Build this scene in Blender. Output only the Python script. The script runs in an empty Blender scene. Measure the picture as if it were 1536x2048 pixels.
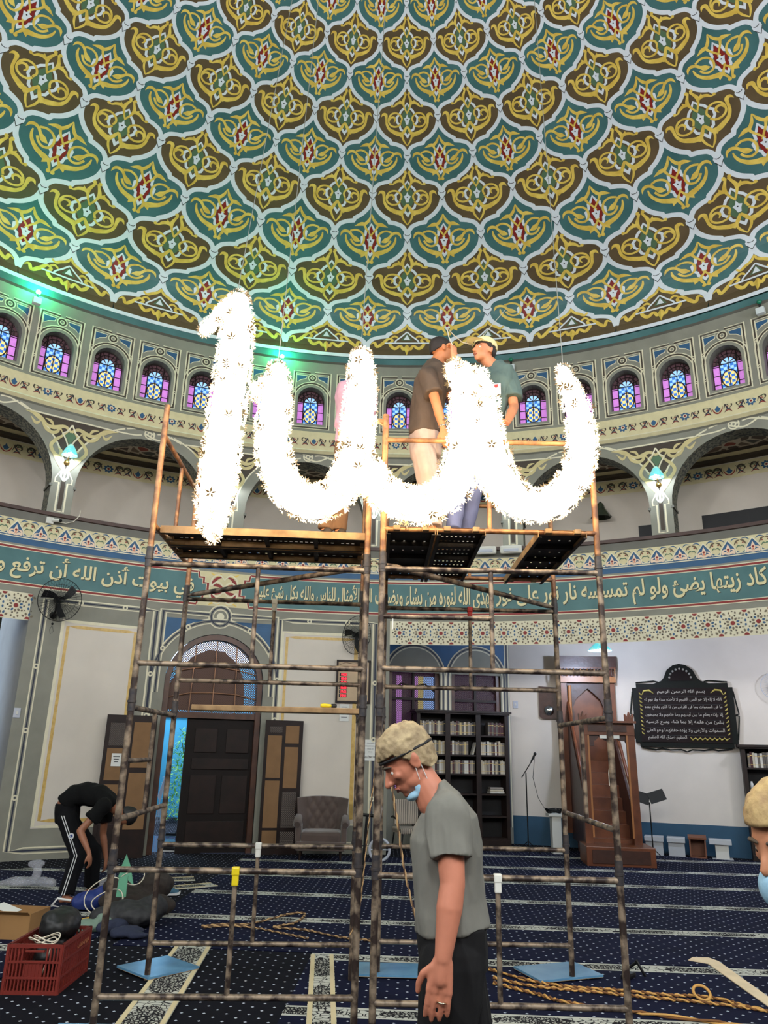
import bpy, bmesh, math, random
import numpy as np
from mathutils import Vector, Matrix
from mathutils.geometry import tessellate_polygon
random.seed(7)
D = bpy.data
SC = bpy.context.scene
COL = SC.collection
PI = math.pi

# ------------------------------------------------------------------ camera
F_PX, PITCH, ROLL, CAM_H = 1494.99, 0.3096, 0.0226, 1.7074
cam = D.cameras.new('camera'); cam.sensor_fit = 'VERTICAL'; cam.sensor_height = 24.0
cam.lens = F_PX * 24.0 / 2048.0; cam.clip_start = 0.05; cam.clip_end = 200
camo = D.objects.new('camera', cam); COL.objects.link(camo)
camo.matrix_world = Matrix.Translation((0, 0, CAM_H)) @ Matrix.Rotation(PI/2 + PITCH, 4, 'X') @ Matrix.Rotation(ROLL, 4, 'Z')
SC.camera = camo

def ray(px, py):
    u, v = px-768, py-1024
    c, s = math.cos(ROLL), math.sin(ROLL)
    u, v = c*u+s*v, -s*u+c*v
    a, b = u/F_PX, -v/F_PX
    return Vector((a, math.cos(PITCH)-b*math.sin(PITCH), math.sin(PITCH)+b*math.cos(PITCH)))
def at(px, py, Y):
    d = ray(px, py); t = Y/d.y
    return Vector((d.x*t, Y, d.z*t+CAM_H))

# ------------------------------------------------------------------ world, exposure
w = D.worlds.new('daylight'); SC.world = w; w.use_nodes = True
bgn = w.node_tree.nodes['Background']
bgn.inputs[0].default_value = (0.62, 0.76, 1.0, 1); bgn.inputs[1].default_value = 4.0
vs = SC.view_settings
SC.display_settings.display_device = 'sRGB'
vs.view_transform = 'Standard'; vs.look = 'None'; vs.gamma = 1.0; vs.use_curve_mapping = False
vs.exposure = 0.18
SC.cycles.use_denoising = True
SC.cycles.max_bounces = 6; SC.cycles.diffuse_bounces = 4; SC.cycles.transparent_max_bounces = 8
SC.cycles.sample_clamp_indirect = 6.0
LETTER_GLOW = 7.5      # radiance of the lit flower letters
LAMP_W = 15.0           # each glass wall lamp on the arcade
LAMP_BACK_W = 190.0
HALL_FILL_W = 620.0

# ------------------------------------------------------------------ basics
def lin(c):
    return tuple(((x/255)/12.92 if x/255 <= 0.04045 else ((x/255+0.055)/1.055)**2.4) for x in c)
MATS = {}
def mat(name, rgb, rough=0.6, metal=0.0, var=0.0, scale=6.0, rgb2=None, emit=None, spec=None, bump=0.0, detail=4.0, sheen=0, trans=0.0, alpha=None, thr=None):
    """procedural material: a base colour broken up by noise towards a second one"""
    if name in MATS: return MATS[name]
    m = D.materials.new(name); m.use_nodes = True
    nt = m.node_tree; b = nt.nodes['Principled BSDF']
    c = (*lin(rgb), 1)
    b.inputs['Roughness'].default_value = rough; b.inputs['Metallic'].default_value = metal
    b.inputs['Base Color'].default_value = c
    if spec is not None: b.inputs['Specular IOR Level'].default_value = spec
    if trans: b.inputs['Transmission Weight'].default_value = trans
    if sheen: b.inputs['Sheen Weight'].default_value = sheen
    if var > 0 or rgb2 or bump:
        tc = nt.nodes.new('ShaderNodeTexCoord'); no = nt.nodes.new('ShaderNodeTexNoise')
        no.inputs['Scale'].default_value = scale; no.inputs['Detail'].default_value = detail
        nt.links.new(tc.outputs['Object'], no.inputs['Vector'])
        if var > 0 or rgb2:
            r = nt.nodes.new('ShaderNodeValToRGB')
            e = thr if thr else (0.3, 0.7)
            r.color_ramp.elements[0].position = e[0]; r.color_ramp.elements[1].position = e[1]
            c2 = (*lin(rgb2), 1) if rgb2 else tuple(min(1, x*(1-var)) for x in c[:3])+(1,)
            c1 = c if rgb2 else tuple(min(1, x*(1+var*0.5)) for x in c[:3])+(1,)
            r.color_ramp.elements[0].color = c2; r.color_ramp.elements[1].color = c1
            nt.links.new(no.outputs['Fac'], r.inputs['Fac']); nt.links.new(r.outputs['Color'], b.inputs['Base Color'])
        if bump:
            bp = nt.nodes.new('ShaderNodeBump'); bp.inputs['Strength'].default_value = bump; bp.inputs['Distance'].default_value = 0.01
            nt.links.new(no.outputs['Fac'], bp.inputs['Height']); nt.links.new(bp.outputs['Normal'], b.inputs['Normal'])
    if emit:
        b.inputs['Emission Color'].default_value = (*lin(emit[0]), 1); b.inputs['Emission Strength'].default_value = emit[1]
    MATS[name] = m
    return m

def link(name, me, parent=None, mats=None):
    o = D.objects.new(name, me); COL.objects.link(o)
    if parent is not None: o.parent = parent
    if mats:
        for m in mats: me.materials.append(m)
    return o
def tag(o, label=None, cat=None, group=None, kind=None):
    if label: o['label'] = label
    if cat: o['category'] = cat
    if group: o['group'] = group
    if kind: o['kind'] = kind
    return o
def thing(name, label, cat, loc=(0, 0, 0), rz=0.0, group=None):
    o = D.objects.new(name, None); COL.objects.link(o)
    o.location = loc; o.rotation_euler = (0, 0, rz); o.empty_display_size = 0.1
    return tag(o, label, cat, group)
def copy_tree(o, parent=None):
    c = o.copy(); COL.objects.link(c)
    if parent is not None: c.parent = parent
    for ch in [x for x in o.children]: copy_tree(ch, c)
    return c

class MB:
    """collects shapes with material slots; build() links them as ONE mesh object"""
    def __init__(s): s.v = []; s.f = []; s.m = []; s.mats = []; s.sm = []
    def slot(s, m):
        if m not in s.mats: s.mats.append(m)
        return s.mats.index(m)
    def add(s, vs_, fs, m, smooth=False):
        b = len(s.v); k = s.slot(m)
        s.v.extend([tuple(x) for x in vs_])
        for f in fs: s.f.append(tuple(b+i for i in f)); s.m.append(k); s.sm.append(smooth)
    def box(s, c, d, m, rot=None, taper=1.0):
        """box centred at c, size d; taper scales the top face"""
        x, y, z = d[0]/2, d[1]/2, d[2]/2; t = taper
        P = [(-x, -y, -z), (x, -y, -z), (x, y, -z), (-x, y, -z), (-x*t, -y*t, z), (x*t, -y*t, z), (x*t, y*t, z), (-x*t, y*t, z)]
        P = [Vector(p) for p in P]
        if rot is not None: P = [rot @ p for p in P]
        c = Vector(c)
        s.add([p+c for p in P], [(0, 3, 2, 1), (4, 5, 6, 7), (0, 1, 5, 4), (1, 2, 6, 5), (2, 3, 7, 6), (3, 0, 4, 7)], m)
    def bbox(s, c, d, m, bev=0.01, rot=None):
        """box with chamfered edges"""
        bm = bmesh.new(); bmesh.ops.create_cube(bm, size=1.0)
        for v in bm.verts: v.co = Vector((v.co.x*d[0], v.co.y*d[1], v.co.z*d[2]))
        bmesh.ops.bevel(bm, geom=bm.edges[:], offset=min(bev, min(d)*0.45), segments=2, profile=0.6, affect='EDGES')
        s.addbm(bm, m, c, rot)
    def addbm(s, bm, m, c=(0, 0, 0), rot=None, smooth=False):
        c = Vector(c); bm.verts.index_update()
        P = [(rot @ v.co if rot is not None else v.co) + c for v in bm.verts]
        s.add(P, [[v.index for v in f.verts] for f in bm.faces], m, smooth); bm.free()
    def tube(s, pts, r, m, n=8, cap=True, smooth=True):
        pts = [Vector(p) for p in pts]; k = len(pts)
        R = r if isinstance(r, (list, tuple)) else [r]*k
        up = Vector((0, 0, 1)); t0 = (pts[1]-pts[0]).normalized()
        if abs(t0.dot(up)) > 0.95: up = Vector((1, 0, 0))
        nx = t0.cross(up).normalized()
        vs_ = []
        for i, p in enumerate(pts):
            t = (pts[min(i+1, k-1)]-pts[max(i-1, 0)]).normalized()
            nx = (nx - t*nx.dot(t))
            if nx.length < 1e-6: nx = t.orthogonal()
            nx.normalize(); ny = t.cross(nx)
            for j in range(n):
                a = 2*PI*j/n; vs_.append(p + (nx*math.cos(a)+ny*math.sin(a))*R[i])
        fs = [(i*n+j, i*n+(j+1) % n, (i+1)*n+(j+1) % n, (i+1)*n+j) for i in range(k-1) for j in range(n)]
        s.add(vs_, fs, m, smooth)
        if cap: s.add(vs_[:n], [tuple(range(n))[::-1]], m); s.add(vs_[-n:], [tuple(range(n))], m)
    def lathe(s, prof, m, c=(0, 0, 0), n=16, rot=None, smooth=True):
        c = Vector(c); vs_ = []
        for r, z in prof:
            for j in range(n):
                a = 2*PI*j/n; p = Vector((r*math.cos(a), r*math.sin(a), z))
                vs_.append((rot @ p if rot is not None else p)+c)
        k = len(prof)
        fs = [(i*n+j, i*n+(j+1) % n, (i+1)*n+(j+1) % n, (i+1)*n+j) for i in range(k-1) for j in range(n)]
        s.add(vs_, fs, m, smooth)
    def ball(s, c, r, m, n=12, sc=(1, 1, 1)):
        bm = bmesh.new(); bmesh.ops.create_uvsphere(bm, u_segments=n, v_segments=max(6, n*2//3), radius=r)
        for v in bm.verts: v.co = Vector((v.co.x*sc[0], v.co.y*sc[1], v.co.z*sc[2]))
        s.addbm(bm, m, c, smooth=True)
    def prism(s, poly, m, axis='y', a=0.0, b=0.1, T=None):
        """extrude a 2D polygon (x,z) along y from a to b; T maps each point"""
        n = len(poly); P = []
        for q in (a, b):
            for x, z in poly:
                p = Vector((x, q, z)) if axis == 'y' else Vector((x, z, q))
                P.append(T @ p if T is not None else p)
        fs = [(i, (i+1) % n, n+(i+1) % n, n+i) for i in range(n)]
        s.add(P, fs, m)
        tri = tessellate_polygon([[Vector((x, z, 0)) for x, z in poly]])
        s.add(P, [t for t in tri] + [(t[2]+n, t[1]+n, t[0]+n) for t in tri], m)
    def build(s, name, parent=None, **kw):
        me = D.meshes.new(name)
        me.from_pydata(s.v, [], s.f)
        for m in s.mats: me.materials.append(m)
        if s.f:
            me.polygons.foreach_set('material_index', s.m); me.polygons.foreach_set('use_smooth', s.sm)
        me.update()
        o = link(name, me, parent)
        return tag(o, **kw) if kw else o

# ---- painted ornament as thin inlays: 2D motifs stamped onto curved surfaces
def smooth_path(pts, n=6, closed=False):
    P = [np.array(p, float) for p in pts]; k = len(P); out = []
    rng = range(k) if closed else range(k-1)
    for i in rng:
        if closed: p0, p1, p2, p3 = P[(i-1) % k], P[i], P[(i+1) % k], P[(i+2) % k]
        else: p0, p1, p2, p3 = P[max(i-1, 0)], P[i], P[i+1], P[min(i+2, k-1)]
        for j in range(n):
            t = j/n
            out.append(0.5*((2*p1)+(-p0+p2)*t+(2*p0-5*p1+4*p2-p3)*t*t+(-p0+3*p1-3*p2+p3)*t**3))
    if not closed: out.append(P[-1])
    return out
class Motif:
    """flat polygons in local (u,v) with a layer number; metric = true size of one u and one v unit"""
    def __init__(s, mu=1.0, mv=1.0): s.v = []; s.f = []; s.m = []; s.mu = mu; s.mv = mv
    def poly(s, pts, m, layer=1):
        b = len(s.v); s.v += [(p[0], p[1], layer) for p in pts]
        if len(pts) <= 4: s.f.append(tuple(range(b, b+len(pts)))); s.m.append(m)
        else:
            for t in tessellate_polygon([[Vector((p[0]*s.mu, p[1]*s.mv, 0)) for p in pts]]):
                s.f.append(tuple(b+i for i in t)); s.m.append(m)
    def stroke(s, pts, wd, m, layer=1, n=5, smooth=True, closed=False, mirror=False):
        """ribbon; wd: width in metres, or a list of widths at each control point"""
        W = wd if isinstance(wd, (list, tuple)) else [wd]*len(pts)
        q = [(p[0]*s.mu, p[1]*s.mv, W[i]) for i, p in enumerate(pts)]
        if smooth: q = smooth_path(q, n, closed)
        else: q = [np.array(p) for p in q]
        k = len(q); b = len(s.v)
        for i in range(k):
            if closed: a_, c_ = q[(i-1) % k], q[(i+1) % k]
            else: a_, c_ = q[max(i-1, 0)], q[min(i+1, k-1)]
            t = (c_-a_)[:2]; L = math.hypot(*t) or 1e-9; nx, ny = -t[1]/L, t[0]/L; hw = max(q[i][2], 0)/2
            if not smooth and 0 < i < k-1:
                d1 = (q[i]-q[i-1])[:2]; d2 = (q[i+1]-q[i])[:2]
                d1 = d1/(np.hypot(*d1) or 1); d2 = d2/(np.hypot(*d2) or 1)
                cs = max(0.35, math.sqrt(max(0, (1+float(d1@d2))/2))); hw /= cs
            s.v += [((q[i][0]+nx*hw)/s.mu, (q[i][1]+ny*hw)/s.mv, layer), ((q[i][0]-nx*hw)/s.mu, (q[i][1]-ny*hw)/s.mv, layer)]
        for i in range(k if closed else k-1):
            j = (i+1) % k
            s.f.append((b+2*i, b+2*i+1, b+2*j+1, b+2*j)); s.m.append(m)
        if mirror: s.stroke([(-p[0], p[1]) for p in pts], wd, m, layer, n, smooth, closed)
    def mpoly(s, pts, m, layer=1):
        s.poly(pts, m, layer); s.poly([(-p[0], p[1]) for p in pts][::-1], m, layer)
    def disc(s, c, r, m, layer=1, n=12):
        s.poly([(c[0]+r/s.mu*math.cos(2*PI*i/n), c[1]+r/s.mv*math.sin(2*PI*i/n)) for i in range(n)], m, layer)
    def rect(s, u0, v0, u1, v1, m, layer=1, nu=1):
        for i in range(nu):
            a = u0+(u1-u0)*i/nu; b_ = u0+(u1-u0)*(i+1)/nu
            s.poly([(a, v0), (b_, v0), (b_, v1), (a, v1)], m, layer)
    def merge(s, o, du=0, dv=0, su=1, sv=1, dl=0):
        b = len(s.v); s.v += [(v[0]*su+du, v[1]*sv+dv, v[2]+dl) for v in o.v]
        s.f += [tuple(b+i for i in f) for f in o.f]; s.m += o.m
class Inlay:
    def __init__(s): s.V = []; s.F = []; s.M = []; s.n = 0; s.mats = []
    def slot(s, m):
        if m not in s.mats: s.mats.append(m)
        return s.mats.index(m)
    def stamp(s, mo, fn):
        if not mo.v: return
        a = np.array(mo.v, float); x, y, z = fn(a[:, 0], a[:, 1], a[:, 2])
        s.V.append(np.stack([x, y, z], 1))
        for f, m in zip(mo.f, mo.m): s.F.append(tuple(i+s.n for i in f)); s.M.append(s.slot(m))
        s.n += len(a)
    def build(s, name, parent=None, **kw):
        me = D.meshes.new(name); me.from_pydata(np.concatenate(s.V).tolist(), [], s.F)
        for m in s.mats: me.materials.append(m)
        me.polygons.foreach_set('material_index', s.M); me.update()
        o = link(name, me, parent)
        return tag(o, **kw) if kw else o

# ------------------------------------------------------------------ the round hall
CX, CY, R = 0.02, 4.40, 9.74
def cylp(azd, z, r=R):
    a = math.radians(azd); return Vector((CX+r*math.sin(a), CY+r*math.cos(a), z))
def on_cyl(az0, z0, r=R, lift=0.003, mu=1.0):
    """(u metres along the wall, v metres up) -> world, raised off the wall by its layer"""
    def fn(u, v, l):
        a = math.radians(az0)+u*mu/R; rr = r-l*lift
        return CX+rr*np.sin(a), CY+rr*np.cos(a), z0+v
    return fn
def on_plane(P0, ex, ez, nrm, lift=0.003):
    P0, ex, ez, nrm = [np.array(q, float) for q in (P0, ex, ez, nrm)]
    def fn(u, v, l):
        q = P0+np.outer(u, ex)+np.outer(v, ez)+np.outer(l*lift, nrm)
        return q[:, 0], q[:, 1], q[:, 2]
    return fn
DEG = math.radians(1)*R      # metres along the wall per degree

G_ = dict(grey=(138,136,124), grey_d=(112,110,102), cream=(226,218,190), white=(226,232,240), gold=(238,208,102), teal=(74,118,120),
          brown=(104,86,60), dbrown=(66,54,44), red=(138,30,26), blue=(44,88,128), navy=(38,44,64), green=(84,112,84), plaster=(214,204,192),
          beige=(214,202,160), black=(26,24,24), orange=(214,106,70), goldband=(214,180,104))
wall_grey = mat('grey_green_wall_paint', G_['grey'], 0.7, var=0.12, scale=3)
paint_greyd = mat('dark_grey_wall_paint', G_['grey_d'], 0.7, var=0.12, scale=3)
cream = mat('cream_paint', G_['cream'], 0.6, var=0.08, scale=9)
beige = mat('beige_frieze_paint', G_['beige'], 0.6, var=0.08, scale=9)
white = mat('bluish_white_paint', G_['white'], 0.5, var=0.05, scale=9)
gold = mat('ochre_gold_paint', G_['gold'], 0.5, rgb2=(216,180,76), scale=7, thr=(0.35, 0.65))
teal = mat('teal_paint', G_['teal'], 0.5, rgb2=(58,100,102), scale=2.2)
brown = mat('olive_brown_paint', G_['brown'], 0.5, rgb2=(86,70,48), scale=2.2)
dbrown = mat('dark_brown_paint', G_['dbrown'], 0.6, var=0.1)
red = mat('dark_red_paint', G_['red'], 0.55, var=0.15, scale=12)
blue = mat('blue_paint', G_['blue'], 0.55, var=0.12, scale=5)
navy = mat('navy_line_paint', G_['navy'], 0.6)
green = mat('sage_green_paint', G_['green'], 0.55, var=0.1)
plaster = mat('off_white_plaster', G_['plaster'], 0.85, var=0.05, scale=2, bump=0.08)
black = mat('black_outline_paint', G_['black'], 0.6)
orange = mat('orange_paint', G_['orange'], 0.55)
goldband = mat('gold_leaf_line', G_['goldband'], 0.4, rgb2=(188,150,78), scale=14)
pinkp = mat('pink_cream_paint', (232,205,180), 0.6)
# ================================================================== STRUCTURE
def inl_into(inl, mb):
    V = np.concatenate(inl.V); b = len(mb.v); mb.v.extend([tuple(x) for x in V.tolist()])
    mp = [mb.slot(m) for m in inl.mats]
    for f, k in zip(inl.F, inl.M): mb.f.append(tuple(b+i for i in f)); mb.m.append(mp[k]); mb.sm.append(False)
def wallgrid(mb, fn, u0, u1, v0, v1, ops, depth, m, m_in, du=0.25, N=16):
    """wall with arched openings; fn(u,v,d) gives the point d metres behind the face"""
    def strip(a, b, va, vb):
        n = max(1, int(math.ceil((b-a)/du)))
        for i in range(n):
            x0, x1 = a+(b-a)*i/n, a+(b-a)*(i+1)/n
            mb.add([fn(x0, va, 0), fn(x1, va, 0), fn(x1, vb, 0), fn(x0, vb, 0)], [(0, 1, 2, 3)], m)
    x = u0
    for o in sorted(ops, key=lambda q: q['c']):
        a, b = o['c']-o['hw'], o['c']+o['hw']
        if a > x: strip(x, a, v0, v1)
        top = []
        for i in range(N+1):
            t = -math.cos(PI*i/N); top.append((o['c']+o['hw']*t, o['spring']+o['rise']*math.sqrt(max(0, 1-t*t))))
        for (xa, za), (xb, zb) in zip(top, top[1:]):
            mb.add([fn(xa, za, 0), fn(xb, zb, 0), fn(xb, v1, 0), fn(xa, v1, 0)], [(0, 1, 2, 3)], m)
            mb.add([fn(xa, za, 0), fn(xb, zb, 0), fn(xb, zb, depth), fn(xa, za, depth)], [(3, 2, 1, 0)], m_in)
        for q in (a, b):
            mb.add([fn(q, o['sill'], 0), fn(q, o['spring'], 0), fn(q, o['spring'], depth), fn(q, o['sill'], depth)], [(0, 1, 2, 3)], m_in)
        if o['sill'] > v0+1e-4:
            strip(a, b, v0, o['sill'])
            mb.add([fn(a, o['sill'], 0), fn(b, o['sill'], 0), fn(b, o['sill'], depth), fn(a, o['sill'], depth)], [(0, 1, 2, 3)], m_in)
        x = b
    if x < u1: strip(x, u1, v0, v1)
def fcyl(u, v, d): return cylp(math.degrees(u/R), v, R+d)

# ---------------------------------------------------------------- dome
DCX, DCY, DZ, DA0, DST = -0.017, 4.428, 9.65, 2.489, 10.12
PROF = [(-1, 10.05, 9.30), (-.17, 9.80, 9.74), (0, 9.90, 9.98), (1, 9.85, 10.80), (2, 9.28, 11.31), (3, 8.52, 11.78), (4, 7.72, 12.14), (5, 7.0, 12.40), (6, 6.27, 12.60), (7, 5.58, 12.76), (8, 5.0, 12.90), (9, 4.42, 13.02), (10, 3.88, 13.12), (11, 3.38, 13.21), (12, 2.9, 13.28), (13, 2.45, 13.34), (14, 2.0, 13.39), (15, 1.5, 13.43), (16, 1.0, 13.46), (18, 0.0, 13.48)]
PQ = np.array(smooth_path(PROF, 8)); TT, RHO, ZED = PQ[:, 0], PQ[:, 1], PQ[:, 2]
def dome_fn(az, t0):
    def fn(u, v, l):
        a = np.radians(az+DST/2*u); k = 1-l*0.00035
        rho = np.interp(t0+v, TT, RHO)*k
        return DCX+rho*np.sin(a), DCY+rho*np.cos(a), DZ+(np.interp(t0+v, TT, ZED)-DZ)*k
    return fn
EDGE = [(-1, 0), (-.985, -.11), (-.92, -.27), (-.74, -.45), (-.535, -.565), (-.5, -.63), (-.34, -.655), (-.15, -.72), (-.045, -.83), (0, -1)]
def xl(y):
    if y <= 0:
        ys = [p[1] for p in EDGE][::-1]; xs = [p[0] for p in EDGE][::-1]
        return float(np.interp(y, ys, xs))
    q = [(-1-p[0], 1+p[1]) for p in EDGE][::-1]
    return float(np.interp(y, [p[1] for p in q], [p[0] for p in q]))
def tile_fill(m, y0=-1.0):
    mo = Motif(0.74, 0.9); ys = sorted(set([y for y in [p[1] for p in EDGE]+[1+p[1] for p in EDGE]+[-.9, -.36, .2, .6, .1, .86] if y >= y0]+[y0]))
    for a, b in zip(ys, ys[1:]):
        for i in range(8):
            f0, f1 = -1+i/4, -1+(i+1)/4
            xa, xb = -xl(a+1e-6), -xl(b-1e-6)
            mo.v += [(xa*f0, a, 0), (xa*f1, a, 0), (xb*f1, b, 0), (xb*f0, b, 0)]; k = len(mo.v)-4
            mo.f.append((k, k+1, k+2, k+3)); mo.m.append(m)
    return mo
SW = 0.74/457
def P_(cx, cy, pts, mir=False): return [((x-cx)/457*(-1 if mir else 1), (cy-y)/545) for x, y in pts]
def motif_teal():
    mo = Motif(0.74, 0.88); c = (750, 290)
    q = lambda L: P_(*c, L); W = lambda L: [x*SW for x in L]
    mo.stroke(q([(782, 505), (850, 495), (905, 478), (965, 450), (1025, 395), (1056, 335), (1062, 280)]), W([14, 58, 52, 46, 36, 28, 14]), gold, 2, mirror=True)
    mo.stroke(q([(1130, 300), (1110, 250), (1070, 230), (1020, 245), (980, 290), (935, 330), (880, 352)]), W([3, 30, 36, 34, 34, 62, 4]), gold, 2, mirror=True)
    mo.stroke(q([(1012, 228), (945, 208), (880, 228), (842, 275), (835, 335), (860, 388), (915, 404), (965, 380), (1000, 330)]), 26*SW, gold, 3, mirror=True)
    mo.stroke(q([(752, -5), (780, 70), (828, 122), (880, 128), (960, 158)]), W([8, 34, 40, 46, 4]), gold, 2, mirror=True)
    mo.stroke(q([(840, 130), (812, 190), (770, 245), (735, 300)]), W([34, 26, 22, 20]), gold, 4, mirror=True)
    mo.stroke(q([(730, 395), (765, 450), (800, 510), (778, 570), (762, 612)]), W([20, 22, 34, 26, 22]), gold, 4, mirror=True)
    mo.disc(q([(772, 612)])[0], 22*SW, gold, 3); mo.disc(q([(728, 612)])[0], 22*SW, gold, 3)
    mo.mpoly(q([(795, 520), (862, 560), (866, 500), (830, 480)]), gold, 2)
    rt = [(752, 122), (785, 190), (815, 205), (818, 262), (862, 300), (856, 372), (818, 410), (812, 458), (782, 482), (748, 528)]
    out = q(rt)+P_(*c, rt[1:-1][::-1], True)
    mo.poly(q([(752, 150), (790, 210), (806, 270), (822, 340), (806, 430), (748, 500)])+P_(*c, [(806, 430), (822, 340), (806, 270), (790, 210)], True), red, 1)
    mo.stroke(out, 29*SW, white, 2, smooth=False, closed=True)
    mo.poly(q([(750, 278), (768, 318), (800, 322), (782, 362), (768, 410)])+P_(*c, [(768, 410), (782, 362), (800, 322), (768, 318)], True), white, 5)
    mo.disc(q([(750, 345)])[0], 9*SW, black, 6, 8)
    return mo
def motif_brown():
    mo = Motif(0.74, 0.88); c = (1214, 845)
    q = lambda L: P_(*c, L); W = lambda L: [x*SW for x in L]
    mo.stroke(q([(1226, 512), (1250, 560), (1272, 620), (1258, 690), (1210, 780)]), W([26, 30, 42, 26, 20]), gold, 3, mirror=True)
    mo.disc(q([(1243, 506)])[0], 21*SW, gold, 3); mo.disc(q([(1185, 506)])[0], 21*SW, gold, 3)
    mo.stroke(q([(1272, 640), (1320, 632), (1370, 650), (1405, 682), (1440, 684)]), W([46, 40, 34, 20, 20]), gold, 2, mirror=True)
    mo.disc(q([(1442, 680)])[0], 19*SW, gold, 2); mo.disc(q([(986, 680)])[0], 19*SW, gold, 2)
    mo.mpoly(q([(1290, 620), (1328, 590), (1330, 640)]), gold, 2)
    mo.stroke(q([(1600, 838), (1572, 798), (1530, 806), (1522, 862), (1512, 935), (1470, 1000), (1400, 1038), (1330, 1062), (1270, 1040)]), W([3, 34, 46, 34, 34, 42, 54, 56, 18]), gold, 2, mirror=True)
    mo.stroke(q([(1305, 915), (1345, 955), (1415, 962), (1475, 925), (1486, 855), (1450, 795), (1385, 775), (1322, 798), (1290, 850), (1310, 905)]), 25*SW, gold, 3, mirror=True)
    mo.stroke(q([(1480, 880), (1455, 842), (1410, 835), (1388, 868), (1410, 905)]), W([20, 26, 30, 26, 8]), gold, 3, mirror=True)
    mo.stroke(q([(1214, 955), (1258, 1030), (1282, 1085), (1262, 1155), (1214, 1225)]), W([26, 42, 28, 26, 12]), gold, 4, mirror=True)
    mo.mpoly(q([(1275, 1045), (1300, 1110), (1335, 1085), (1330, 1050)]), gold, 2)
    rt = [(1214, 640), (1262, 710), (1300, 742), (1328, 792), (1370, 835), (1362, 900), (1325, 940), (1306, 1000), (1268, 1022), (1222, 1100)]
    mo.poly(q([(1214, 670), (1262, 750), (1312, 830), (1300, 930), (1262, 990), (1214, 1050)])+P_(*c, [(1262, 990), (1300, 930), (1312, 830), (1262, 750)], True), green, 1)
    mo.stroke(q(rt)+P_(*c, rt[1:-1][::-1], True), 31*SW, white, 2, smooth=False, closed=True)
    mo.poly(q([(1214, 790), (1232, 835), (1262, 850), (1242, 890), (1232, 935)])+P_(*c, [(1232, 935), (1242, 890), (1262, 850), (1232, 835)], True), white, 5)
    mo.disc(q([(1214, 865)])[0], 9*SW, black, 6, 8)
    return mo
def motif_rim():
    mo = Motif(0.74, 0.88)
    mo.stroke([(0, .72), (.06, .6), (.2, .52), (.3, .46), (.38, .52)], [.02, .05, .06, .05, .03], gold, 3, mirror=True)
    mo.stroke([(0, .5), (.14, .36), (.26, .26), (.3, .2)], .03, white, 4, smooth=False, mirror=True)
    mo.poly([(-.14, .26), (.14, .26), (0, .46)], green, 1); mo.poly([(-.08, .27), (.08, .27), (0, .42)], white, 5)
    mo.stroke([(-.55, .17), (.55, .17)], .035, white, 4, smooth=False)
    mo.stroke([(0, .12), (.08, .0), (.16, .1), (.3, .02), (.42, .14), (.36, .26), (.46, .3), (.6, .16), (.74, .06), (.8, .18), (.9, .12)], [.03, .06, .05, .07, .06, .05, .05, .07, .06, .05, .01], gold, 3, mirror=True)
    mo.stroke([(.2, .3), (.3, .38), (.42, .3)], [.02, .05, .02], gold, 2, mirror=True)
    mo.mpoly([(0, .14), (.07, .02), (0, -.12)], gold, 3)
    return mo
def motif_edge():
    mo = Motif(0.74, 0.9)
    L = [(-.97, -.16)]+[p for p in EDGE[2:8]]+[(-.03, -.86)]
    Ls = smooth_path([(p[0], p[1]) for p in EDGE[1:5]], 4)+[np.array(EDGE[5])]+smooth_path([(p[0], p[1]) for p in EDGE[6:9]], 4)
    Ls = [tuple(x) for x in Ls]
    mo.stroke([(-1, 0)]+Ls+[(0, -1)], .088, white, 1, smooth=False, mirror=True)
    # the heart where four ribbons cross
    h = [(0, -.13), (.1, -.01), (.115, .07), (.08, .11), (.03, .085), (0, .075)]
    mo.poly([(x-1, y) for x, y in h]+[(-x-1, y) for x, y in h[1:-1][::-1]], white, 3)
    mo.stroke([(-1.07, .075), (-1.04, .05), (-.96, .05), (-.93, .075)], .012, black, 4, smooth=False)
    mo.stroke([(-1.1, .0), (-1, -.13), (-.9, .0)], .01, black, 4, smooth=False)
    return mo
mb = MB()
grid = []
NA, NT = 144, 60
for j in range(NT+1):
    tj = -.9+18.9*j/NT; k = 1.006; rj = float(np.interp(tj, TT, RHO))*k; zj = float(np.interp(tj, TT, ZED))
    for i in range(NA):
        a = 2*PI*i/NA
        mb.v.append((DCX+rj*math.sin(a), DCY+rj*math.cos(a), DZ+(zj-DZ)*k))
kt = mb.slot(teal)
for j in range(NT):
    for i in range(NA):
        mb.f.append((j*NA+i, j*NA+(i+1) % NA, (j+1)*NA+(i+1) % NA, (j+1)*NA+i)); mb.m.append(kt); mb.sm.append(True)
inl = Inlay()
ft, fb = tile_fill(teal), tile_fill(brown); fr_ = tile_fill(brown, -0.15)
mt, mbn, me_, mr = motif_teal(), motif_brown(), motif_edge(), motif_rim()
for k in range(-9, 10):
    for half in (0, 1):
        az = DA0+DST*(k+half/2)
        for t in range(0, 15):
            if (t % 2 == 0) != (half == 0): continue
            if abs(az) > 78 and t < 6: pass
            fn = dome_fn(az, t)
            if t == 0:
                inl.stamp(fr_, fn)
                if abs(az) < 72: inl.stamp(mr, fn)
                e = Motif(.74, .9); e.stroke([(-1.02+2.04*i/10, -.17) for i in range(11)], .09, white, 2, smooth=False); inl.stamp(e, fn)
                continue
            inl.stamp(ft if half else fb, fn); inl.stamp(me_, fn)
            if abs(az) < 72 and t <= 12: inl.stamp(mt if half else mbn, fn)
inl_into(inl, mb)
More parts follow.
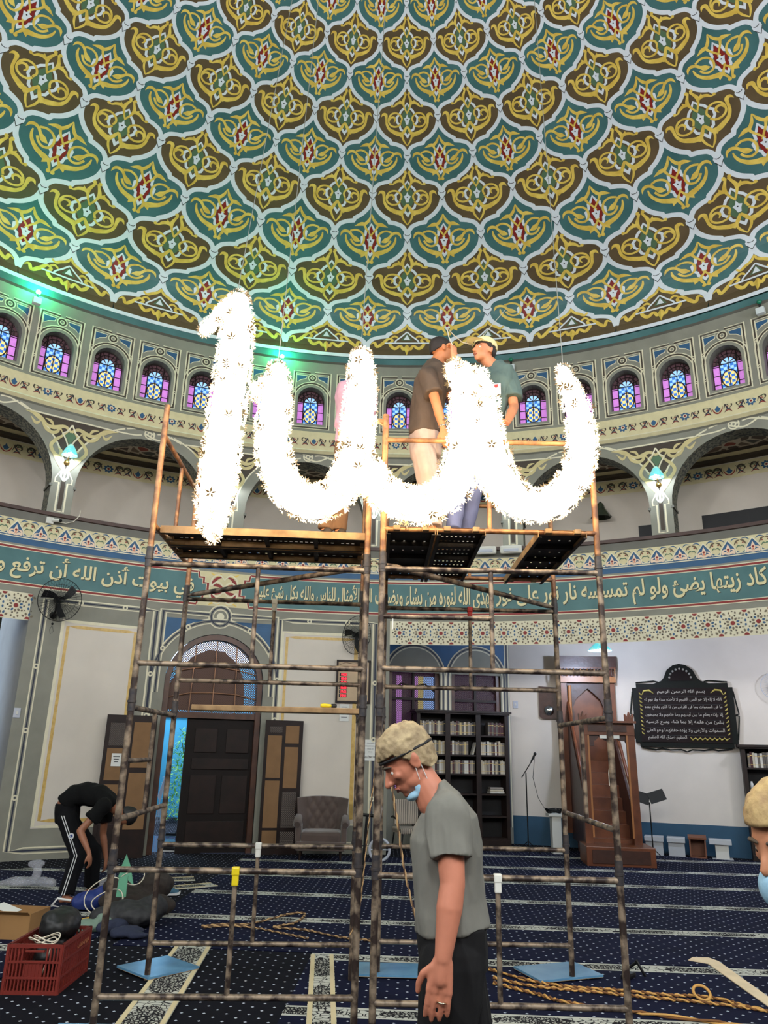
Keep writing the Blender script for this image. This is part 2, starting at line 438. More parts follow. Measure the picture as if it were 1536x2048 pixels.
# teal cornice that closes the dome on the drum
for (r0, z0, r1, z1, mm) in [(R+.02, 9.44, R-.06, 9.47, paint_greyd), (R-.06, 9.47, R-.07, 9.60, teal), (R-.07, 9.60, R+.1, 9.63, teal), (R+.1, 9.63, R+.3, 9.70, teal)]:
    for i in range(180):
        a, b = i*2, i*2+2
        mb.add([cylp(a, z0, r0), cylp(b, z0, r0), cylp(b, z1, r1), cylp(a, z1, r1)], [(0, 1, 2, 3)], mm)
mb.build('ceiling', kind='structure')

# ---------------------------------------------------------------- drum with the coloured windows, and the arcade under it
CROWNS = [-27.4-16*k for k in range(10)][::-1]+[-9.3+16*k for k in range(12)]
PIERS = []
for a, b in zip(CROWNS, CROWNS[1:]): PIERS.append(((a+b)/2, (b-a)/2-8.0))
PIERS.append(((CROWNS[-1]+CROWNS[0]+360)/2, (CROWNS[0]+360-CROWNS[-1])/2-8.0))
WINS = [c+d for c in CROWNS for d in (-5.25, 0, 5.3)]
def seg(mb, z0, z1, r, m, az0=-180, az1=180, step=2.0):
    n = int((az1-az0)/step+.5)
    for i in range(n):
        a, b = az0+(az1-az0)*i/n, az0+(az1-az0)*(i+1)/n
        mb.add([cylp(a, z0, r), cylp(b, z0, r), cylp(b, z1, r), cylp(a, z1, r)], [(0, 1, 2, 3)], m)
mb = MB()
U0, U1 = (CROWNS[0]-8)*DEG, (CROWNS[-1]+14)*DEG
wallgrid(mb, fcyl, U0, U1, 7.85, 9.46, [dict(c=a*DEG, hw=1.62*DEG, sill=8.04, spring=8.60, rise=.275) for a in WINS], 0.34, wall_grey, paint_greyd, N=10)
inl = Inlay()
mf = Motif()      # interlaced frame round one window
hw, b0, t0 = 2.28*DEG, -.10, 1.19
def frame_lines(mo, off, wd, m, l):
    x = hw-off; zz0 = b0+off; zz1 = t0-off
    mo.stroke([(-.045, zz1), (-x, zz1), (-x, zz0), (x, zz0), (x, zz1), (.045, zz1)], wd, m, l, smooth=False)
frame_lines(mf, 0, .017, cream, 2); frame_lines(mf, .026, .028, dbrown, 1); frame_lines(mf, .052, .017, cream, 2)
for ro, wd, m, l in [(.345, .017, cream, 2), (.37, .03, dbrown, 1), (.395, .017, cream, 2)]:
    mf.stroke([(-ro, .0), (-ro, .56)]+[(-ro*math.cos(PI*i/14), .56+ro*math.sin(PI*i/14)) for i in range(15)]+[(ro, .0)], wd, m, l, smooth=False)
for sx in (-1, 1):
    a_ = [(sx*.33, 1.10), (sx*.33, .92), (sx*.24, .99), (sx*.13, 1.03), (sx*.11, 1.10)]
    mf.poly(a_ if sx > 0 else a_[::-1], blue, 1); mf.stroke(a_, .017, cream, 2, smooth=False, closed=True)
mf.stroke([(.085*math.cos(2*PI*i/16), 1.05+.085*math.sin(2*PI*i/16)) for i in range(16)], .017, cream, 3, smooth=False, closed=True)
mf.stroke([(.058*math.cos(2*PI*i/16), 1.05+.058*math.sin(2*PI*i/16)) for i in range(16)], .024, dbrown, 3, smooth=False, closed=True)
mf.stroke([(.034*math.cos(2*PI*i/12), 1.05+.034*math.sin(2*PI*i/12)) for i in range(12)], .014, cream, 3, smooth=False, closed=True)
for sx in (-1, 1):
    for zz in (.2, .72):
        mf.stroke([(sx*(hw+.01), zz), (sx*(hw-.06), zz+.05)], .014, cream, 4, smooth=False); mf.stroke([(sx*(hw+.01), zz+.04), (sx*(hw-.06), zz+.09)], .014, cream, 4, smooth=False)
for a in WINS:
    if abs(a) < 70: inl.stamp(mf, on_cyl(a, 8.03))
inl_into(inl, mb)
# cornice with the flower frieze
for (r0, z0, r1, z1, mm) in [(R, 7.85, R-.10, 7.83, beige), (R-.10, 7.83, R-.10, 7.80, beige), (R-.10, 7.80, R-.08, 7.46, beige), (R-.08, 7.46, R-.10, 7.43, cream), (R-.10, 7.43, R-.05, 7.38, beige), (R-.05, 7.38, R, 7.36, wall_grey)]:
    for i in range(180):
        a, b = i*2, i*2+2
        mb.add([cylp(a, z0, r0), cylp(b, z0, r0), cylp(b, z1, r1), cylp(a, z1, r1)], [(0, 1, 2, 3)], mm)
def motif_frieze():
    mo = Motif()
    for cx_, kind in ((-.28, 0), (.28, 1)):
        if kind:
            for i in range(8):
                a = 2*PI*i/8+.2; mo.stroke([(cx_+.03*math.cos(a), .03*math.sin(a)), (cx_+.055*math.cos(a), .055*math.sin(a)), (cx_+.09*math.cos(a), .09*math.sin(a))], [.01, 0.046, .003], blue, 2, n=2)
            mo.disc((cx_, 0), .036, cream, 3); mo.disc((cx_, 0), .02, red, 4)
        else:
            mo.poly([(cx_-.05, .0), (cx_-.02, -.06), (cx_+.02, -.06), (cx_+.05, 0), (cx_+.02, .03), (cx_, .09), (cx_-.02, .03)], blue, 2)
            mo.stroke([(cx_-.09, .03), (cx_-.06, -.05), (cx_, -.09), (cx_+.06, -.05), (cx_+.09, .03)], [.004, .02, .02, .02, .004], red, 2)
        for sx in (-1, 1):
            mo.stroke([(cx_+sx*.1, -.04), (cx_+sx*.14, .07), (cx_+sx*.2, .09), (cx_+sx*.24, .02), (cx_+sx*.2, -.03)], [.006, .03, .034, .024, .006], dbrown, 2, n=4)
            mo.stroke([(cx_+sx*.12, -.09), (cx_+sx*.18, -.06), (cx_+sx*.24, -.1)], [.003, .022, .003], red, 2, n=3)
            mo.stroke([(cx_+sx*.1, .1), (cx_+sx*.14, .03), (cx_+sx*.17, -.03), (cx_+sx*.22, -.05)], [.003, .022, .026, .003], navy, 2, n=3)
            mo.stroke([(cx_+sx*.15, .11), (cx_+sx*.2, .05), (cx_+sx*.27, .1)], [.003, .02, .003], green, 2, n=3)
    for x in (-.45, -.11, .11, .45):
        mo.stroke([(x-.05, .10), (x, .04), (x+.05, .10)], [.003, .024, .003], dbrown, 2, n=3); mo.stroke([(x-.06, -.10), (x, -.03), (x+.06, -.10)], [.003, .022, .003], navy, 2, n=3)
        mo.stroke([(x-.04, .0), (x, .015), (x+.04, .0)], [.003, .02, .003], red, 2, n=2)
    return mo
mfz = motif_frieze()
inl = Inlay()
for k in range(-21, 22): inl.stamp(mfz, lambda u, v, l, k=k: on_cyl(k*6.6-.5, 7.63, lift=.002)(u, v, l+45))
inl_into(inl, mb)
mb.build('wall_drum', kind='structure')

# arcade
mb = MB()
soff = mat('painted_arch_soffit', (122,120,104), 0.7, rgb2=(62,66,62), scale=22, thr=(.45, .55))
HWA, ZS = 6.85*DEG, 6.03
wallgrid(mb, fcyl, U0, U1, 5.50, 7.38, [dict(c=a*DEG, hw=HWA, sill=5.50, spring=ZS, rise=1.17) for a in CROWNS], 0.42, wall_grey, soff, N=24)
for (pa, g) in PIERS:        # back faces and ledges of the piers
    u = pa*DEG; hwp = (g+1.15)*DEG
    for s in (-1, 1):
        mb.box(cylp(math.degrees((u+s*hwp)/R), 5.99, R+.2), (.05, .44, .045), paint_greyd, rot=Matrix.Rotation(-math.radians(pa), 3, 'Z'))
seg(mb, 5.5, 7.5, R+.42, plaster, -180, -179.9)
inl = Inlay()
def motif_spandrel(g):
    mo = Motif(); W8 = 8*DEG+g*DEG; ro = 1.17+.20; top = 7.22-ZS
    def bot(u): return math.sqrt(max(0, ro*ro-(W8-abs(u))**2)) if W8-abs(u) < ro else 0.06
    um = W8-math.sqrt(ro*ro-top*top)-.02
    N = 26
    for i in range(N):
        a, b = -um+2*um*i/N, -um+2*um*(i+1)/N
        mo.poly([(a, min(top, bot(a))), (b, min(top, bot(b))), (b, top), (a, top)], dbrown, 1)
    arc = [(W8-ro*math.cos(t), ro*math.sin(t)) for t in [math.radians(2+i*4.3) for i in range(17)]]
    mo.stroke(arc, .03, cream, 2, smooth=False, mirror=True)
    mo.stroke([(-um-.02, top+.015), (um+.02, top+.015)], .028, cream, 2, smooth=False)
    scr = mat('beige_scroll_paint', (206,190,138), .6, var=.1)
    mo.stroke([(.3, 1.0), (.36, 1.1), (.46, 1.13)], [.01, .05, .01], scr, 3, mirror=True); mo.stroke([(.14, .93), (.2, 1.0), (.26, .9)], [.01, .04, .01], scr, 3, mirror=True)
    mo.stroke([(0, .98), (.12, 1.06), (.3, 1.0), (.42, 1.02), (.56, 1.12), (.68, 1.17), (.8, 1.18)], [.04, .06, .075, .05, .09, .05, .006], scr, 3, mirror=True)
    mo.stroke([(.5, 1.04), (.42, .94), (.3, .9), (.22, .96), (.28, 1.02)], [.02, .06, .06, .05, .02], scr, 3, mirror=True)
    mo.stroke([(.04, 1.0), (.16, .86), (.24, .78), (.3, .66), (.24, .54), (.14, .5), (.12, .6), (.18, .64)], [.02, .045, .06, .06, .06, .05, .05, .01], scr, 4, mirror=True)
    mo.stroke([(.24, .54), (.16, .42), (.08, .3), (.05, .24)], [.05, .06, .05, .01], scr, 3, mirror=True)
    mo.stroke([(0, 1.12), (.07, .98), (.14, .93), (.07, .82), (.0, .66)], .026, cream, 5, smooth=False, mirror=True)
    mo.poly([(0, 1.0), (.1, .92), (0, .74), (-.1, .92)], green, 2)
    mo.stroke([(.52, 1.08), (.6, 1.0), (.7, 1.1)], [.01, .055, .01], scr, 3, mirror=True)
    # narrow panel down the pier
    k = .07+g*DEG*.5
    mo.stroke([(0, -.5), (-k, -.5), (-k, .02), (-k-.07, .02), (-k-.07, .1), (-.03-g*DEG, .3)], .022, cream, 2, smooth=False)
    mo.stroke([(0, -.5), (k, -.5), (k, .02), (k+.07, .02), (k+.07, .1), (.03+g*DEG, .3)], .022, cream, 2, smooth=False)
    mo.rect(-k*.5, -.46, k*.5, .06, dbrown, 1)
    mo.stroke([(0, .06), (.06, .14), (.04, .24), (.075, .3), (.03, .34)], [.03, .035, .02, .03, .01], white, 3, mirror=True)
    return mo
for (pa, g) in PIERS:
    if abs(pa) < 75 or abs(pa-360) < 75: inl.stamp(motif_spandrel(g), on_cyl(pa, ZS))
mk = Motif()      # knot above each crown
ro = 1.17+.20
for rr in (.09, .035): mk.stroke([(rr*math.cos(2*PI*i/14), 1.28+rr*math.sin(2*PI*i/14)) for i in range(14)], .024, cream, 3, smooth=False, closed=True)
mk.stroke([(-.42, math.sqrt(ro*ro-.42**2)), (-.2, 1.355), (-.05, 1.33), (.09, 1.28)], .03, cream, 3); mk.stroke([(.42, math.sqrt(ro*ro-.42**2)), (.2, 1.2), (.05, 1.22), (-.09, 1.28)], .03, cream, 3)
mk.stroke([(-.6, 1.205), (-.3, 1.21), (-.14, 1.24)], .028, cream, 3); mk.stroke([(.6, 1.205), (.3, 1.32), (.14, 1.31)], .028, cream, 3)
for c in CROWNS:
    if abs(c) < 75: inl.stamp(mk, on_cyl(c, ZS))
inl_into(inl, mb)
mb.build('wall_arcade', kind='structure')

# coloured windows of the drum
glassc = {}
def glow(name, rgb, s, rough=.25):
    return mat(name, rgb, rough, var=.25, scale=14, emit=(rgb, s))
g_pink = glow('pink_window_glass', (206,130,214), .55); g_blue = glow('blue_window_glass', (60,120,205), .6); g_lb = glow('pale_blue_window_glass', (150,196,236), .8)
g_yel = glow('yellow_window_glass', (240,210,130), .75); g_dk = glow('smoky_window_glass', (92,66,72), .15)
mun = mat('dark_window_bars', (44,30,32), .5)
def make_window():
    fr = MB(); pn = MB()
    r0 = R+.20; hw_ = 1.62*DEG; zs, z0, rise = 8.60, 8.04, .275
    def p(u, z, d=0): return cylp(math.degrees(u/R), z, r0+d)
    def bar(pts, w): fr.tube([p(u, z, -.01) for u, z in pts], w, mun, n=4, smooth=False)
    def zt(u): return zs+rise*math.sqrt(max(0, 1-(u/hw_)**2))
    # outer frame, bars, circle
    bar([(-hw_, z0), (-hw_, zs)]+[(-hw_*math.cos(PI*i/12), zs+rise*math.sin(PI*i/12)) for i in range(13)]+[(hw_, z0), (-hw_, z0)], .018)
    for u in (-.145, .145): bar([(u, z0), (u, zt(u))], .011)
    bar([(0, z0), (0, zs+.02)], .008)
    for z in (z0+.17, z0+.35, zs-.03): bar([(-hw_, z), (-.145, z)], .009); bar([(.145, z), (hw_, z)], .009)
    bar([(.13*math.cos(2*PI*i/18), z0+.26+.17*math.sin(2*PI*i/18)) for i in range(19)], .010)
    bar([(-hw_, zs), (hw_, zs)], .009)
    for r_ in (.13, .2): bar([(-r_*math.cos(PI*i/12), zs+r_*math.sin(PI*i/12)) for i in range(13)], .009)
    for i in range(1, 8):
        a = PI*i/8; bar([(.13*math.cos(a), zs+.13*math.sin(a)), (hw_*.97*math.cos(a), zs+rise*.97*math.sin(a))], .007)
    # panes
    def q(u0, v0, u1, v1, m): pn.add([p(u0, v0), p(u1, v0), p(u1, v1), p(u0, v1)], [(0, 1, 2, 3)], m)
    zz = [z0, z0+.17, z0+.35, zs]
    for s in (-1, 1):
        for a, b in zip(zz, zz[1:]): q(*sorted((s*.145, s*hw_))[0:1], a, sorted((s*.145, s*hw_))[1], b, g_pink)
    cols, rows = 5, 10
    for i in range(cols):
        for j in range(rows):
            u0, u1 = -.145+.29*i/cols, -.145+.29*(i+1)/cols; v0, v1 = z0+(zs-z0)*j/rows, z0+(zs-z0)*(j+1)/rows
            inside = ((u0+u1)/2/.13)**2+(((v0+v1)/2-z0-.26)/.17)**2 < 1
            k = (i+j) % 2
            q(u0, v0, u1, v1, (g_yel if k else g_blue) if inside else (g_lb if k else g_blue))
    N = 12
    for i in range(N):
        a, b = PI*i/N, PI*(i+1)/N
        pn.add([p(0, zs), p(-.13*math.cos(a), zs+.13*math.sin(a)), p(-.13*math.cos(b), zs+.13*math.sin(b))], [(0, 1, 2)], g_lb if i % 3 else g_dk)
        pn.add([p(-.13*math.cos(a), zs+.13*math.sin(a)), p(-hw_*math.cos(a), zs+rise*math.sin(a)), p(-hw_*math.cos(b), zs+rise*math.sin(b)), p(-.13*math.cos(b), zs+.13*math.sin(b))], [(0, 1, 2, 3)], g_dk)
    w_ = fr.build('window_1'); pn.build('glass', w_)
    return w_
w0 = make_window(); tag(w0, kind='structure')
RotC = lambda a: Matrix.Translation((CX, CY, 0)) @ Matrix.Rotation(-math.radians(a), 4, 'Z') @ Matrix.Translation((-CX, -CY, 0))
vis = [a for a in WINS if abs(a) < 70]
for i, a in enumerate(vis):
    o = w0 if i == 0 else copy_tree(w0)
    o.matrix_world = RotC(a); o.name = 'window_%d' % (i+1); tag(o, kind='structure')
# ---------------------------------------------------------------- the ring beam: frieze, writing and star mosaic
def ar(word):
    """join Arabic letters into their connected shapes and lay them out right to left"""
    F = {'ا': (0xFE8D, 2), 'أ': (0xFE83, 2), 'إ': (0xFE87, 2), 'آ': (0xFE81, 2), 'ب': (0xFE8F, 4), 'ة': (0xFE93, 2), 'ت': (0xFE95, 4), 'ث': (0xFE99, 4), 'ج': (0xFE9D, 4), 'ح': (0xFEA1, 4), 'خ': (0xFEA5, 4), 'د': (0xFEA9, 2), 'ذ': (0xFEAB, 2), 'ر': (0xFEAD, 2), 'ز': (0xFEAF, 2), 'س': (0xFEB1, 4), 'ش': (0xFEB5, 4), 'ص': (0xFEB9, 4), 'ض': (0xFEBD, 4), 'ط': (0xFEC1, 4), 'ظ': (0xFEC5, 4), 'ع': (0xFEC9, 4), 'غ': (0xFECD, 4), 'ف': (0xFED1, 4), 'ق': (0xFED5, 4), 'ك': (0xFED9, 4), 'ل': (0xFEDD, 4), 'م': (0xFEE1, 4), 'ن': (0xFEE5, 4), 'ه': (0xFEE9, 4), 'و': (0xFEED, 2), 'ؤ': (0xFE85, 2), 'ى': (0xFEEF, 2), 'ي': (0xFEF1, 4), 'ئ': (0xFE89, 4), 'ء': (0xFE80, 1)}
    out = []; n = len(word)
    for i, c in enumerate(word):
        if c not in F: out.append(c); continue
        base, k = F[c]
        p = i > 0 and F.get(word[i-1], (0, 0))[1] == 4 and k > 1
        nx = i < n-1 and word[i+1] in F and k == 4 and F[word[i+1]][1] > 1
        if c == 'ل' and i < n-1 and word[i+1] in 'اأ' :
            out.append(chr({'ا': 0xFEFB, 'أ': 0xFEF7}[word[i+1]]+(1 if p else 0))); continue
        if c in 'اأ' and i > 0 and word[i-1] == 'ل': continue
        out.append(chr(base+((1 if p else 0) if not nx else (3 if p else 2))))
    return ''.join(out[::-1])
def text_mesh(s, weight=0.0):
    cu = D.curves.new('writing', 'FONT'); cu.body = s; cu.offset = weight; cu.resolution_u = 3
    o = D.objects.new('writing', cu); COL.objects.link(o); bpy.context.view_layer.update()
    dg = bpy.context.evaluated_depsgraph_get(); me = o.evaluated_get(dg).to_mesh()
    v = [(p.co.x, p.co.y) for p in me.vertices]; f = [tuple(q.vertices) for q in me.polygons]
    o.evaluated_get(dg).to_mesh_clear(); D.objects.remove(o); D.curves.remove(cu)
    return v, f
def text_motif(s, u0, v0, u1, v1, m, layer=2, weight=0.0, shadow=None, arabic=True, keep=False, slant=0.0):
    """fit writing into the box u0..u1, v0..v1"""
    if arabic: s = ' '.join(ar(w_) for w_ in s.split(' ')[::-1])
    v, f = text_mesh(s, weight); mo = Motif()
    if not v: return mo
    xs = [p[0] for p in v]; ys = [p[1] for p in v]; a, b, c, d = min(xs), max(xs), min(ys), max(ys)
    su, sv = (u1-u0)/(b-a), (v1-v0)/(d-c)
    if keep: su = sv = min(su, sv)
    cu_, cv = (u0+u1)/2-(a+b)/2*su, (v0+v1)/2-(c+d)/2*sv
    def put(du, dv, l, mm):
        k = len(mo.v); mo.v += [(cu_+x*su+du+slant*y*sv, cv+y*sv+dv, l) for x, y in v]
        mo.f += [tuple(k+i for i in q) for q in f]; mo.m += [mm]*len(f)
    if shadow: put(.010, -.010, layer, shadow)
    put(0, 0, layer+1.5, m)
    return mo
mb = MB()
for z0, z1, m in [(5.28, 5.44, paint_greyd), (4.96, 5.28, beige), (4.86, 4.96, blue), (4.82, 4.86, wall_grey), (4.17, 4.82, wall_grey), (4.06, 4.17, wall_grey)]:
    seg(mb, z0, z1, R, m)
wood_rail = mat('dark_wood_rail', (70,44,36), .4, var=.2)
for (r0, z0, r1, z1) in [(R, 5.42, R-.035, 5.43), (R-.035, 5.43, R-.035, 5.49), (R-.035, 5.49, R+.5, 5.49)]:
    for i in range(180): mb.add([cylp(i*2, z0, r0), cylp(i*2+2, z0, r0), cylp(i*2+2, z1, r1), cylp(i*2, z1, r1)], [(0, 1, 2, 3)], wood_rail)
seg(mb, 4.95, 5.49, R+.5, plaster)
inl = Inlay()
# bordered writing panel, split by the knotwork cartouche
def hline(z, wd, m, l, a0, a1):
    mo = Motif(); n = int((a1-a0)/1.5)
    mo.stroke([((a0+(a1-a0)*i/n)*DEG, 0) for i in range(n+1)], wd, m, l, smooth=False); inl.stamp(mo, on_cyl(0, z))
ORN = (-20.5, -14.9)
for a0, a1 in [(-80, ORN[0]), (ORN[1], 80)]:
    mo = Motif(); n = int((a1-a0)/1.5); 
    for i in range(n):
        x0, x1 = (a0+(a1-a0)*i/n)*DEG, (a0+(a1-a0)*(i+1)/n)*DEG
        mo.poly([(x0, -.285), (x1, -.285), (x1, .285), (x0, .285)], teal, 1)
    inl.stamp(mo, on_cyl(0, 4.495))
    for s in (-1, 1):
        hline(4.495+s*.325, .016, cream, 2, a0, a1); hline(4.495+s*.30, .034, red, 1.5, a0, a1); hline(4.495+s*.276, .012, cream, 2, a0, a1)
mo = Motif(); hwo = (ORN[1]-ORN[0])/2*DEG
mo.rect(-hwo, -.32, hwo, .32, beige, 1, 8)
for s in (-1, 1):
    st = [(s*hwo, -.3), (s*(hwo-.02), -.2), (s*(hwo-.1), -.2), (s*(hwo-.1), -.1), (s*(hwo-.18), -.1), (s*(hwo-.18), .1), (s*(hwo-.1), .1), (s*(hwo-.1), .2), (s*(hwo-.02), .2), (s*hwo, .3)]
    mo.poly(st+[(s*(hwo+.02), .28), (s*(hwo+.02), -.28)], teal, 1.5)
    mo.stroke(st, .05, cream, 2, smooth=False); mo.stroke(st, .03, red, 3, smooth=False)
    for t in (-1, 1):
        mo.stroke([(0, 0), (s*.08, t*.06), (s*.2, t*.1), (s*.14, t*.2), (s*.03, t*.24)], [.02, .05, .06, .05, .01], red, 3)
        mo.stroke([(0, t*.04), (s*.12, t*.14), (s*.24, t*.06), (s*.22, t*.2), (s*.1, t*.27), (s*.0, t*.18)], [.02, .03, .03, .03, .03, .02], cream, 4)
        mo.stroke([(s*.06, t*.29), (s*.16, t*.25), (s*.26, t*.3)], [.01, .04, .01], G_ and gold, 3)
mo.poly([(-.05, 0), (0, -.08), (.05, 0), (0, .08)], cream, 5)
inl.stamp(mo, on_cyl(sum(ORN)/2, 4.495))
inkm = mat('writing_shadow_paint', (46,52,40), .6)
writ = mat('cream_gold_lettering', (220,208,160), .5)
for s, a0, a1 in [('كاد زيتها يضئ ولو لم تمسسه نار نور على نور', 12.6, 39.9), ('يهدى الله لنوره من يشاء ويضرب', -.9, 12.2), ('الله الأمثال للناس والله بكل شئ عليم', -14.3, -1.3), ('في بيوت أذن الله أن ترفع ويذكر فيها', -46.5, -20.9), ('يوقد من شجرة مباركة زيتونة', 40.4, 56)]:
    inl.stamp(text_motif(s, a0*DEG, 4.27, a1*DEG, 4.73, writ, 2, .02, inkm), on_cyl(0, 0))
# palmette frieze over the writing
mp_ = Motif(); H = .32; Wd = .39
mp_.poly([(-Wd/2, 0), (Wd/2, 0), (Wd/2, .05), (.11, .1), (.09, .17), (0, .28), (-.09, .17), (-.11, .1), (-Wd/2, .05)], blue, 1)
mp_.stroke([(-.195, .05), (-.13, .045), (-.115, .12), (-.08, .18), (0, .285)], .018, cream, 3, smooth=False, mirror=True)
mp_.stroke([(-.195, .015), (.195, .015)], .016, cream, 2, smooth=False)
mp_.stroke([(0, .04), (.06, .07), (.1, .05), (.085, .11), (.03, .13)], [.02, .045, .02, .03, .01], pinkp, 3, mirror=True)
mp_.poly([(0, .05), (.035, .1), (.03, .15), (0, .22), (-.03, .15), (-.035, .1)], pinkp, 4); mp_.disc((0, .125), .02, red, 5); mp_.disc((0, .085), .014, orange, 5)
mp_.stroke([(.1, .19), (.14, .25), (.19, .27)], [.01, .03, .01], brown, 2, mirror=True)
mp_.stroke([(.05, .26), (.1, .30), (.17, .29)], [.006, .02, .006], blue, 2, mirror=True)
mp_.stroke([(.13, .13), (.16, .17), (.195, .16)], [.006, .022, .01], green, 2, mirror=True)
mp_.disc((.15, .22), .012, red, 3); mp_.disc((-.15, .22), .012, red, 3)
nfr = 34
for k in range(-nfr, nfr+1): inl.stamp(mp_, on_cyl(k*Wd/DEG, 4.955))
# star mosaic on the faces that span the openings
tilec = cream
def motif_star():
    mo = Motif()
    def drop(cx_, cy_, a, r, m, k=1.0):
        pts = [(r*1.5*k, 0), (r*.6, r*.75), (-r*.5, r*.7), (-r*.9, 0), (-r*.5, -r*.7), (r*.6, -r*.75)]
        mo.poly([(cx_+x*math.cos(a)-y*math.sin(a), cy_+x*math.sin(a)+y*math.cos(a)) for x, y in pts], m, 2)
    def star(cx_, cy_, r, m):
        mo.poly([(cx_+(r if i % 2 else r*.45)*math.cos(PI*i/5), cy_+(r if i % 2 else r*.45)*math.sin(PI*i/5)) for i in range(10)], m, 2)
    taupe = mat('taupe_mosaic', (112,98,78), .5); 
    for cx_, cy_ in ((0, 0),):
        mo.disc((cx_, cy_), .036, red, 3, 12)
        for i in range(10):
            a = 2*PI*i/10+PI/10
            drop(cx_+.078*math.cos(a), cy_+.078*math.sin(a), a, .022, blue if i % 3 == 0 else taupe)
            if i % 1 == 0: star(cx_+.124*math.cos(a+PI/10), cy_+.124*math.sin(a+PI/10), .022, dbrown)
    for s in (-1, 1):      # half rosettes at the edges
        pts = [(.195+.04*math.cos(t), s*(.205-.04*math.sin(t))) for t in [PI*i/6 for i in range(7)]]
        mo.poly(pts, red, 3)
        for i in range(1, 5):
            a = PI*i/5; drop(.195+.08*math.cos(a), s*(.205-.08*math.sin(a)), -a*s, .022, blue if i in (2,) else taupe)
        drop(.195, s*.03, PI/2*s, .020, blue); star(.195-.05, s*.07, .016, dbrown); star(.195+.05, s*.07, .016, dbrown)
        drop(.05, s*.165, PI/2*s, .018, taupe); drop(-.05, s*.165, PI/2*s, .018, taupe); drop(0, s*.195, 0, .014, taupe)
    return mo
ms = motif_star()
for a0, a1 in [(.85, 78), (-78, -36.55)]:
    mo = Motif(); n = int((a1-a0)/1.5)
    mo.v = []; 
    for i in range(n):
        x0, x1 = (a0+(a1-a0)*i/n)*DEG, (a0+(a1-a0)*(i+1)/n)*DEG
        mo.poly([(x0, 0), (x1, 0), (x1, .44), (x0, .44)], cream, 0)
    inl.stamp(mo, on_cyl(0, 3.62))
    n = int((a1-a0)*DEG/.39)
    for k in range(n): inl.stamp(ms, on_cyl(a0+.6+(k+.2)*.39/DEG if a0 > 0 else a0+(k+.5)*.39/DEG, 3.84))
inl_into(inl, mb)
mb.build('wall_ring_beam', kind='structure')

# ---------------------------------------------------------------- gallery behind the arcade
lat = D.materials.new('lattice_painted_ceiling'); lat.use_nodes = True; MATS['lat'] = lat
nt = lat.node_tree; b = nt.nodes['Principled BSDF']; b.inputs['Roughness'].default_value = .7
tc = nt.nodes.new('ShaderNodeTexCoord'); vo = nt.nodes.new('ShaderNodeTexVoronoi'); vo.feature = 'DISTANCE_TO_EDGE'; vo.inputs['Scale'].default_value = 4.2
vo2 = nt.nodes.new('ShaderNodeTexVoronoi'); vo2.inputs['Scale'].default_value = 4.2
cr = nt.nodes.new('ShaderNodeValToRGB'); cr.color_ramp.interpolation = 'CONSTANT'; cr.color_ramp.elements[0].color = (1, 1, 1, 1); cr.color_ramp.elements[1].position = .09; cr.color_ramp.elements[1].color = (0, 0, 0, 1)
cc = nt.nodes.new('ShaderNodeValToRGB'); cc.color_ramp.interpolation = 'CONSTANT'
for i, (p, c) in enumerate([(0, (84,72,62)), (.45, (110,92,78)), (.7, (140,64,50)), (.82, (74,76,70))]):
    e = cc.color_ramp.elements[i] if i < 2 else cc.color_ramp.elements.new(p); e.position = p; e.color = (*lin(c), 1)
mx = nt.nodes.new('ShaderNodeMix'); mx.data_type = 'RGBA'; mx.inputs[7].default_value = (*lin((196,184,164)), 1)
sp_ = nt.nodes.new('ShaderNodeSeparateColor')
for n_ in (vo, vo2): nt.links.new(tc.outputs['Object'], n_.inputs['Vector'])
nt.links.new(vo.outputs['Distance'], cr.inputs[0]); nt.links.new(vo2.outputs['Color'], sp_.inputs[0]); nt.links.new(sp_.outputs[0], cc.inputs[0])
nt.links.new(cr.outputs[0], mx.inputs[0]); nt.links.new(cc.outputs[0], mx.inputs[6]); nt.links.new(mx.outputs[2], b.inputs['Base Color'])
RG = 12.0
mb = MB(); plaster_up = plaster
seg(mb, 4.95, 7.62, RG, plaster)
for k in range(180):
    a, b2 = k*2, k*2+2
    mb.add([cylp(a, 7.62, R+.4), cylp(b2, 7.62, R+.4), cylp(b2, 7.62, RG), cylp(a, 7.62, RG)], [(0, 1, 2, 3)], lat)
    for (r0, z0, r1, z1, mm) in [(RG, 7.46, RG-.14, 7.48, dbrown), (RG-.14, 7.48, RG-.14, 7.54, dbrown), (RG-.14, 7.54, RG-.3, 7.56, beige), (RG-.3, 7.56, RG-.3, 7.62, dbrown)]:
        mb.add([cylp(a, z0, r0), cylp(b2, z0, r0), cylp(b2, z1, r1), cylp(a, z1, r1)], [(0, 1, 2, 3)], mm)
inl = Inlay(); mo = Motif()
for i in range(100): x0 = (-75+1.5*i)*DEG; mo.poly([(x0, -.16), (x0+1.5*DEG, -.16), (x0+1.5*DEG, .16), (x0, .16)], beige, 1)
inl.stamp(mo, on_cyl(0, 7.28, lift=.003, mu=1))
for k in range(-20, 21): inl.stamp(mfz, on_cyl(k*6.2, 7.28))
for a_ in inl.V: 
    d_ = a_[:, :2]-np.array([CX, CY]); rr = np.hypot(d_[:, 0], d_[:, 1])[:, None]; a_[:, :2] = np.array([CX, CY])+d_*((rr+RG-R-.002)/rr)
inl_into(inl, mb)
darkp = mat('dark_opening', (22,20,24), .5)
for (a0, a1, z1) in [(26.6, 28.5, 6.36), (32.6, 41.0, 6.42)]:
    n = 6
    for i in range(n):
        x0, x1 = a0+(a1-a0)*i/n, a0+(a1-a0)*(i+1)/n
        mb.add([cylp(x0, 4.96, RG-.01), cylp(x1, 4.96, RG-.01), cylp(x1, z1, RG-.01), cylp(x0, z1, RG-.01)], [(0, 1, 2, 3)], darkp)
mb.build('wall_gallery', kind='structure')
mb = MB()
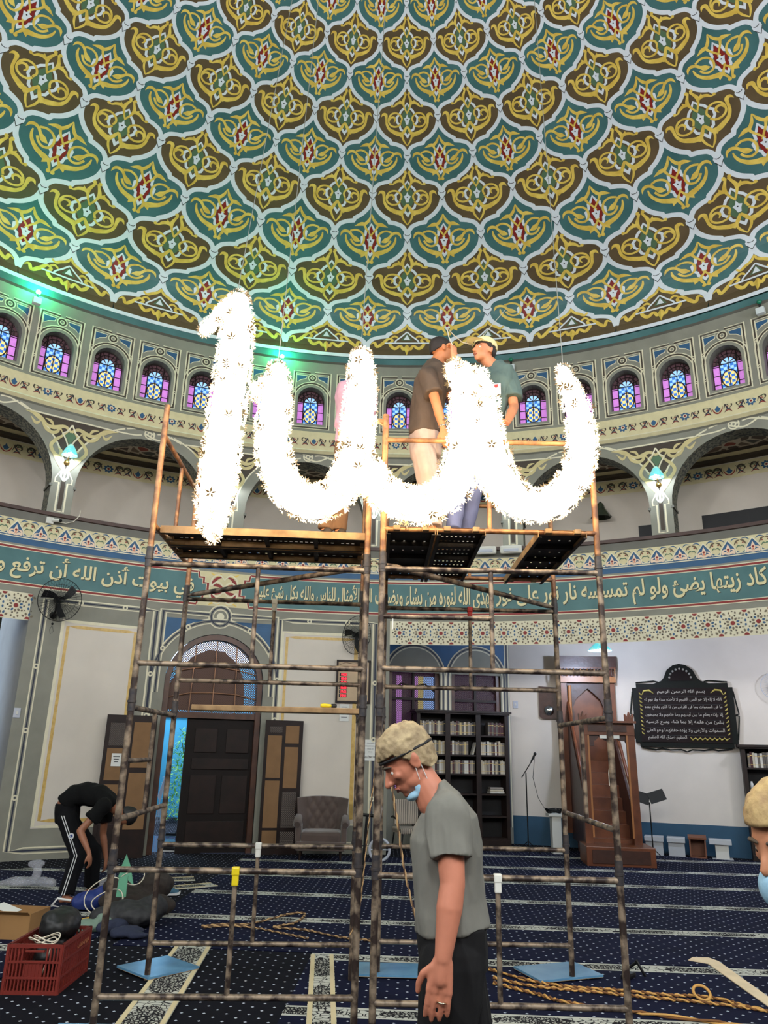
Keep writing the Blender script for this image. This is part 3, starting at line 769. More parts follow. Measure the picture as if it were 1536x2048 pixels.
for k in range(180):
    a, b2 = k*2, k*2+2
    for z in (4.95, 4.30):
        ro_ = RG+.05 if z > 4.5 else (R+.6 if 318 < a < 362 else 17.5)
        mb.add([cylp(a, z, R+.01), cylp(b2, z, R+.01), cylp(b2, z, ro_), cylp(a, z, ro_)], [(0, 1, 2, 3)], plaster if z < 4.5 else paint_greyd)
mb.build('trim_1', kind='structure')

# ---------------------------------------------------------------- lower walls
mb = MB()
def low(a): return a*DEG
DC, DHW = -17.8, 5.1
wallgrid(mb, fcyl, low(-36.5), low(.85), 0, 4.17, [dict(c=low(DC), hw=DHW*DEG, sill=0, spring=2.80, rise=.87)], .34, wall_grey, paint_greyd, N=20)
for a in (-36.5, .85):
    mb.add([cylp(a, 0, R), cylp(a, 0, 15.9), cylp(a, 4.3, 15.9), cylp(a, 4.3, R)], [(0, 1, 2, 3)], wall_grey)
inl = Inlay()
def pan(a0, a1, z0, z1):
    mo = Motif(); n = 8
    for i in range(n):
        x0, x1 = low(a0+(a1-a0)*i/n), low(a0+(a1-a0)*(i+1)/n); mo.poly([(x0, z0), (x1, z0), (x1, z1), (x0, z1)], plaster, 1)
    def ring(off, wd, m, l):
        x0, x1, y0, y1 = low(a0)+off, low(a1)-off, z0+off, z1-off
        P = [(x0+(x1-x0)*i/n, y0) for i in range(n+1)]+[(x1-(x1-x0)*i/n, y1) for i in range(n+1)]
        mo.stroke(P, wd, m, l, smooth=False, closed=True)
    ring(.025, .05, cream, 2); ring(.11, .05, goldband, 2)
    return mo
inl.stamp(pan(-33.5, -25.6, .45, 3.70), on_cyl(0, 0)); inl.stamp(pan(-11.1, -2.2, .45, 3.80), on_cyl(0, 0))
def triple(mo, pts, closed=False, l=2):
    mo.stroke(pts, .10, cream, l, smooth=False, closed=closed); mo.stroke(pts, .058, wall_grey, l+1, smooth=False, closed=closed); mo.stroke(pts, .022, navy, l+2, smooth=False, closed=closed)
def beads(mo, pts, l=5):
    for p in pts: mo.disc(p, .045, cream, l, 10); mo.disc(p, .022, wall_grey, l+1, 8); mo.disc(p, .010, navy, l+2, 6)
def rect_pts(a0, a1, z0, z1, n=8):
    return [(low(a0+(a1-a0)*i/n), z0) for i in range(n+1)]+[(low(a1-(a1-a0)*i/n), z1) for i in range(n+1)]
for a0, a1 in [(-35.2, -24.4), (-11.3, -.7)]:
    mo = Motif(); triple(mo, rect_pts(a0, a1, .14, 4.0), True); beads(mo, [(low(a), z) for a in (a0, a1) for z in (.9, 1.9, 2.9)]+[(low(a0+(a1-a0)*t), 4.0) for t in (.3, .7)]); inl.stamp(mo, on_cyl(0, 0))
mo = Motif(); ro = .87+.24; cx_ = low(DC)
hw2 = 5.95*DEG
for s in (-1, 1):
    N = 14
    for i in range(N):
        t0, t1 = PI/2*i/N, PI/2*(i+1)/N
        x0, x1 = ro*math.cos(t0), ro*math.cos(t1); z0_, z1_ = 2.80+ro*math.sin(t0), 2.80+ro*math.sin(t1)
        mo.poly([(cx_+s*(hw2), z0_), (cx_+s*x0, z0_), (cx_+s*x1, z1_), (cx_+s*hw2, z1_)], blue, 1)
arc = [(cx_-ro*math.cos(PI*i/24), 2.80+ro*math.sin(PI*i/24)) for i in range(25)]
triple(mo, [(cx_-ro, .02)]+arc+[(cx_+ro, .02)]); triple(mo, [(cx_-hw2, 2.6), (cx_-hw2, 4.02), (cx_-.2, 4.02)]); triple(mo, [(cx_+hw2, 2.6), (cx_+hw2, 4.02), (cx_+.2, 4.02)])
for rr in (.17, .085): triple(mo, [(cx_+rr*math.cos(2*PI*i/16), 3.99+rr*math.sin(2*PI*i/16)) for i in range(16)], True) if rr > .1 else mo.disc((cx_, 3.99), .07, cream, 5)
beads(mo, [arc[4], arc[20], arc[8], arc[16], (cx_-ro, 1.4), (cx_+ro, 1.4), (cx_-ro, 2.2), (cx_+ro, 2.2)])
inl.stamp(mo, on_cyl(0, 0))
inl_into(inl, mb)
mb.build('wall_left', kind='structure')

# walls under the gallery on the right: two flat facets meeting in a corner, then an outer ring
def plane_fn(P1, P2):
    P1, P2 = Vector(P1), Vector(P2); e = (P2-P1).normalized(); n = Vector((-e.y, e.x))
    return lambda u, v, d: Vector((P1.x+e.x*u+n.x*d, P1.y+e.y*u+n.y*d, v)), (P2-P1).length, e, n
A1, A2, A3 = (-.2, 15.65), (2.75, 16.25), (9.3, 13.71)
f1, L1, e1, n1 = plane_fn(A1, A2); f2, L2, e2, n2 = plane_fn(A2, A3)
dado = mat('blue_dado_paint', (32,74,100), .6, var=.1)
mb = MB()
wallgrid(mb, f1, 0, L1, 0, 4.3, [dict(c=.93, hw=.54, sill=1.0, spring=3.22, rise=.54), dict(c=2.27, hw=.54, sill=1.0, spring=3.22, rise=.54)], .3, wall_grey, dbrown, N=14)
inl = Inlay(); mo = Motif()
mo.rect(.05, 3.3, 2.98, 4.2, blue, 1)
for c in (.93, 2.27):
    ro = .62; arc = [(c-ro*math.cos(PI*i/16), 3.22+ro*math.sin(PI*i/16)) for i in range(17)]
    mo.poly([(c-ro, 3.28)]+arc[1:-1]+[(c+ro, 3.28)], wall_grey, 2)
    triple(mo, [(c-ro, .3)]+[(x, z) for x, z in arc]+[(c+ro, .3)], l=3)
triple(mo, [(2.95, .3), (2.95, 4.25)], l=3)
inl.stamp(mo, on_plane((A1[0], A1[1], 0), (e1.x, e1.y, 0), (0, 0, 1), (-n1.x, -n1.y, 0))); inl_into(inl, mb)
mb.build('wall_shelves', kind='structure')
mb = MB()
wallgrid(mb, f2, 0, L2, .53, 4.3, [], .1, plaster, plaster); wallgrid(mb, f2, 0, L2, 0, .53, [], .1, dado, dado)
mb.build('wall_right', kind='structure')
mb = MB()
for (p, q) in [(A3, (14.5, 8.5)), ((14.5, 8.5), (15.5, 2)), ((15.5, 2), (13, -6)), ((13, -6), (5, -12)), ((5, -12), (-6, -12)), ((-6, -12), (-14, -5)), ((-14, -5), (-15.5, 3)), ((-15.5, 3), (-12, 8))]:
    f_, L_, *_r = plane_fn(p, q); wallgrid(mb, f_, 0, L_, 0, 4.3, [], .1, plaster, plaster, du=2)
mb.build('wall_back', kind='structure')
# left recess behind the pilaster with its arched window
B1, B2 = (-12, 8), (-6.55, 12.9)
f3, L3, e3, n3 = plane_fn(B1, B2)
mb = MB()
WL = L3-.62
wallgrid(mb, f3, 0, L3, 0, 4.3, [dict(c=WL, hw=.55, sill=.5, spring=3.1, rise=.5)], .3, wall_grey, dbrown, N=14)
inl = Inlay(); mo = Motif(); ro = .63; arc = [(WL-ro*math.cos(PI*i/16), 3.1+.58*math.sin(PI*i/16)) for i in range(17)]
triple(mo, [(WL-ro, .2)]+arc+[(WL+ro, .2)], l=2)
inl.stamp(mo, on_plane((B1[0], B1[1], 0), (e3.x, e3.y, 0), (0, 0, 1), (-n3.x, -n3.y, 0))); inl_into(inl, mb)
mb.build('wall_recess', kind='structure')
# upper closing shell so that no daylight leaks in

# lattice windows and the entrance
def lattice_mat(name, hole, strength, k, wood=(60,38,30), w=.34, alpha=False):
    m = D.materials.new(name); m.use_nodes = True; nt = m.node_tree; b = nt.nodes['Principled BSDF']; out = nt.nodes['Material Output']
    tc = nt.nodes.new('ShaderNodeTexCoord'); sx = nt.nodes.new('ShaderNodeSeparateXYZ'); nt.links.new(tc.outputs['Object'], sx.inputs[0])
    def mth(op, a, b_=None):
        n = nt.nodes.new('ShaderNodeMath'); n.operation = op
        for i, v in enumerate((a, b_)):
            if v is None: continue
            if isinstance(v, (int, float)): n.inputs[i].default_value = v
            else: nt.links.new(v, n.inputs[i])
        return n.outputs[0]
    s1 = mth('FRACT', mth('MULTIPLY', mth('ADD', sx.outputs[0], sx.outputs[2]), k)); s2 = mth('FRACT', mth('MULTIPLY', mth('SUBTRACT', sx.outputs[0], sx.outputs[2]), k))
    hole_ = mth('MULTIPLY', mth('GREATER_THAN', s1, w), mth('GREATER_THAN', s2, w))
    b.inputs['Base Color'].default_value = (*lin(wood), 1); b.inputs['Roughness'].default_value = .5
    mix = nt.nodes.new('ShaderNodeMixShader')
    if alpha: h = nt.nodes.new('ShaderNodeBsdfTransparent')
    else:
        h = nt.nodes.new('ShaderNodeEmission'); h.inputs[0].default_value = (*lin(hole), 1); h.inputs[1].default_value = strength
    nt.links.new(hole_, mix.inputs[0]); nt.links.new(b.outputs[0], mix.inputs[1]); nt.links.new(h.outputs[0], mix.inputs[2]); nt.links.new(mix.outputs[0], out.inputs[0])
    return m
wood_d = mat('dark_stained_wood', (40,24,20), .5, rgb2=(26,15,13), scale=5, spec=.3)
wood_b = mat('red_brown_wood', (92,56,40), .4, rgb2=(64,38,28), scale=5)
l_pink = lattice_mat('lattice_over_pink_glass', (190,130,205), .8, 26); l_dim = lattice_mat('lattice_over_dim_glass', (70,44,70), .5, 26)
l_blue = lattice_mat('lattice_over_blue_glass', (140,175,235), .9, 26); l_open = lattice_mat('open_wood_lattice', (0,0,0), 1, 24, wood=(92,60,46), w=.52, alpha=True)
l_yel = lattice_mat('lattice_over_yellow_glass', (225,205,130), .7, 26)
def arched_window(name, hw_, zs, rise, z0, cols, trans):
    """local x along the wall, y into it, z up; the shutters as lattice panes"""
    fr = MB(); pn = MB()
    arc = lambda r_, rz: [(-r_*math.cos(PI*i/14), zs+rz*math.sin(PI*i/14)) for i in range(15)]
    o_, i_ = [(-hw_, z0)]+arc(hw_, rise)+[(hw_, z0)], [(-hw_+.08, z0)]+arc(hw_-.08, rise-.08)+[(hw_-.08, z0)]
    for (a, b_), (c, d) in zip(zip(o_, i_), list(zip(o_, i_))[1:]):
        for y in (0,):
            fr.add([(a[0], .06, a[1]), (c[0], .06, c[1]), (d[0], .06, d[1]), (b_[0], .06, b_[1])], [(0, 1, 2, 3)], wood_b)
            fr.add([(b_[0], .06, b_[1]), (d[0], .06, d[1]), (d[0], .16, d[1]), (b_[0], .16, b_[1])], [(0, 1, 2, 3)], wood_b)
    for z in trans: fr.box((0, .10, z), (2*hw_-.1, .05, .05), wood_d)
    fr.box((0, .11, (z0+zs+rise)/2-.04), (.05, .06, zs+rise-z0-.1), wood_d)
    fr.tube([(-hw_+.08, .11, zs-.3), (-.25, .11, zs-.16), (0, .11, zs-.22), (.25, .11, zs-.16), (hw_-.08, .11, zs-.3)], .018, wood_d, 6)
    wi = hw_-.08; n = len(cols)
    for j, row in enumerate(trans_rows(z0, trans, zs)):
        for i, m in enumerate(cols):
            x0, x1 = -wi+2*wi*i/n, -wi+2*wi*(i+1)/n
            pn.add([(x0, .15, row[0]), (x1, .15, row[0]), (x1, .15, row[1]), (x0, .15, row[1])], [(0, 1, 2, 3)], m if (i+j) % 5 else l_dim)
    a_ = arc(wi, rise-.08)
    for i in range(14): pn.add([(0, .15, zs), (a_[i][0], .15, a_[i][1]), (a_[i+1][0], .15, a_[i+1][1])], [(0, 1, 2)], l_dim)
    w_ = fr.build(name); pn.build('lattice_pane', w_); return tag(w_, kind='structure')
def trans_rows(z0, tr, zs):
    L = [z0]+sorted(tr)+[zs]; return list(zip(L, L[1:]))
def place(o, P1, e, u, z=0): o.matrix_world = Matrix.Translation((P1[0]+e.x*u, P1[1]+e.y*u, z)) @ Matrix.Rotation(math.atan2(e.y, e.x), 4, 'Z')
nw = len(vis)
w_ = arched_window('window_%d' % (nw+1), .54, 3.22, .54, 1.0, [l_dim, l_pink, l_dim, l_dim, l_pink, l_yel, l_blue, l_blue], [1.7, 2.75]); place(w_, A1, e1, .93)
w_ = arched_window('window_%d' % (nw+2), .54, 3.22, .54, 1.0, [l_dim]*8, [1.7, 2.75]); place(w_, A1, e1, 2.27)
w_ = arched_window('window_%d' % (nw+3), .55, 3.1, .5, .5, [l_pink, l_blue, l_blue, l_dim, l_pink, l_blue, l_blue, l_pink], [1.4, 2.4]); place(w_, B1, e3, WL)

# entrance: frame with a lattice lunette, solid leaf, two folded lattice leaves
door = thing('door_1', None, None, cylp(DC, 0, R+.12), -math.radians(DC)); tag(door, kind='structure')
mb = MB(); hwd, zs = .86, 2.80
arc = lambda r_: [(-r_*math.cos(PI*i/20), zs+r_*math.sin(PI*i/20)) for i in range(21)]
o_, i_ = [(-hwd, 0)]+arc(hwd)+[(hwd, 0)], [(-hwd+.09, 0)]+arc(hwd-.09)+[(hwd-.09, 0)]
for k in range(len(o_)-1):
    a, c, b_, d = o_[k], o_[k+1], i_[k], i_[k+1]
    for y in (-.1, .12): mb.add([(a[0], y, a[1]), (c[0], y, c[1]), (d[0], y, d[1]), (b_[0], y, b_[1])], [(0, 1, 2, 3)], wood_b)
    mb.add([(b_[0], -.1, b_[1]), (d[0], -.1, d[1]), (d[0], .12, d[1]), (b_[0], .12, b_[1])], [(0, 1, 2, 3)], wood_b)
mb.box((0, 0, 2.24), (2*hwd-.1, .14, .10), wood_b)
mb.build('door_frame', door)
mb = MB(); bar_m = mat('bronze_bar', (150,110,84), .35, metal=.5, var=.3)
for x in (-.4, 0, .4): mb.tube([(x, -.03, 2.28), (x*.96, -.03, 2.9), (x*.9, -.03, zs+math.sqrt((hwd-.1)**2-x*x*.81))], .012, bar_m, 6)
for z, k in ((2.62, .03), (3.05, .12)): mb.tube([(-hwd+.1, -.03, z-.08), (-.4, -.03, z), (0, -.03, z+k*.5), (.4, -.03, z), (hwd-.1, -.03, z-.08)], .012, bar_m, 6)
mb.build('grille_bars', door)
mb = MB()
P = [(-hwd+.09, 2.29)]+[(p[0], p[1]) for p in arc(hwd-.09)]+[(hwd-.09, 2.29)]
tri = tessellate_polygon([[Vector((x, z, 0)) for x, z in P]]); mb.add([(x, 0, z) for x, z in P], tri, l_open)
mb.build('lattice_lunette', door)
mb = MB(); mb.prism([(-.80, 2.45), (.62, 2.45), (.60, 2.9), (.45, 3.2), (.2, 3.42), (-.1, 3.45), (-.4, 3.3), (-.65, 3.0), (-.8, 2.7)], wood_b, 'y', .42, .48); mb.box((0, .45, 2.4), (1.7, .06, .12), wood_b); mb.build('arched_panel', door)  # arched brown panel put outside to darken the view through the lunette
def panel_leaf(name, w_, h_, cells, base, parent, loc, rz, handle=None):
    """a leaf whose hinge is at local x=0; cells: (x0,z0,x1,z1,material,raised)"""
    mb = MB(); mb.box((w_/2, 0, h_/2), (w_, .035, h_), base)
    for x0, z0, x1, z1, m, rs in cells:
        mb.bbox(((x0+x1)/2, -.02-rs/2, (z0+z1)/2), (x1-x0, .012+rs, z1-z0), m, .006)
    o = mb.build(name, parent); o.location = loc; o.rotation_euler = (0, 0, rz)
    if handle:
        hb = MB(); cm = mat('brushed_chrome', (200,200,200), .25, metal=1.0)
        hb.box((handle[0], -.03, handle[1]), (.035, .02, .05), cm); hb.tube([(handle[0], -.04, handle[1]), (handle[0], -.07, handle[1]), (handle[0]+handle[2]*.12, -.07, handle[1])], .009, cm, 8)
        hb.box((handle[0], -.028, handle[1]-.09), (.03, .012, .04), cm)
        hb.build('handle', o)
    return o
cardb = mat('brown_kraft_panel', (134,100,66), .8, var=.1); 
l_leaf = lattice_mat('leaf_lattice', (150,140,130), .25, 30, wood=(40,26,22), w=.4)
wd = 1.28; cells = [(.16, 1.62, .54, 2.02, wood_d, .015), (.70, 1.62, 1.1, 2.02, wood_d, .015), (.14, 1.34, 1.12, 1.52, wood_d, .015), (.14, .62, .58, 1.24, wood_d, .015), (.68, .62, 1.12, 1.24, wood_d, .015), (.14, .12, 1.12, .5, wood_d, .015)]
panel_leaf('solid_leaf', wd, 2.19, cells, mat('near_black_door_wood', (24,14,12), .55, var=.3, spec=.25), door, (-.40, .02, 0), 0)
cells = [(.07, 1.70, .36, 2.06, l_leaf, .0), (.44, 1.36, .75, 2.08, cardb, 0), (.06, 1.16, .36, 1.66, cardb, 0), (.06, .62, .36, 1.1, cardb, 0), (.44, .42, .76, 1.28, cardb, 0), (.07, .1, .36, .5, wood_d, .01)]
panel_leaf('lattice_leaf', .80, 2.19, cells, wood_d, door, (-1.72, -.44, 0), .02, handle=(.05, 1.02, 1))
cells = [(.08, 1.98, .30, 2.08, l_leaf, 0), (.05, 1.22, .30, 1.93, cardb, 0), (.05, .42, .30, 1.18, cardb, 0), (.05, .12, .30, .38, cardb, 0), (.36, 1.80, .6, 2.1, cardb, 0), (.36, 1.06, .6, 1.74, cardb, 0), (.36, .42, .6, 1.0, l_leaf, 0), (.36, .12, .6, .36, l_leaf, 0)]
panel_leaf('lattice_leaf', .67, 2.19, cells, wood_d, door, (.93, -.34, 0), -.05)
mb = MB(); paper = mat('white_paper', (225,225,220), .8)
mb.box((0, 0, 0), (.15, .004, .2), paper)
for i in range(3): mb.box((0, -.004, .05-.04*i), (.10-.02*i, .002, .01), black)
o = mb.build('notice', door); o.location = (-1.50, -.478, 1.48)

# ---------------------------------------------------------------- floor and the world outside the door
def carpet_mat(name, stripes=True, base=(13,18,50), base2=(8,11,30), sw=.21, per=1.42):
    m = D.materials.new(name); m.use_nodes = True; nt = m.node_tree; b = nt.nodes['Principled BSDF']; b.inputs['Roughness'].default_value = .95; b.inputs['Specular IOR Level'].default_value = .15
    tc = nt.nodes.new('ShaderNodeTexCoord'); sx = nt.nodes.new('ShaderNodeSeparateXYZ'); nt.links.new(tc.outputs['Object'], sx.inputs[0])
    X, Y = sx.outputs[0], sx.outputs[1]
    def mth(op, a, b_=None, c=None):
        n = nt.nodes.new('ShaderNodeMath'); n.operation = op
        for i, v in enumerate((a, b_, c)):
            if v is None: continue
            if isinstance(v, (int, float)): n.inputs[i].default_value = v
            else: nt.links.new(v, n.inputs[i])
        return n.outputs[0]
    def mixc(f, a, b_):
        n = nt.nodes.new('ShaderNodeMix'); n.data_type = 'RGBA'
        for i, v in ((0, f), (6, a), (7, b_)):
            if isinstance(v, tuple): n.inputs[i].default_value = (*lin(v), 1)
            else: nt.links.new(v, n.inputs[i])
        return n.outputs[2]
    no = nt.nodes.new('ShaderNodeTexNoise'); no.inputs['Scale'].default_value = 2.5; nt.links.new(tc.outputs['Object'], no.inputs['Vector'])
    col = mixc(no.outputs['Fac'], base2, base)
    # small woven dots on a staggered grid
    g = 6.6
    def dots(ox, oy):
        fx = mth('ABSOLUTE', mth('SUBTRACT', mth('FRACT', mth('ADD', mth('MULTIPLY', X, g), ox)), .5)); fy = mth('ABSOLUTE', mth('SUBTRACT', mth('FRACT', mth('ADD', mth('MULTIPLY', Y, g), oy)), .5))
        return mth('LESS_THAN', mth('ADD', fx, fy), .082)
    col = mixc(mth('MAXIMUM', dots(0, 0), dots(.5, .5)), col, (186,192,206))
    if stripes:
        v = mth('SUBTRACT', mth('FRACT', mth('ADD', mth('DIVIDE', Y, per), .5)), .5)     # -.5..+.5 of a period about each stripe
        av = mth('ABSOLUTE', mth('MULTIPLY', v, per))
        ins = mth('LESS_THAN', av, sw/2); core = mth('LESS_THAN', av, sw*.36)
        mx_ = mth('SUBTRACT', mth('FRACT', mth('DIVIDE', X, .78)), .5)
        rad = mth('ADD', mth('POWER', mth('MULTIPLY', mx_, 2.9), 2), mth('POWER', mth('DIVIDE', av, sw*.36), 2))
        med = mth('LESS_THAN', rad, 1.0)
        vo = nt.nodes.new('ShaderNodeTexVoronoi'); vo.feature = 'DISTANCE_TO_EDGE'; vo.inputs['Scale'].default_value = 38; nt.links.new(tc.outputs['Object'], vo.inputs['Vector'])
        ed = mth('LESS_THAN', vo.outputs['Distance'], .10)
        vo2 = nt.nodes.new('ShaderNodeTexVoronoi'); vo2.feature = 'DISTANCE_TO_EDGE'; vo2.inputs['Scale'].default_value = 17; nt.links.new(tc.outputs['Object'], vo2.inputs['Vector'])
        ed2 = mth('MULTIPLY', mth('LESS_THAN', vo2.outputs['Distance'], .05), core)
        dark = mth('MAXIMUM', mth('MULTIPLY', med, mth('SUBTRACT', 1, mth('MULTIPLY', mth('GREATER_THAN', vo.outputs['Distance'], .16), 1))), ed2)
        scol = mixc(dark, (186,186,176), (30,28,32))
        col = mixc(ins, col, scol)
    nt.links.new(col, b.inputs['Base Color'])
    return m
mb = MB(); fl_ = carpet_mat('dotted_black_carpet', False, base=(13,14,26), base2=(8,8,14))
vs_ = [(17.5*math.sin(2*PI*i/96), 4.4+17.5*math.cos(2*PI*i/96), 0) for i in range(96)]
mb.add(vs_, [tuple(range(96))[::-1]], fl_)
mb.build('floor', kind='structure')
cm_ = carpet_mat('navy_striped_carpet')
def carpet(label, loc, rz, poly, m, th=.006):
    mb = MB(); mb.prism(poly, m, axis='z', a=0, b=th); o = mb.build('carpet'); o.location = (*loc, .001); o.rotation_euler = (0, 0, rz)
    return tag(o, label, 'carpet', 'fitted prayer carpets')
def trim_r(P): return P
carpet('large navy prayer carpet with pale patterned stripes running to the bookcases', (0, 7.3), -.055, [(-2.35, .14), (9.5, .14), (9.5, 4.6), (7.0, 7.1), (3.9, 8.1), (1.2, 8.0), (.4, 6.55), (-1.15, 6.45), (-2.5, 6.0)], cm_)
carpet('near piece of navy carpet beside the man in the grey shirt', (0, 7.3), -.055, [(-.55, .12), (9.5, .12), (9.5, -4), (-.5, -4)], cm_)
carpet('navy striped carpet on the left by the bending man', (0, 7.36), -.01, [(-9.3, -3), (-3.2, -3), (-2.5, .9), (-2.5, 3.2), (-2.8, 4.7), (-5.0, 4.4), (-7.0, 2.9)], cm_)
runner_m = carpet_mat('patterned_border_strip', True, sw=.36, per=.5)
def strip(label, x0, y0, x1, y1, wd):
    d = Vector((x1-x0, y1-y0)); L = d.length; mb = MB()
    cr_ = mat('cream_strip_edge', (206,190,150), .9)
    mb.box((L/2, 0, .010), (L, wd, .008), runner_m)
    for s in (-1, 1): mb.box((L/2, s*(wd/2-.02), .0125), (L, .035, .008), cr_)
    o = mb.build('carpet_strip'); o.location = (x0, y0, 0); o.rotation_euler = (0, 0, math.atan2(d.y, d.x))
    tag(o, label, 'carpet strip')
strip('patterned cream carpet strip running towards the camera under the blue board', -1.62, 7.6, -1.42, 4.6, .32)
strip('patterned cream carpet strip beside the middle scaffold posts', -.45, 7.36, -.26, 4.6, .20)
strip('short loose piece of patterned border behind the pair of trainers', -2.95, 11.0, -2.45, 11.15, .3)
strip('loose patterned border offcut to the right of the trainers', -2.75, 10.3, -2.1, 10.75, .26)
mb = MB(); tb = mat('cream_seam_tape', (226,204,170), .9, var=.1)
mb.prism([(0, 0), (.14, .0), (.18, -.12), (.10, -1.45), (.0, -1.45), (.05, -.2), (-.08, -.1)], tb, 'z', .0, .006); o = mb.build('seam_tape'); o.location = (2.85, 7.56, .008)
tag(o, 'peeled cream seam tape on the carpet at the lower right', 'tape')

# outside the entrance
mb = MB(); mb.box((-5.6, 17.6, -.03), (8, 7, .05), mat('pale_blue_tiles', (206,222,240), .5, var=.1, scale=3)); mb.build('ground', kind='structure')
mb = MB(); mb.box((-7.0, 20.5, 1.9), (9, .2, 3.9), mat('turquoise_outside_wall', (84,186,228), .8, rgb2=(66,168,214), scale=1.5)); mb.box((-7.0, 20.38, 2.45), (9, .05, .04), mat('pale_wall_line', (120,190,220), .8)); mb.build('wall_outside', kind='structure')
mb = MB(); mb.box((-3.5, 15.0, -.01), (3.6, 2.4, .03), mat('polished_threshold_stone', (70,76,100), .15)); mb.build('trim_2', kind='structure')
rng = random.Random(3)
def bush(label, c, wx, h_, col, n=1400):
    mb = MB(); m = mat('leaves_'+str(col[1]), col, .6, var=.5, scale=8)
    for i in range(n):
        z = rng.random(); rr = wx*(1-.45*z)*math.sqrt(rng.random()); a = rng.random()*2*PI
        p = Vector((rr*math.cos(a), rr*math.sin(a)*.6, .1+h_*z)); d = Vector((rng.uniform(-1, 1), rng.uniform(-1, 1), rng.uniform(-.7, .5))).normalized()*rng.uniform(.08, .16); s = d.cross(Vector((0, 0, 1))).normalized()*.018
        mb.add([p, p+d*.5+s, p+d, p+d*.5-s], [(0, 1, 2, 3)], m)
    stem = mat('green_stem', (90,120,50), .6)
    for i in range(9): mb.tube([(rng.uniform(-.2, .2), 0, 0), (rng.uniform(-wx, wx)*.6, 0, h_*.9)], .012, stem, 5)
    o = mb.build('shrub'); o.location = c; tag(o, label, 'shrub')
bush('light green bamboo shrub outside the entrance beside the dark door leaf', (-4.5, 19.2, 0), .75, 2.0, (150,214,104), 2200)
bush('dark green shrub outside the entrance behind the drooping net', (-6.05, 19.9, 0), .6, 1.9, (70,108,70), 1500)
# ================================================================== LAMPS
bulb_m = mat('lit_bulb', (255,250,240), .3, emit=((235,245,255), 60.0))
shade_m = mat('turquoise_glass_shade', (90,190,200), .15, trans=.5, rgb2=(220,200,120), scale=9, emit=((70,190,200), .9), thr=(.4, .5))
brass = mat('aged_brass', (150,120,70), .35, metal=.9)
def lamp_light(name, loc, watts, col, r=.06, parent=None):
    l = D.lights.new(name, 'POINT'); l.energy = watts; l.color = col; l.shadow_soft_size = r
    o = D.objects.new(name, l); COL.objects.link(o); o.location = loc
    if parent is not None: o.parent = parent
    return o
def wall_lamp(pa, label):
    t = thing('wall_lamp', label, 'lamp', cylp(pa, 6.45, R), -math.radians(pa), 'glass wall lamps on the arcade piers')
    mb = MB(); mb.tube([(0, -.01, .0), (0, -.12, .04), (0, -.16, .16)], .012, brass, 8); mb.lathe([(0, 0), (.05, 0), (.05, .02), (.02, .05), (0, .05)], brass, (0, -.012, -.02), 12, Matrix.Rotation(PI/2, 3, 'X')); mb.build('bracket', t)
    mb = MB(); mb.lathe([(.02, .30), (.05, .27), (.09, .20), (.125, .12), (.13, .09)], shade_m, (0, -.17, -.02), 16); mb.build('shade', t)
    mb = MB(); mb.ball((0, -.17, .10), .038, bulb_m, 12); mb.build('bulb', t)
    lamp_light('lamp_glow', (0, -.26, .08), LAMP_W, (.86, .93, 1.0), .05, t)
LB = {-35.4: 'lit glass wall lamp on the pier left of the scaffold', -18.35: 'lit glass wall lamp on the pier behind the tall flower stroke', -1.3: 'lit glass wall lamp behind the middle of the flower letters', 14.7: 'lit glass wall lamp behind the right end of the flower letters', 30.7: 'lit glass wall lamp on the pier at the right of the scaffold'}
for pa, g in PIERS:
    if abs(pa) < 40:
        k = min(LB, key=lambda q: abs(q-pa)); wall_lamp(pa, LB[k])
# the hall's other lamps, on the piers behind the camera
for pa, g in PIERS:
    q = pa if pa < 180 else pa-360
    if abs(q) > 75:
        lamp_light('hall_lamp_light', cylp(pa, 6.5, R-.5), LAMP_BACK_W, (.94, .96, 1.0), .15)
# unseen fill lights without fixtures, added behind the camera to brighten the dome
for x, y, z in [(-4.5, -1.0, 7.0), (4.5, -1.0, 7.0), (0, -2.5, 6.5)]:
    lamp_light('hall_fill_light', (x, y, z), HALL_FILL_W, (.92, .95, 1.0), .5)
# daylight on the little court outside the door
sun = D.lights.new('daylight_sun', 'SUN'); sun.energy = 2.5; sun.angle = .05; so = D.objects.new('daylight_sun', sun); COL.objects.link(so); so.rotation_euler = (math.radians(35), math.radians(20), 0)
# lamp beside the minbar
t = thing('pendant_lamp', 'lit glass pendant lamp hanging in front of the carved wooden pulpit', 'lamp', (4.0, 13.75, 3.74))
mb = MB(); mb.tube([(0, 0, .56), (0, 0, -.06)], .01, brass, 6); mb.build('stem', t)
mb = MB(); mb.lathe([(.03, -.05), (.1, -.08), (.19, -.17), (.21, -.2)], shade_m, (0, 0, 0), 16); mb.build('shade', t)
mb = MB(); mb.ball((0, 0, -.17), .05, bulb_m); mb.build('bulb', t)
lamp_light('lamp_glow', (0, -.05, -.30), 130, (.62, .74, 1.0), .05, t)
lamp_light('gallery_fill_light', (7.2, 12.6, 3.3), 70, (.74, .82, 1.0), .1)  # unseen fill light without a fixture, for the wall under the gallery
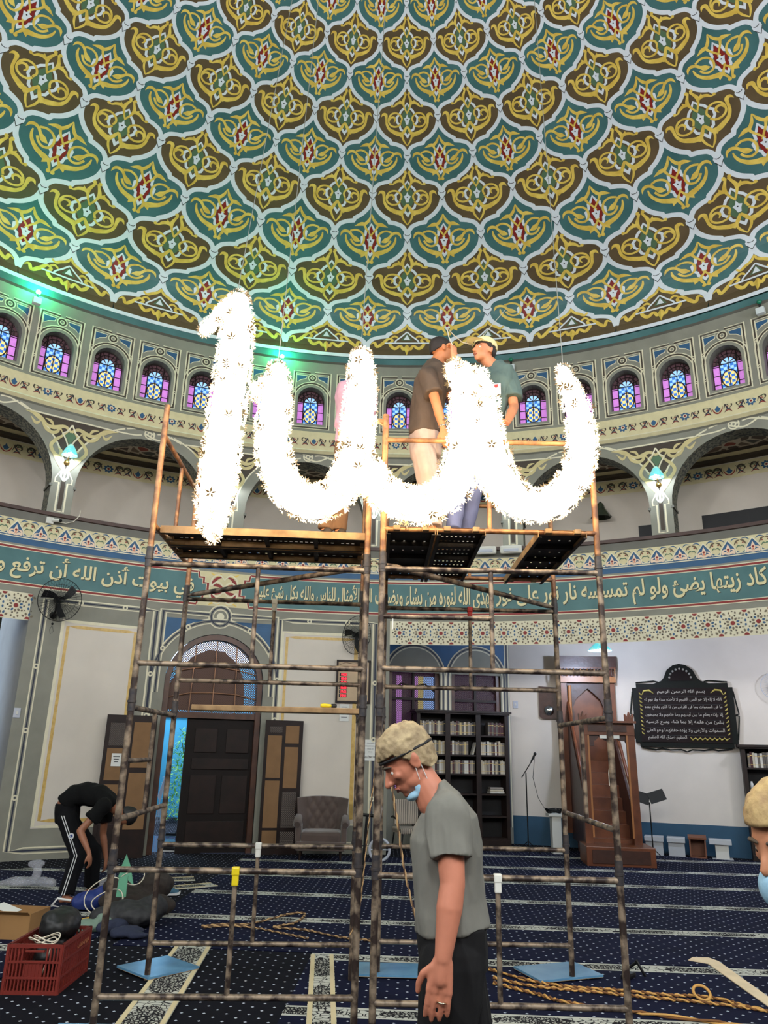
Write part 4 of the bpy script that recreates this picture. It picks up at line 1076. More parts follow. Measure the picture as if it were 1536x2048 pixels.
# green floods on the cornice
gb = mat('green_lit_bulb', (120,255,190), .3, emit=((60,255,150), 30)); gd = mat('unlit_green_bulb', (20,120,90), .2)
for az, lab, on in [(-41.1, 'lit green flood bulb on the cornice at the far left', 1), (-13.2, 'lit green flood bulb on the cornice between the tall stroke and the letters', 1), (42.9, 'unlit green bulb on the cornice at the far right', 0), (15.2, 'small unlit green bulb on the cornice right of the capped man', 0)]:
    t = thing('flood_bulb', lab, 'lamp', cylp(az, 9.25, R-.06), -math.radians(az), 'green cornice bulbs')
    mb = MB(); mb.bbox((0, -.06, .0), (.14, .10, .12), mat('white_plastic', (214,220,222), .4), .01); mb.build('junction_box', t)
    mb = MB(); mb.tube([(0, -.06, .06), (0, -.06, .14)], .022, black, 10); mb.build('socket', t)
    mb = MB(); mb.ball((0, -.06, .19), .045, gb if on else gd); mb.build('bulb', t)
    if on: lamp_light('green_glow', (0, -.16, .25), 32, (.03, 1, .42), .05, t)
# ================================================================== SCAFFOLD
pipe = mat('weathered_scaffold_paint', (150,132,112), .45, metal=.3, rgb2=(54,42,38), scale=11, thr=(.44, .60), bump=.25, detail=10)
pipe_w = mat('rusty_upper_pipe', (176,128,84), .45, metal=.3, rgb2=(104,70,48), scale=10, thr=(.38, .62), bump=.2, detail=8)
sleeve = mat('dark_pipe_sleeve', (30,32,42), .5, rgb2=(70,62,58), scale=30, thr=(.3, .75))
clip_y = mat('yellow_clip', (226,200,30), .4); clip_w = mat('white_tape', (226,224,214), .6); clip_r = mat('red_tag', (190,24,24), .5)
board = mat('worn_plank_edge', (176,146,106), .7, rgb2=(120,92,62), scale=9, detail=8)
PA, PB, PE, PF = (-1.680, 5.230), (-.115, 5.317), (-1.736, 6.557), (-.175, 6.645)
PC, PD, PG, PH = (-.002, 5.229), (1.551, 5.229), (1.580, 6.772), (.028, 6.772)
def frame(label, p, q, z, m, rung=None, top_stub=.09, bottom=.0, clip=None, sle=True, high=None, pin=False):
    """welded tube frame: two posts, two crossbars, an upright between them, sometimes a rung"""
    p, q = Vector((*p, 0)), Vector((*q, 0)); d = (q-p); L = d.length
    t = thing('scaffolding', label, 'scaffolding', (p.x, p.y, z), math.atan2(d.y, d.x), 'scaffold frames')
    r = .0225
    for x in (0, L):
        h1 = 1.0+top_stub if high is None else high
        mb = MB(); mb.tube([(x, 0, bottom), (x, 0, h1)], r, m, 12); po = mb.build('post', t)
        if sle:
            mb = MB(); mb.tube([(x, 0, .93), (x, 0, 1.075)], r+.004, sleeve, 12); mb.tube([(x, 0, .985), (x, 0, 1.0)], r+.009, sleeve, 12); mb.build('sleeve', po)
    for zz in (.25, .955):
        mb = MB(); mb.tube([(0, 0, zz), (.05, 0, zz), (L-.05, 0, zz), (L, 0, zz)], [.0235, .019, .019, .0235], m, 10); mb.build('crossbar', t)
    mb = MB(); mb.tube([(L/2, 0, .25), (L/2, 0, .955)], .0165, m, 10); mb.build('upright', t)
    if rung:
        a, b, zz = rung; mb = MB(); mb.tube([(a*L, 0, zz), (b*L, 0, zz)], .017, m, 10); mb.build('rung', t)
    if clip:
        mb = MB(); mb.bbox((L/2, 0, .955), (.05, .05, .05), clip, .008); mb.bbox((L/2, 0, .905), (.042, .042, .07), clip, .008); mb.build('clip', t)
    # bent locking pin on the first post
    if pin: mb = MB(); mb.tube([(.02, 0, .62), (.07, 0, .62), (.08, 0, .60), (.08, 0, .52)], .006, clip_w, 6); mb.build('locking_pin', t)
    return t
frame('lowest front scaffold frame of the left tower, with a yellow clip on its bar', PA, PB, 0, pipe, clip=clip_y)
frame('lowest rear scaffold frame of the left tower, with a white-taped upright', PE, PF, 0, pipe, clip=clip_w)
frame('lowest front scaffold frame of the right tower, behind the man in the grey shirt', PC, PD, 0, pipe, clip=clip_w)
frame('lowest rear scaffold frame of the right tower', PH, PG, 0, pipe)
frame('second-level side scaffold frame at the far left, above the bending man', PA, PE, 1, pipe, rung=(0, .5, .61))
frame('second-level side scaffold frame at the right edge of the left tower', PB, PF, 1, pipe, rung=(0, .5, .61))
frame('second-level side scaffold frame at the left edge of the right tower', PC, PH, 1, pipe)
frame('second-level side scaffold frame at the far right, in front of the carved pulpit', PD, PG, 1, pipe, pin=True)
frame('third-level front scaffold frame of the left tower, below the long steel decks', PA, PB, 2, pipe)
frame('third-level rear scaffold frame of the left tower, in front of the lattice lunette', PE, PF, 2, pipe, clip=clip_w)
frame('third-level front scaffold frame of the right tower, with a short rung on its left half', PC, PD, 2, pipe, pin=True, rung=(0, .5, .61))
frame('third-level rear scaffold frame of the right tower, with a red tag on its upright', PH, PG, 2, pipe, clip=clip_r)
frame('top side scaffold frame at the far left, beside the tall flower stroke', PA, PE, 3, pipe_w, sle=False, top_stub=.2, high=1.2)
frame('top side scaffold frame at the right edge of the left tower, behind the flower letters', PB, PF, 3, pipe_w, sle=False, high=1.16)
frame('top front scaffold frame of the right tower, its upper bar in front of the workers', PC, PD, 3, pipe_w, sle=False, high=1.16)
frame('top rear scaffold frame of the right tower, behind the workers', PH, PG, 3, pipe_w, sle=False, high=1.10)
def brace(label, a, b, z):
    t = MB(); a, b = Vector((*a, z)), Vector((*b, z)); d = (b-a).normalized()
    t.tube([a+d*.03, a+d*.12, b-d*.12, b-d*.03], [.012, .021, .021, .012], pipe, 10)
    for p in (a, b): t.tube([p-Vector((0, 0, .04)), p+Vector((0, 0, .04))], .029, sleeve, 10)
    tag(t.build('diagonal_brace'), label, 'brace', 'horizontal scaffold braces')
brace('diagonal brace crossing the left tower under its decks', PE, PB, 2.78 if 0 else 2.985)
brace('diagonal brace crossing the right tower under its decks', PC, PG, 2.99)
deck_m = mat('dark_steel_deck', (52,46,42), .6, metal=.2, rgb2=(34,28,26), scale=6)
def deck(label, L, W, loc, rz, holes, z=3.262, edge=board):
    """perforated steel deck, underside open channel; x along its length"""
    t = thing('scaffold_deck', label, 'scaffold deck', loc, rz, 'scaffold decks')
    mb = MB(); nx, ny = holes; hx, hy = .011, .007
    xs = [0.0]; xi = []
    for i in range(nx):
        c = L*(.06+.88*i/(nx-1)); xi += [(c-hx, c+hx)]
    ys = [W*(.16+.68*j/(ny-1)) for j in range(ny)]
    prev = 0
    for a, b in xi+[(L, L)]:
        mb.add([(prev, -W/2, 0), (a, -W/2, 0), (a, W/2, 0), (prev, W/2, 0)], [(0, 1, 2, 3)], deck_m)
        if b > a:
            py = 0
            for y in ys+[None]:
                y0 = W if y is None else y-hy
                mb.add([(a, py-W/2, 0), (b, py-W/2, 0), (b, y0-W/2, 0), (a, y0-W/2, 0)], [(0, 1, 2, 3)], deck_m)
                if y is not None: py = y+hy
        prev = b
    mb.build('perforated_plate', t)
    for s in (-1, 1):
        mb = MB(); mb.box((L/2, s*(W/2), -.025), (L, .004, .055), edge); mb.box((L/2, s*(W/2-.012), -.052), (L, .026, .004), deck_m); mb.build('side_rail', t)
    for x in (.25, .5, .75): mb = MB(); mb.box((L*x, 0, -.02), (.03, W, .035), deck_m); mb.build('cross_rib', t)
    for x in (0, L):
        for s in (-1, 1):
            mb = MB(); mb.bbox((x, s*W*.3, -.012), (.07, .05, .035), edge, .006); mb.build('hook', t)
    return t
deck('long perforated steel deck at the front of the left tower under the flower letters', 1.52, .37, (-1.66, 5.50, 3.262), .055, (34, 3))
deck('second perforated steel deck behind the front one on the left tower', 1.52, .37, (-1.69, 5.90, 3.262), .055, (20, 2))
for x, lab, hl in [(.20, 'leftmost perforated deck of the right tower, next to the middle posts', (6, 4)), (.565, 'well perforated deck of the right tower, under the workers feet', (12, 8)), (1.30, 'worn deck at the right end of the right tower, with a pale side', (9, 4))]:
    deck(lab, 1.58, .35, (x, 5.21, 3.262), PI/2, hl)
mb = MB(); mb.bbox((0, 0, 0), (1.30, .20, .04), board, .006)
o = mb.build('plank'); o.location = (-.77, 5.93, 1.992); o.rotation_euler = (0, 0, .045); tag(o, 'narrow wooden plank lying across the side frames of the left tower', 'plank')
t = thing('screwdriver', 'short tool with a yellow and black handle lying on the wooden plank', 'tool', (-.385, 5.93, 2.030), .2)
mb = MB(); mb.tube([(-.07, 0, 0), (-.05, 0, 0), (.0, 0, 0), (.015, 0, 0)], [.012, .017, .015, .010], clip_y, 10); mb.build('handle', t)
mb = MB(); mb.tube([(.015, 0, 0), (.05, 0, 0), (.055, 0, 0)], [.017, .018, .012], black, 10); mb.build('collar', t)
bb = mat('pale_blue_board', (104,156,190), .22, rgb2=(84,132,170), scale=4, spec=.8); be = mat('chipboard_edge', (206,170,128), .8)
for lab, x, y, rz, s in [('pale blue board under the rear left foot of the left tower', -1.72, 6.80, .785+.05, (.46, .46)), ('pale blue board under the rear middle scaffold foot', .13, 6.87, -.02, (.60, .36)), ('pale blue board under the rear right foot of the right tower', 1.50, 6.93, .35, (.58, .42)), ('pale blue board at the bottom left under the front scaffold foot', -1.72, 5.30, .0, (.5, .34))]:
    mb = MB(); mb.box((0, 0, .011), (s[0], s[1], .015), bb); mb.box((0, 0, .002), (s[0]-.004, s[1]-.004, .004), be)
    o = mb.build('base_board'); o.location = (x, y, .018); o.rotation_euler = (0, 0, rz); tag(o, lab, 'board', 'blue boards under the scaffold feet')

# ================================================================== LIT FLOWER LETTERS
YL = 4.93
core = mat('letter_light_core', (255,246,228), .5, emit=((255,232,196), LETTER_GLOW*1.25))
petal = mat('white_glass_petals', (255,250,240), .25, emit=((255,236,204), 1.25), rgb2=(250,226,170), scale=24, thr=(.35, .6))
petal_d = mat('amber_edged_petals', (34,28,20), .5, emit=((215,170,95), .28), rgb2=(60,50,44), scale=40)
nt = petal.node_tree; pb = nt.nodes['Principled BSDF']; tc = nt.nodes.new('ShaderNodeTexCoord'); no = nt.nodes.new('ShaderNodeTexNoise'); no.inputs['Scale'].default_value = 5.5; no.inputs['Detail'].default_value = 3
cr = nt.nodes.new('ShaderNodeValToRGB'); cr.color_ramp.elements[0].position = .38; cr.color_ramp.elements[0].color = (.80, .50, .16, 1); cr.color_ramp.elements[1].position = .56; cr.color_ramp.elements[1].color = (1, .92, .78, 1)
nt.links.new(tc.outputs['Object'], no.inputs['Vector']); nt.links.new(no.outputs['Fac'], cr.inputs[0]); nt.links.new(cr.outputs[0], pb.inputs['Emission Color'])
def letter(name, label, strokes):
    t = thing(name, label, 'light decoration', strokes[0][0][0])
    base = Vector(strokes[0][0][0]); mb = MB(); fb_ = MB(); fd = MB(); k1 = fb_.slot(petal); k2 = fd.slot(petal_d)
    rng = random.Random(11)
    for st in strokes:
        q = smooth_path([(p.x, p.y, p.z, r) for p, r in st], 8)
        pts = [Vector(a[:3])-base for a in q]; rr = [float(a[3]) for a in q]
        mb.tube(pts, [x*.80 for x in rr], core, 16)
        for e, i in ((pts[0], 0), (pts[-1], -1)): mb.ball(e, rr[i]*.80, core, 12)
        acc = 0
        for i in range(len(pts)-1):
            a, b = pts[i], pts[i+1]; d = b-a; L = d.length; td = d.normalized(); r = (rr[i]+rr[i+1])/2
            n = int(L*2*PI*r/(.030**2)*.62+rng.random())
            nx = td.orthogonal().normalized(); ny = td.cross(nx)
            for _ in range(n):
                f = rng.random(); ang = rng.random()*2*PI; o_ = nx*math.cos(ang)+ny*math.sin(ang)
                rad = r*rng.uniform(.84, 1.0)
                dk = rng.random() < .045
                flower(fd if dk else fb_, a+d*f+o_*(r*1.03 if dk else rad), (o_+Vector((rng.uniform(-.5, .5), rng.uniform(-.5, .5), rng.uniform(-.5, .5)))).normalized(), rng.uniform(.022, .038) if dk else rng.uniform(.014, .024), rng)
        for e, dirn, r in ((pts[0], pts[0]-pts[1], rr[0]), (pts[-1], pts[-1]-pts[-2], rr[-1])):
            dn = dirn.normalized()
            for _ in range(int(90*(r/.12)**2)):
                v = Vector((rng.gauss(0, 1), rng.gauss(0, 1), rng.gauss(0, 1))).normalized()
                if v.dot(dn) < 0: v = -v
                flower(fb_ if rng.random() > .5 else fd, e+v*r*rng.uniform(.85, 1.0), v, rng.uniform(.016, .028), rng)
    mb.build('light_core', t)
    tag(fb_.build('glass_flowers', t), kind='stuff'); tag(fd.build('amber_flowers', t), kind='stuff')
    return t
def flower(mb, c, n, s, rng):
    u = n.orthogonal().normalized(); v = n.cross(u); a0 = rng.random()*2; k = len(mb.v)
    mb.v.append(tuple(c)); 
    for i in range(5):
        a = a0+2*PI*i/5; b = a+.42; e = u*math.cos(a)+v*math.sin(a); g = u*math.cos(b)+v*math.sin(b); h = u*math.cos(b+.42)+v*math.sin(b+.42)
        mb.v += [tuple(c+e*s*.6+n*s*.25), tuple(c+g*s*1.15+n*s*.75), tuple(c+h*s*.6+n*s*.25)]
        mb.f.append((k, k+1+3*i, k+2+3*i, k+3+3*i)); mb.m.append(0); mb.sm.append(False)
def LP(L, y=YL): return [(at(px, py, y), r) for px, py, r in L]
letter('flower_letter', 'tall glowing stroke of white glass flowers with a small hook near its top', [
    LP([(478, 604, .09), (474, 660, .128), (462, 760, .138), (447, 870, .138), (433, 980, .138), (424, 1040, .11), (424, 1072, .05)]),
    LP([(452, 612, .05), (432, 640, .055), (408, 660, .045)])])
letter('flower_letter', 'glowing wavy word of white glass flowers with four upright strokes', [
    LP([(555, 742, .075), (552, 790, .12), (546, 860, .125), (552, 930, .130), (580, 985, .132), (625, 1008, .135), (675, 985, .132), (708, 920, .13), (716, 850, .128), (722, 770, .115), (722, 716, .085)]),
    LP([(526, 762, .03), (512, 778, .04), (514, 800, .03)]),
    LP([(712, 900, .12), (742, 955, .13), (790, 1000, .135), (845, 1010, .14), (900, 980, .14), (930, 900, .14), (935, 820, .14), (928, 765, .12), (908, 738, .08)]),
    LP([(918, 745, .08), (955, 770, .12), (968, 850, .135), (985, 930, .145), (1020, 990, .14), (1075, 1012, .125), (1125, 990, .12), (1158, 930, .115), (1164, 870, .11), (1152, 810, .095), (1134, 765, .07), (1126, 742, .05)])])
# wires they hang on
wire = mat('thin_steel_wire', (180,176,168), .4, metal=.8); cable = mat('white_flex_cable', (214,204,184), .5)
def wire_obj(label, pts, r=.003, m=wire, name='hanging_wire', cat='wire'):
    mb = MB(); mb.tube([Vector(tuple(p)) for p in pts], r, m, 6); return tag(mb.build(name), label, cat)
def domez(x, y):
    rho = math.hypot(x-DCX, y-DCY); return float(np.interp(-rho, -RHO, ZED))
for px, py, lab, dx in [(474, 590, 'thin wire holding up the tall flower stroke', .5), (556, 730, 'thin wire above the first upright of the flower word', .2), (722, 700, 'thin wire above the second upright of the flower word', .25), (1126, 735, 'thin wire above the right end of the flower word', 0)]:
    p = at(px, py, YL); x, y = p.x+dx, p.y+.6
    wire_obj(lab, [p, Vector((x, y, domez(x, y)-.01))])
# ================================================================== PEOPLE
def organic(parts, voxel, smooth_it, name, m, parent, cuts=()):
    """fuse closed shapes into one continuous surface"""
    src = MB()
    for f in parts: f(src)
    me = D.meshes.new('tmp'); me.from_pydata(src.v, [], src.f); me.update()
    bm = bmesh.new(); bm.from_mesh(me); bmesh.ops.remove_doubles(bm, verts=bm.verts, dist=1e-6); bmesh.ops.recalc_face_normals(bm, faces=bm.faces); bm.to_mesh(me); bm.free()
    o = D.objects.new('tmp', me); COL.objects.link(o)
    md = o.modifiers.new('r', 'REMESH'); md.mode = 'VOXEL'; md.voxel_size = voxel
    sm = o.modifiers.new('s', 'SMOOTH'); sm.factor = .5; sm.iterations = smooth_it
    bpy.context.view_layer.update(); dg = bpy.context.evaluated_depsgraph_get()
    out = D.meshes.new_from_object(o.evaluated_get(dg)); D.objects.remove(o)
    for p in out.polygons: p.use_smooth = True
    out.materials.clear(); out.materials.append(m)
    ob = link(name, out, parent); return ob
def folds(ob, amp, sc=(7, 7, 3.5), fine=.35, seed=0.0):
    """soft cloth creases"""
    from mathutils import noise
    vs_ = ob.data.vertices; nr = [v.normal.copy() for v in vs_]
    for v, n in zip(vs_, nr):
        c = v.co; q = Vector((c.x*sc[0]+seed, c.y*sc[1], c.z*sc[2]+c.x*5)); a = abs(noise.noise(q)); b = abs(noise.noise(q*2.3+Vector((9, 3, 1))))
        v.co = c + n*amp*((.35-a)*1.6+fine*(.3-b))
    ob.data.update()
X0 = mat('skin_tan', (196,132,102), .5)
def cone(p, q, r1, r2, n=16, caps=True, sy=1.0, steps=6):
    """tapered limb with round ends"""
    p, q = Vector(p), Vector(q)
    def f(mb):
        d = (q-p); L = d.length; t = d.normalized(); pts = []; rr = []
        if caps:
            for i in range(4): a = PI/2*(i/4); pts.append(p-t*r1*math.cos(a)); rr.append(max(1e-3, r1*math.sin(a)))
        for i in range(steps+1): k = i/steps; pts.append(p+d*k); rr.append(r1+(r2-r1)*k)
        if caps:
            for i in range(1, 5): a = PI/2*(i/4); pts.append(q+t*r2*math.sin(a)); rr.append(max(1e-3, r2*math.cos(a)))
        mb.tube(pts, rr, X0, n)
    return f
def ell(c, s, rot=None, n=20):
    c = Vector(c)
    def f(mb):
        bm = bmesh.new(); bmesh.ops.create_uvsphere(bm, u_segments=n, v_segments=n*2//3, radius=1)
        for v in bm.verts: v.co = Vector((v.co.x*s[0], v.co.y*s[1], v.co.z*s[2]))
        mb.addbm(bm, X0, c, rot)
    return f
def loft(sects, fwd=None, n=24, flat=True):
    """closed loft: sections (centre, half-width along side axis, half-depth along forward axis); axes from the path"""
    def f(mb):
        C = [Vector(s[0]) for s in sects]; k = len(C); vs_ = []
        fw = Vector(fwd or (0, -1, 0))
        for i, s in enumerate(sects):
            t = (C[min(i+1, k-1)]-C[max(i-1, 0)]).normalized()
            side = t.cross(fw).normalized(); fo = side.cross(t).normalized()
            for j in range(n):
                a = 2*PI*j/n; ca, sa = math.cos(a), math.sin(a); e = .86
                x = math.copysign(abs(ca)**e, ca); y = math.copysign(abs(sa)**e, sa)
                vs_.append(C[i]+side*(s[1]*x)+fo*(s[2]*y))
        fs = [(i*n+j, i*n+(j+1) % n, (i+1)*n+(j+1) % n, (i+1)*n+j) for i in range(k-1) for j in range(n)]
        fs += [tuple(range(n))[::-1], tuple(range((k-1)*n, k*n))]
        mb.add(vs_, fs, X0)
    return f
def chain(pts, rr, n=14):
    fs = [cone(a, b, r, s, n) for (a, b), (r, s) in zip(zip(pts, pts[1:]), zip(rr, rr[1:]))]
    return fs
def hand(wrist, tips_dir, palm_n, thumb_side, s=1.0, curl=.35, spread=.10, hold=False):
    """palm with four bent fingers of different lengths and a thumb from the side of the palm"""
    w = Vector(wrist); d = Vector(tips_dir).normalized(); n = Vector(palm_n); n = (n-d*n.dot(d)).normalized(); sd = d.cross(n)*thumb_side
    out = []
    for k, off in ((0, -.030), (1, -.010), (2, .011), (3, .030)):
        out.append(cone(w+d*.01*s+sd*off*.55*s, w+d*.085*s+sd*off*s, .016*s, .0115*s, 10))
    out.append(ell(w+d*.045*s, tuple(), None) if 0 else cone(w, w+d*.055*s, .023*s, .024*s, 12))
    for k, off, L in ((0, .030, .070), (1, .011, .079), (2, -.010, .073), (3, -.030, .057)):
        b = w+d*.090*s+sd*off*s; a = 0; p = b; r = .0092*s
        for j, fr in enumerate((.45, .30, .25)):
            a += curl*(1 if j == 0 else 1.1); dd = (d*math.cos(a)+n*math.sin(a)+sd*off*spread/.03*.5*(1 if j == 0 else .4)).normalized()
            q = p+dd*L*fr*s*1.02; out.append(cone(p, q, r, r*.93, 10)); p = q; r *= .93
    tb = w+d*.025*s+sd*.024*s
    t1 = tb+(d*.62+sd*.70+n*.25).normalized()*.040*s; t2 = t1+(d*.85+sd*.28+n*.30).normalized()*.032*s; t3 = t2+(d*.95+n*.25).normalized()*.024*s
    out += [cone(tb, t1, .015*s, .012*s, 10), cone(t1, t2, .0118*s, .0105*s, 10), cone(t2, t3, .0104*s, .0085*s, 10)]
    return out
def basis(yaw, pitch_=0, roll_=0):
    """head axes: local -Y is where the face looks; yaw about Z, then nod, then tilt"""
    return Matrix.Rotation(yaw, 3, 'Z') @ Matrix.Rotation(pitch_, 3, 'X') @ Matrix.Rotation(roll_, 3, 'Y')
def head_parts(c, M, s=1.0, jaw=1.0):
    """face looks along local -Y; c is the centre of the skull; s=1 -> 0.225 m tall"""
    c = Vector(c)
    def T(x, y, z): return c+M @ Vector((x*s, y*s, z*s))
    rot = M
    P = [ell(T(0, .012, .028), (.074*s, .095*s, .084*s), rot), ell(T(0, -.020, -.012), (.064*s, .072*s, .075*s), rot),
         ell(T(0, -.040, -.062), (.046*s, .044*s, .040*s), rot), ell(T(0, -.062, -.090), (.022*s, .018*s, .017*s), rot),
         ell(T(.034, -.010, -.060), (.026*s, .048*s, .034*s), rot), ell(T(-.034, -.010, -.060), (.026*s, .048*s, .034*s), rot),
         ell(T(0, -.070, .022), (.046*s, .018*s, .012*s), rot),                                   # brow
         cone(T(0, -.082, .008), T(0, -.108, -.030), .0085*s, .0125*s, 10), ell(T(.011, -.094, -.033), (.008*s, .010*s, .007*s), rot), ell(T(-.011, -.094, -.033), (.008*s, .010*s, .007*s), rot),
         ell(T(.040, -.060, -.018), (.020*s, .018*s, .016*s), rot), ell(T(-.040, -.060, -.018), (.020*s, .018*s, .016*s), rot),
         ell(T(0, -.080, -.056), (.022*s, .010*s, .006*s), rot), ell(T(0, -.078, -.067), (.019*s, .010*s, .007*s), rot)]
    for sx in (-1, 1):
        P += [ell(T(sx*.075, .012, -.008), (.006*s, .020*s, .030*s), rot), ell(T(sx*.080, .018, .004), (.006*s, .014*s, .018*s), rot)]
    return P
def face_details(c, M, s, parent, brow_m, lip=(170,100,84), lid=True):
    c = Vector(c)
    def T(x, y, z): return c+M @ Vector((x*s, y*s, z*s))
    mb = MB(); ew = mat('eye_white', (226,222,214), .2); ei = mat('dark_iris', (40,26,20), .1)
    for sx in (-1, 1):
        bm = bmesh.new(); bmesh.ops.create_uvsphere(bm, u_segments=12, v_segments=8, radius=.0125*s)
        mb.addbm(bm, ew, T(sx*.031, -.0675, -.002), M, True)
        bm = bmesh.new(); bmesh.ops.create_uvsphere(bm, u_segments=10, v_segments=8, radius=.006*s)
        mb.addbm(bm, ei, T(sx*.031, -.0755, -.002), M, True)
    mb.build('eyes', parent)
    mb = MB()
    for sx in (-1, 1): mb.tube([T(sx*.012, -.086, .020), T(sx*.030, -.087, .027), T(sx*.052, -.068, .019)], [.003*s, .0055*s, .002*s], brow_m, 6)
    mb.build('eyebrows', parent)
    lm = mat('lips', lip, .5); mb = MB()
    mb.tube([T(-.023, -.083, -.060), T(-.010, -.0915, -.056), T(0, -.0905, -.058), T(.010, -.0915, -.056), T(.023, -.083, -.060)], [.002*s, .0045*s, .004*s, .0045*s, .002*s], lm, 6)
    mb.tube([T(-.021, -.083, -.062), T(0, -.089, -.067), T(.021, -.083, -.062)], [.002*s, .0055*s, .002*s], lm, 6)
    mb.build('lips', parent)
def hair_cap(c, M, s, m, parent, front=.03, back=-.06, thick=.010, name='hair', curly=.0, seed=1, side=-.02, n=40):
    """hair shell over the skull: the hairline is high in front and low at the back"""
    c = Vector(c); rng = random.Random(seed); bm = bmesh.new(); bmesh.ops.create_uvsphere(bm, u_segments=n, v_segments=n*2//3, radius=1)
    from mathutils import noise
    kill = []
    for v in bm.verts:
        x, y, z = v.co
        if z < 0: kk = math.sqrt(1-.45*z*z)/max(.25, math.sqrt(max(1e-4, 1-z*z))); x *= kk; y *= kk
        th_ = thick*(.30+.70*max(0, min(1, z*1.6+.1))); px, py, pz = x*(.076+th_), y*(.097+th_)+.012, z*(.086+th_*1.2)+.028
        nn = noise.noise(Vector((px*60+seed, py*60, pz*60)))+.5*noise.noise(Vector((px*20, py*90+seed, pz*30))); k = 1+curly*nn
        hl = front if y < -.55 else (front+(side-front)*min(1, (y+.55)/.55) if y < 0 else side+(back-side)*min(1, y/.6))
        if pz < hl: kill.append(v)
        q = Vector((px*k, (py-.012)*k+.012, (pz-.028)*k+.028)); v.co = q*s
    bmesh.ops.delete(bm, geom=kill, context='VERTS')
    r = bmesh.ops.extrude_face_region(bm, geom=bm.faces[:]); vv = [e for e in r['geom'] if isinstance(e, bmesh.types.BMVert)]
    for v in vv: v.co = Vector((v.co.x*.88, (v.co.y-.012*s)*.88+.012*s, (v.co.z-.028*s)*.9+.028*s))
    bmesh.ops.recalc_face_normals(bm, faces=bm.faces)
    mb = MB(); mb.addbm(bm, m, c, M, True); return mb.build(name, parent)
def mapped(m, pts): return [m(*p) for p in pts]
def person(label, head, hM, hs, spine, sh, el, wr, hd, hip, kn, an, fwd, skin, shirt, pants, shoe, voxel=.009, sleeve_k=.78, name='person', hands=(1, 1), smooth_it=4, torso=None, pant_r=(.092, .068, .058), thumb=(1, -1), curl=(.35, .35), pn=None, sl_r=(.066, .064), armk=1.0, footdir=None, details=None, hsc=1.0):
    """spine: list of (point, half width, half depth) from the crotch to the base of the neck; pairs are (left, right)"""
    base = Vector((spine[0][0][0], spine[0][0][1], min(an[0][2], an[1][2])-.08))
    t = thing(name, label, 'person', base)
    O = lambda p: Vector(p)-base
    sk = mat('skin_%d_%d_%d' % skin, skin, .5, var=.12, scale=12, spec=.4)
    parts = [loft([(O(p), w*.88, d*.86) for p, w, d in spine], fwd)]
    nb = O(spine[-1][0]); H = O(head)
    parts += [cone(nb-Vector((0, 0, .03)), H+hM @ Vector((0, .010, -.05))*hs, .064*hs, .050*hs)]
    parts += head_parts(H, hM, hs)
    k = armk
    for s in (0, 1):
        S, E, W = O(sh[s]), O(el[s]), O(wr[s])
        parts += [cone(S, E, .050*k, .040*k), cone(E, E+(W-E)*.35, .040*k, .041*k), cone(E+(W-E)*.3, W, .041*k, .026*k)]
        parts += [cone(O(spine[-2][0]), S, .05, .05)]
        h_, K_, A_ = O(hip[s]), O(kn[s]), O(an[s])
        parts += [cone(h_, K_, .078, .052), cone(K_, A_, .054, .036)]
        fd = Vector(footdir or fwd).normalized()
        parts += [cone(A_-Vector((0, 0, .02)), A_+fd*.14-Vector((0, 0, .045)), .036, .028), ell(A_-fd*.035-Vector((0, 0, .035)), (.035, .035, .03))]
        d_, n_ = hd[s]
        if hands[s]: parts += hand(W, d_, n_, thumb[s], 1.0*hsc, curl[s])
        else: parts += [cone(W, W+Vector(d_).normalized()*.12, .03, .025)]
    organic(parts, voxel, smooth_it, 'body', sk, t)
    sp = [(O(p), w, d) for p, w, d in (torso or spine[1:])]
    sparts = [loft(sp, fwd)]
    for s in (0, 1):
        S, E = O(sh[s]), O(el[s]); inn = S+(O(spine[-2][0])-S)*.6
        q = S+(E-S)*sleeve_k
        sparts += [cone(inn, S, .062, sl_r[0]), cone(S, q, sl_r[0], sl_r[1], caps=False, n=20), ell(S, (sl_r[0],)*3)]
    so_ = organic(sparts, voxel*.9, 5, 'shirt', shirt, t); folds(so_, .016, seed=float(len(label)))
    pp = [loft([(O(spine[0][0])-Vector((0, 0, .02)), spine[0][1]*.9, spine[0][2]*.95), (O(spine[0][0])+(O(spine[1][0])-O(spine[0][0]))*.5, spine[0][1]*1.0, spine[0][2]*1.0), (O(spine[1][0])+(O(spine[2][0])-O(spine[1][0]))*.1, spine[1][1]*.97, spine[1][2]*.96)], fwd)]
    for s in (0, 1):
        h_, K_, A_ = O(hip[s]), O(kn[s]), O(an[s])
        pp += [cone(h_, K_, pant_r[0], pant_r[1]), cone(K_, A_+Vector((0, 0, .03)), pant_r[1], pant_r[2], caps=False), ell(K_, (pant_r[1],)*3)]
    po_ = organic(pp, voxel*.9, 5, 'trousers', pants, t); folds(po_, .014, sc=(8, 8, 2.5), seed=float(len(label)))
    if shoe:
        for s in (0, 1):
            A_ = O(an[s]); fd = Vector(footdir or fwd).normalized(); fd.z = 0; fd.normalize()
            organic([cone(A_-fd*.05-Vector((0, 0, .035)), A_+fd*.16-Vector((0, 0, .04)), .042, .040), ell(A_-Vector((0, 0, .01)), (.048, .048, .04))], .009, 4, 'shoe', shoe, t)
    return t, O, H
V = Vector
cloth = lambda n, c, **k: mat(n, c, .9, var=.18, scale=7, bump=.25, spec=.25, **k)
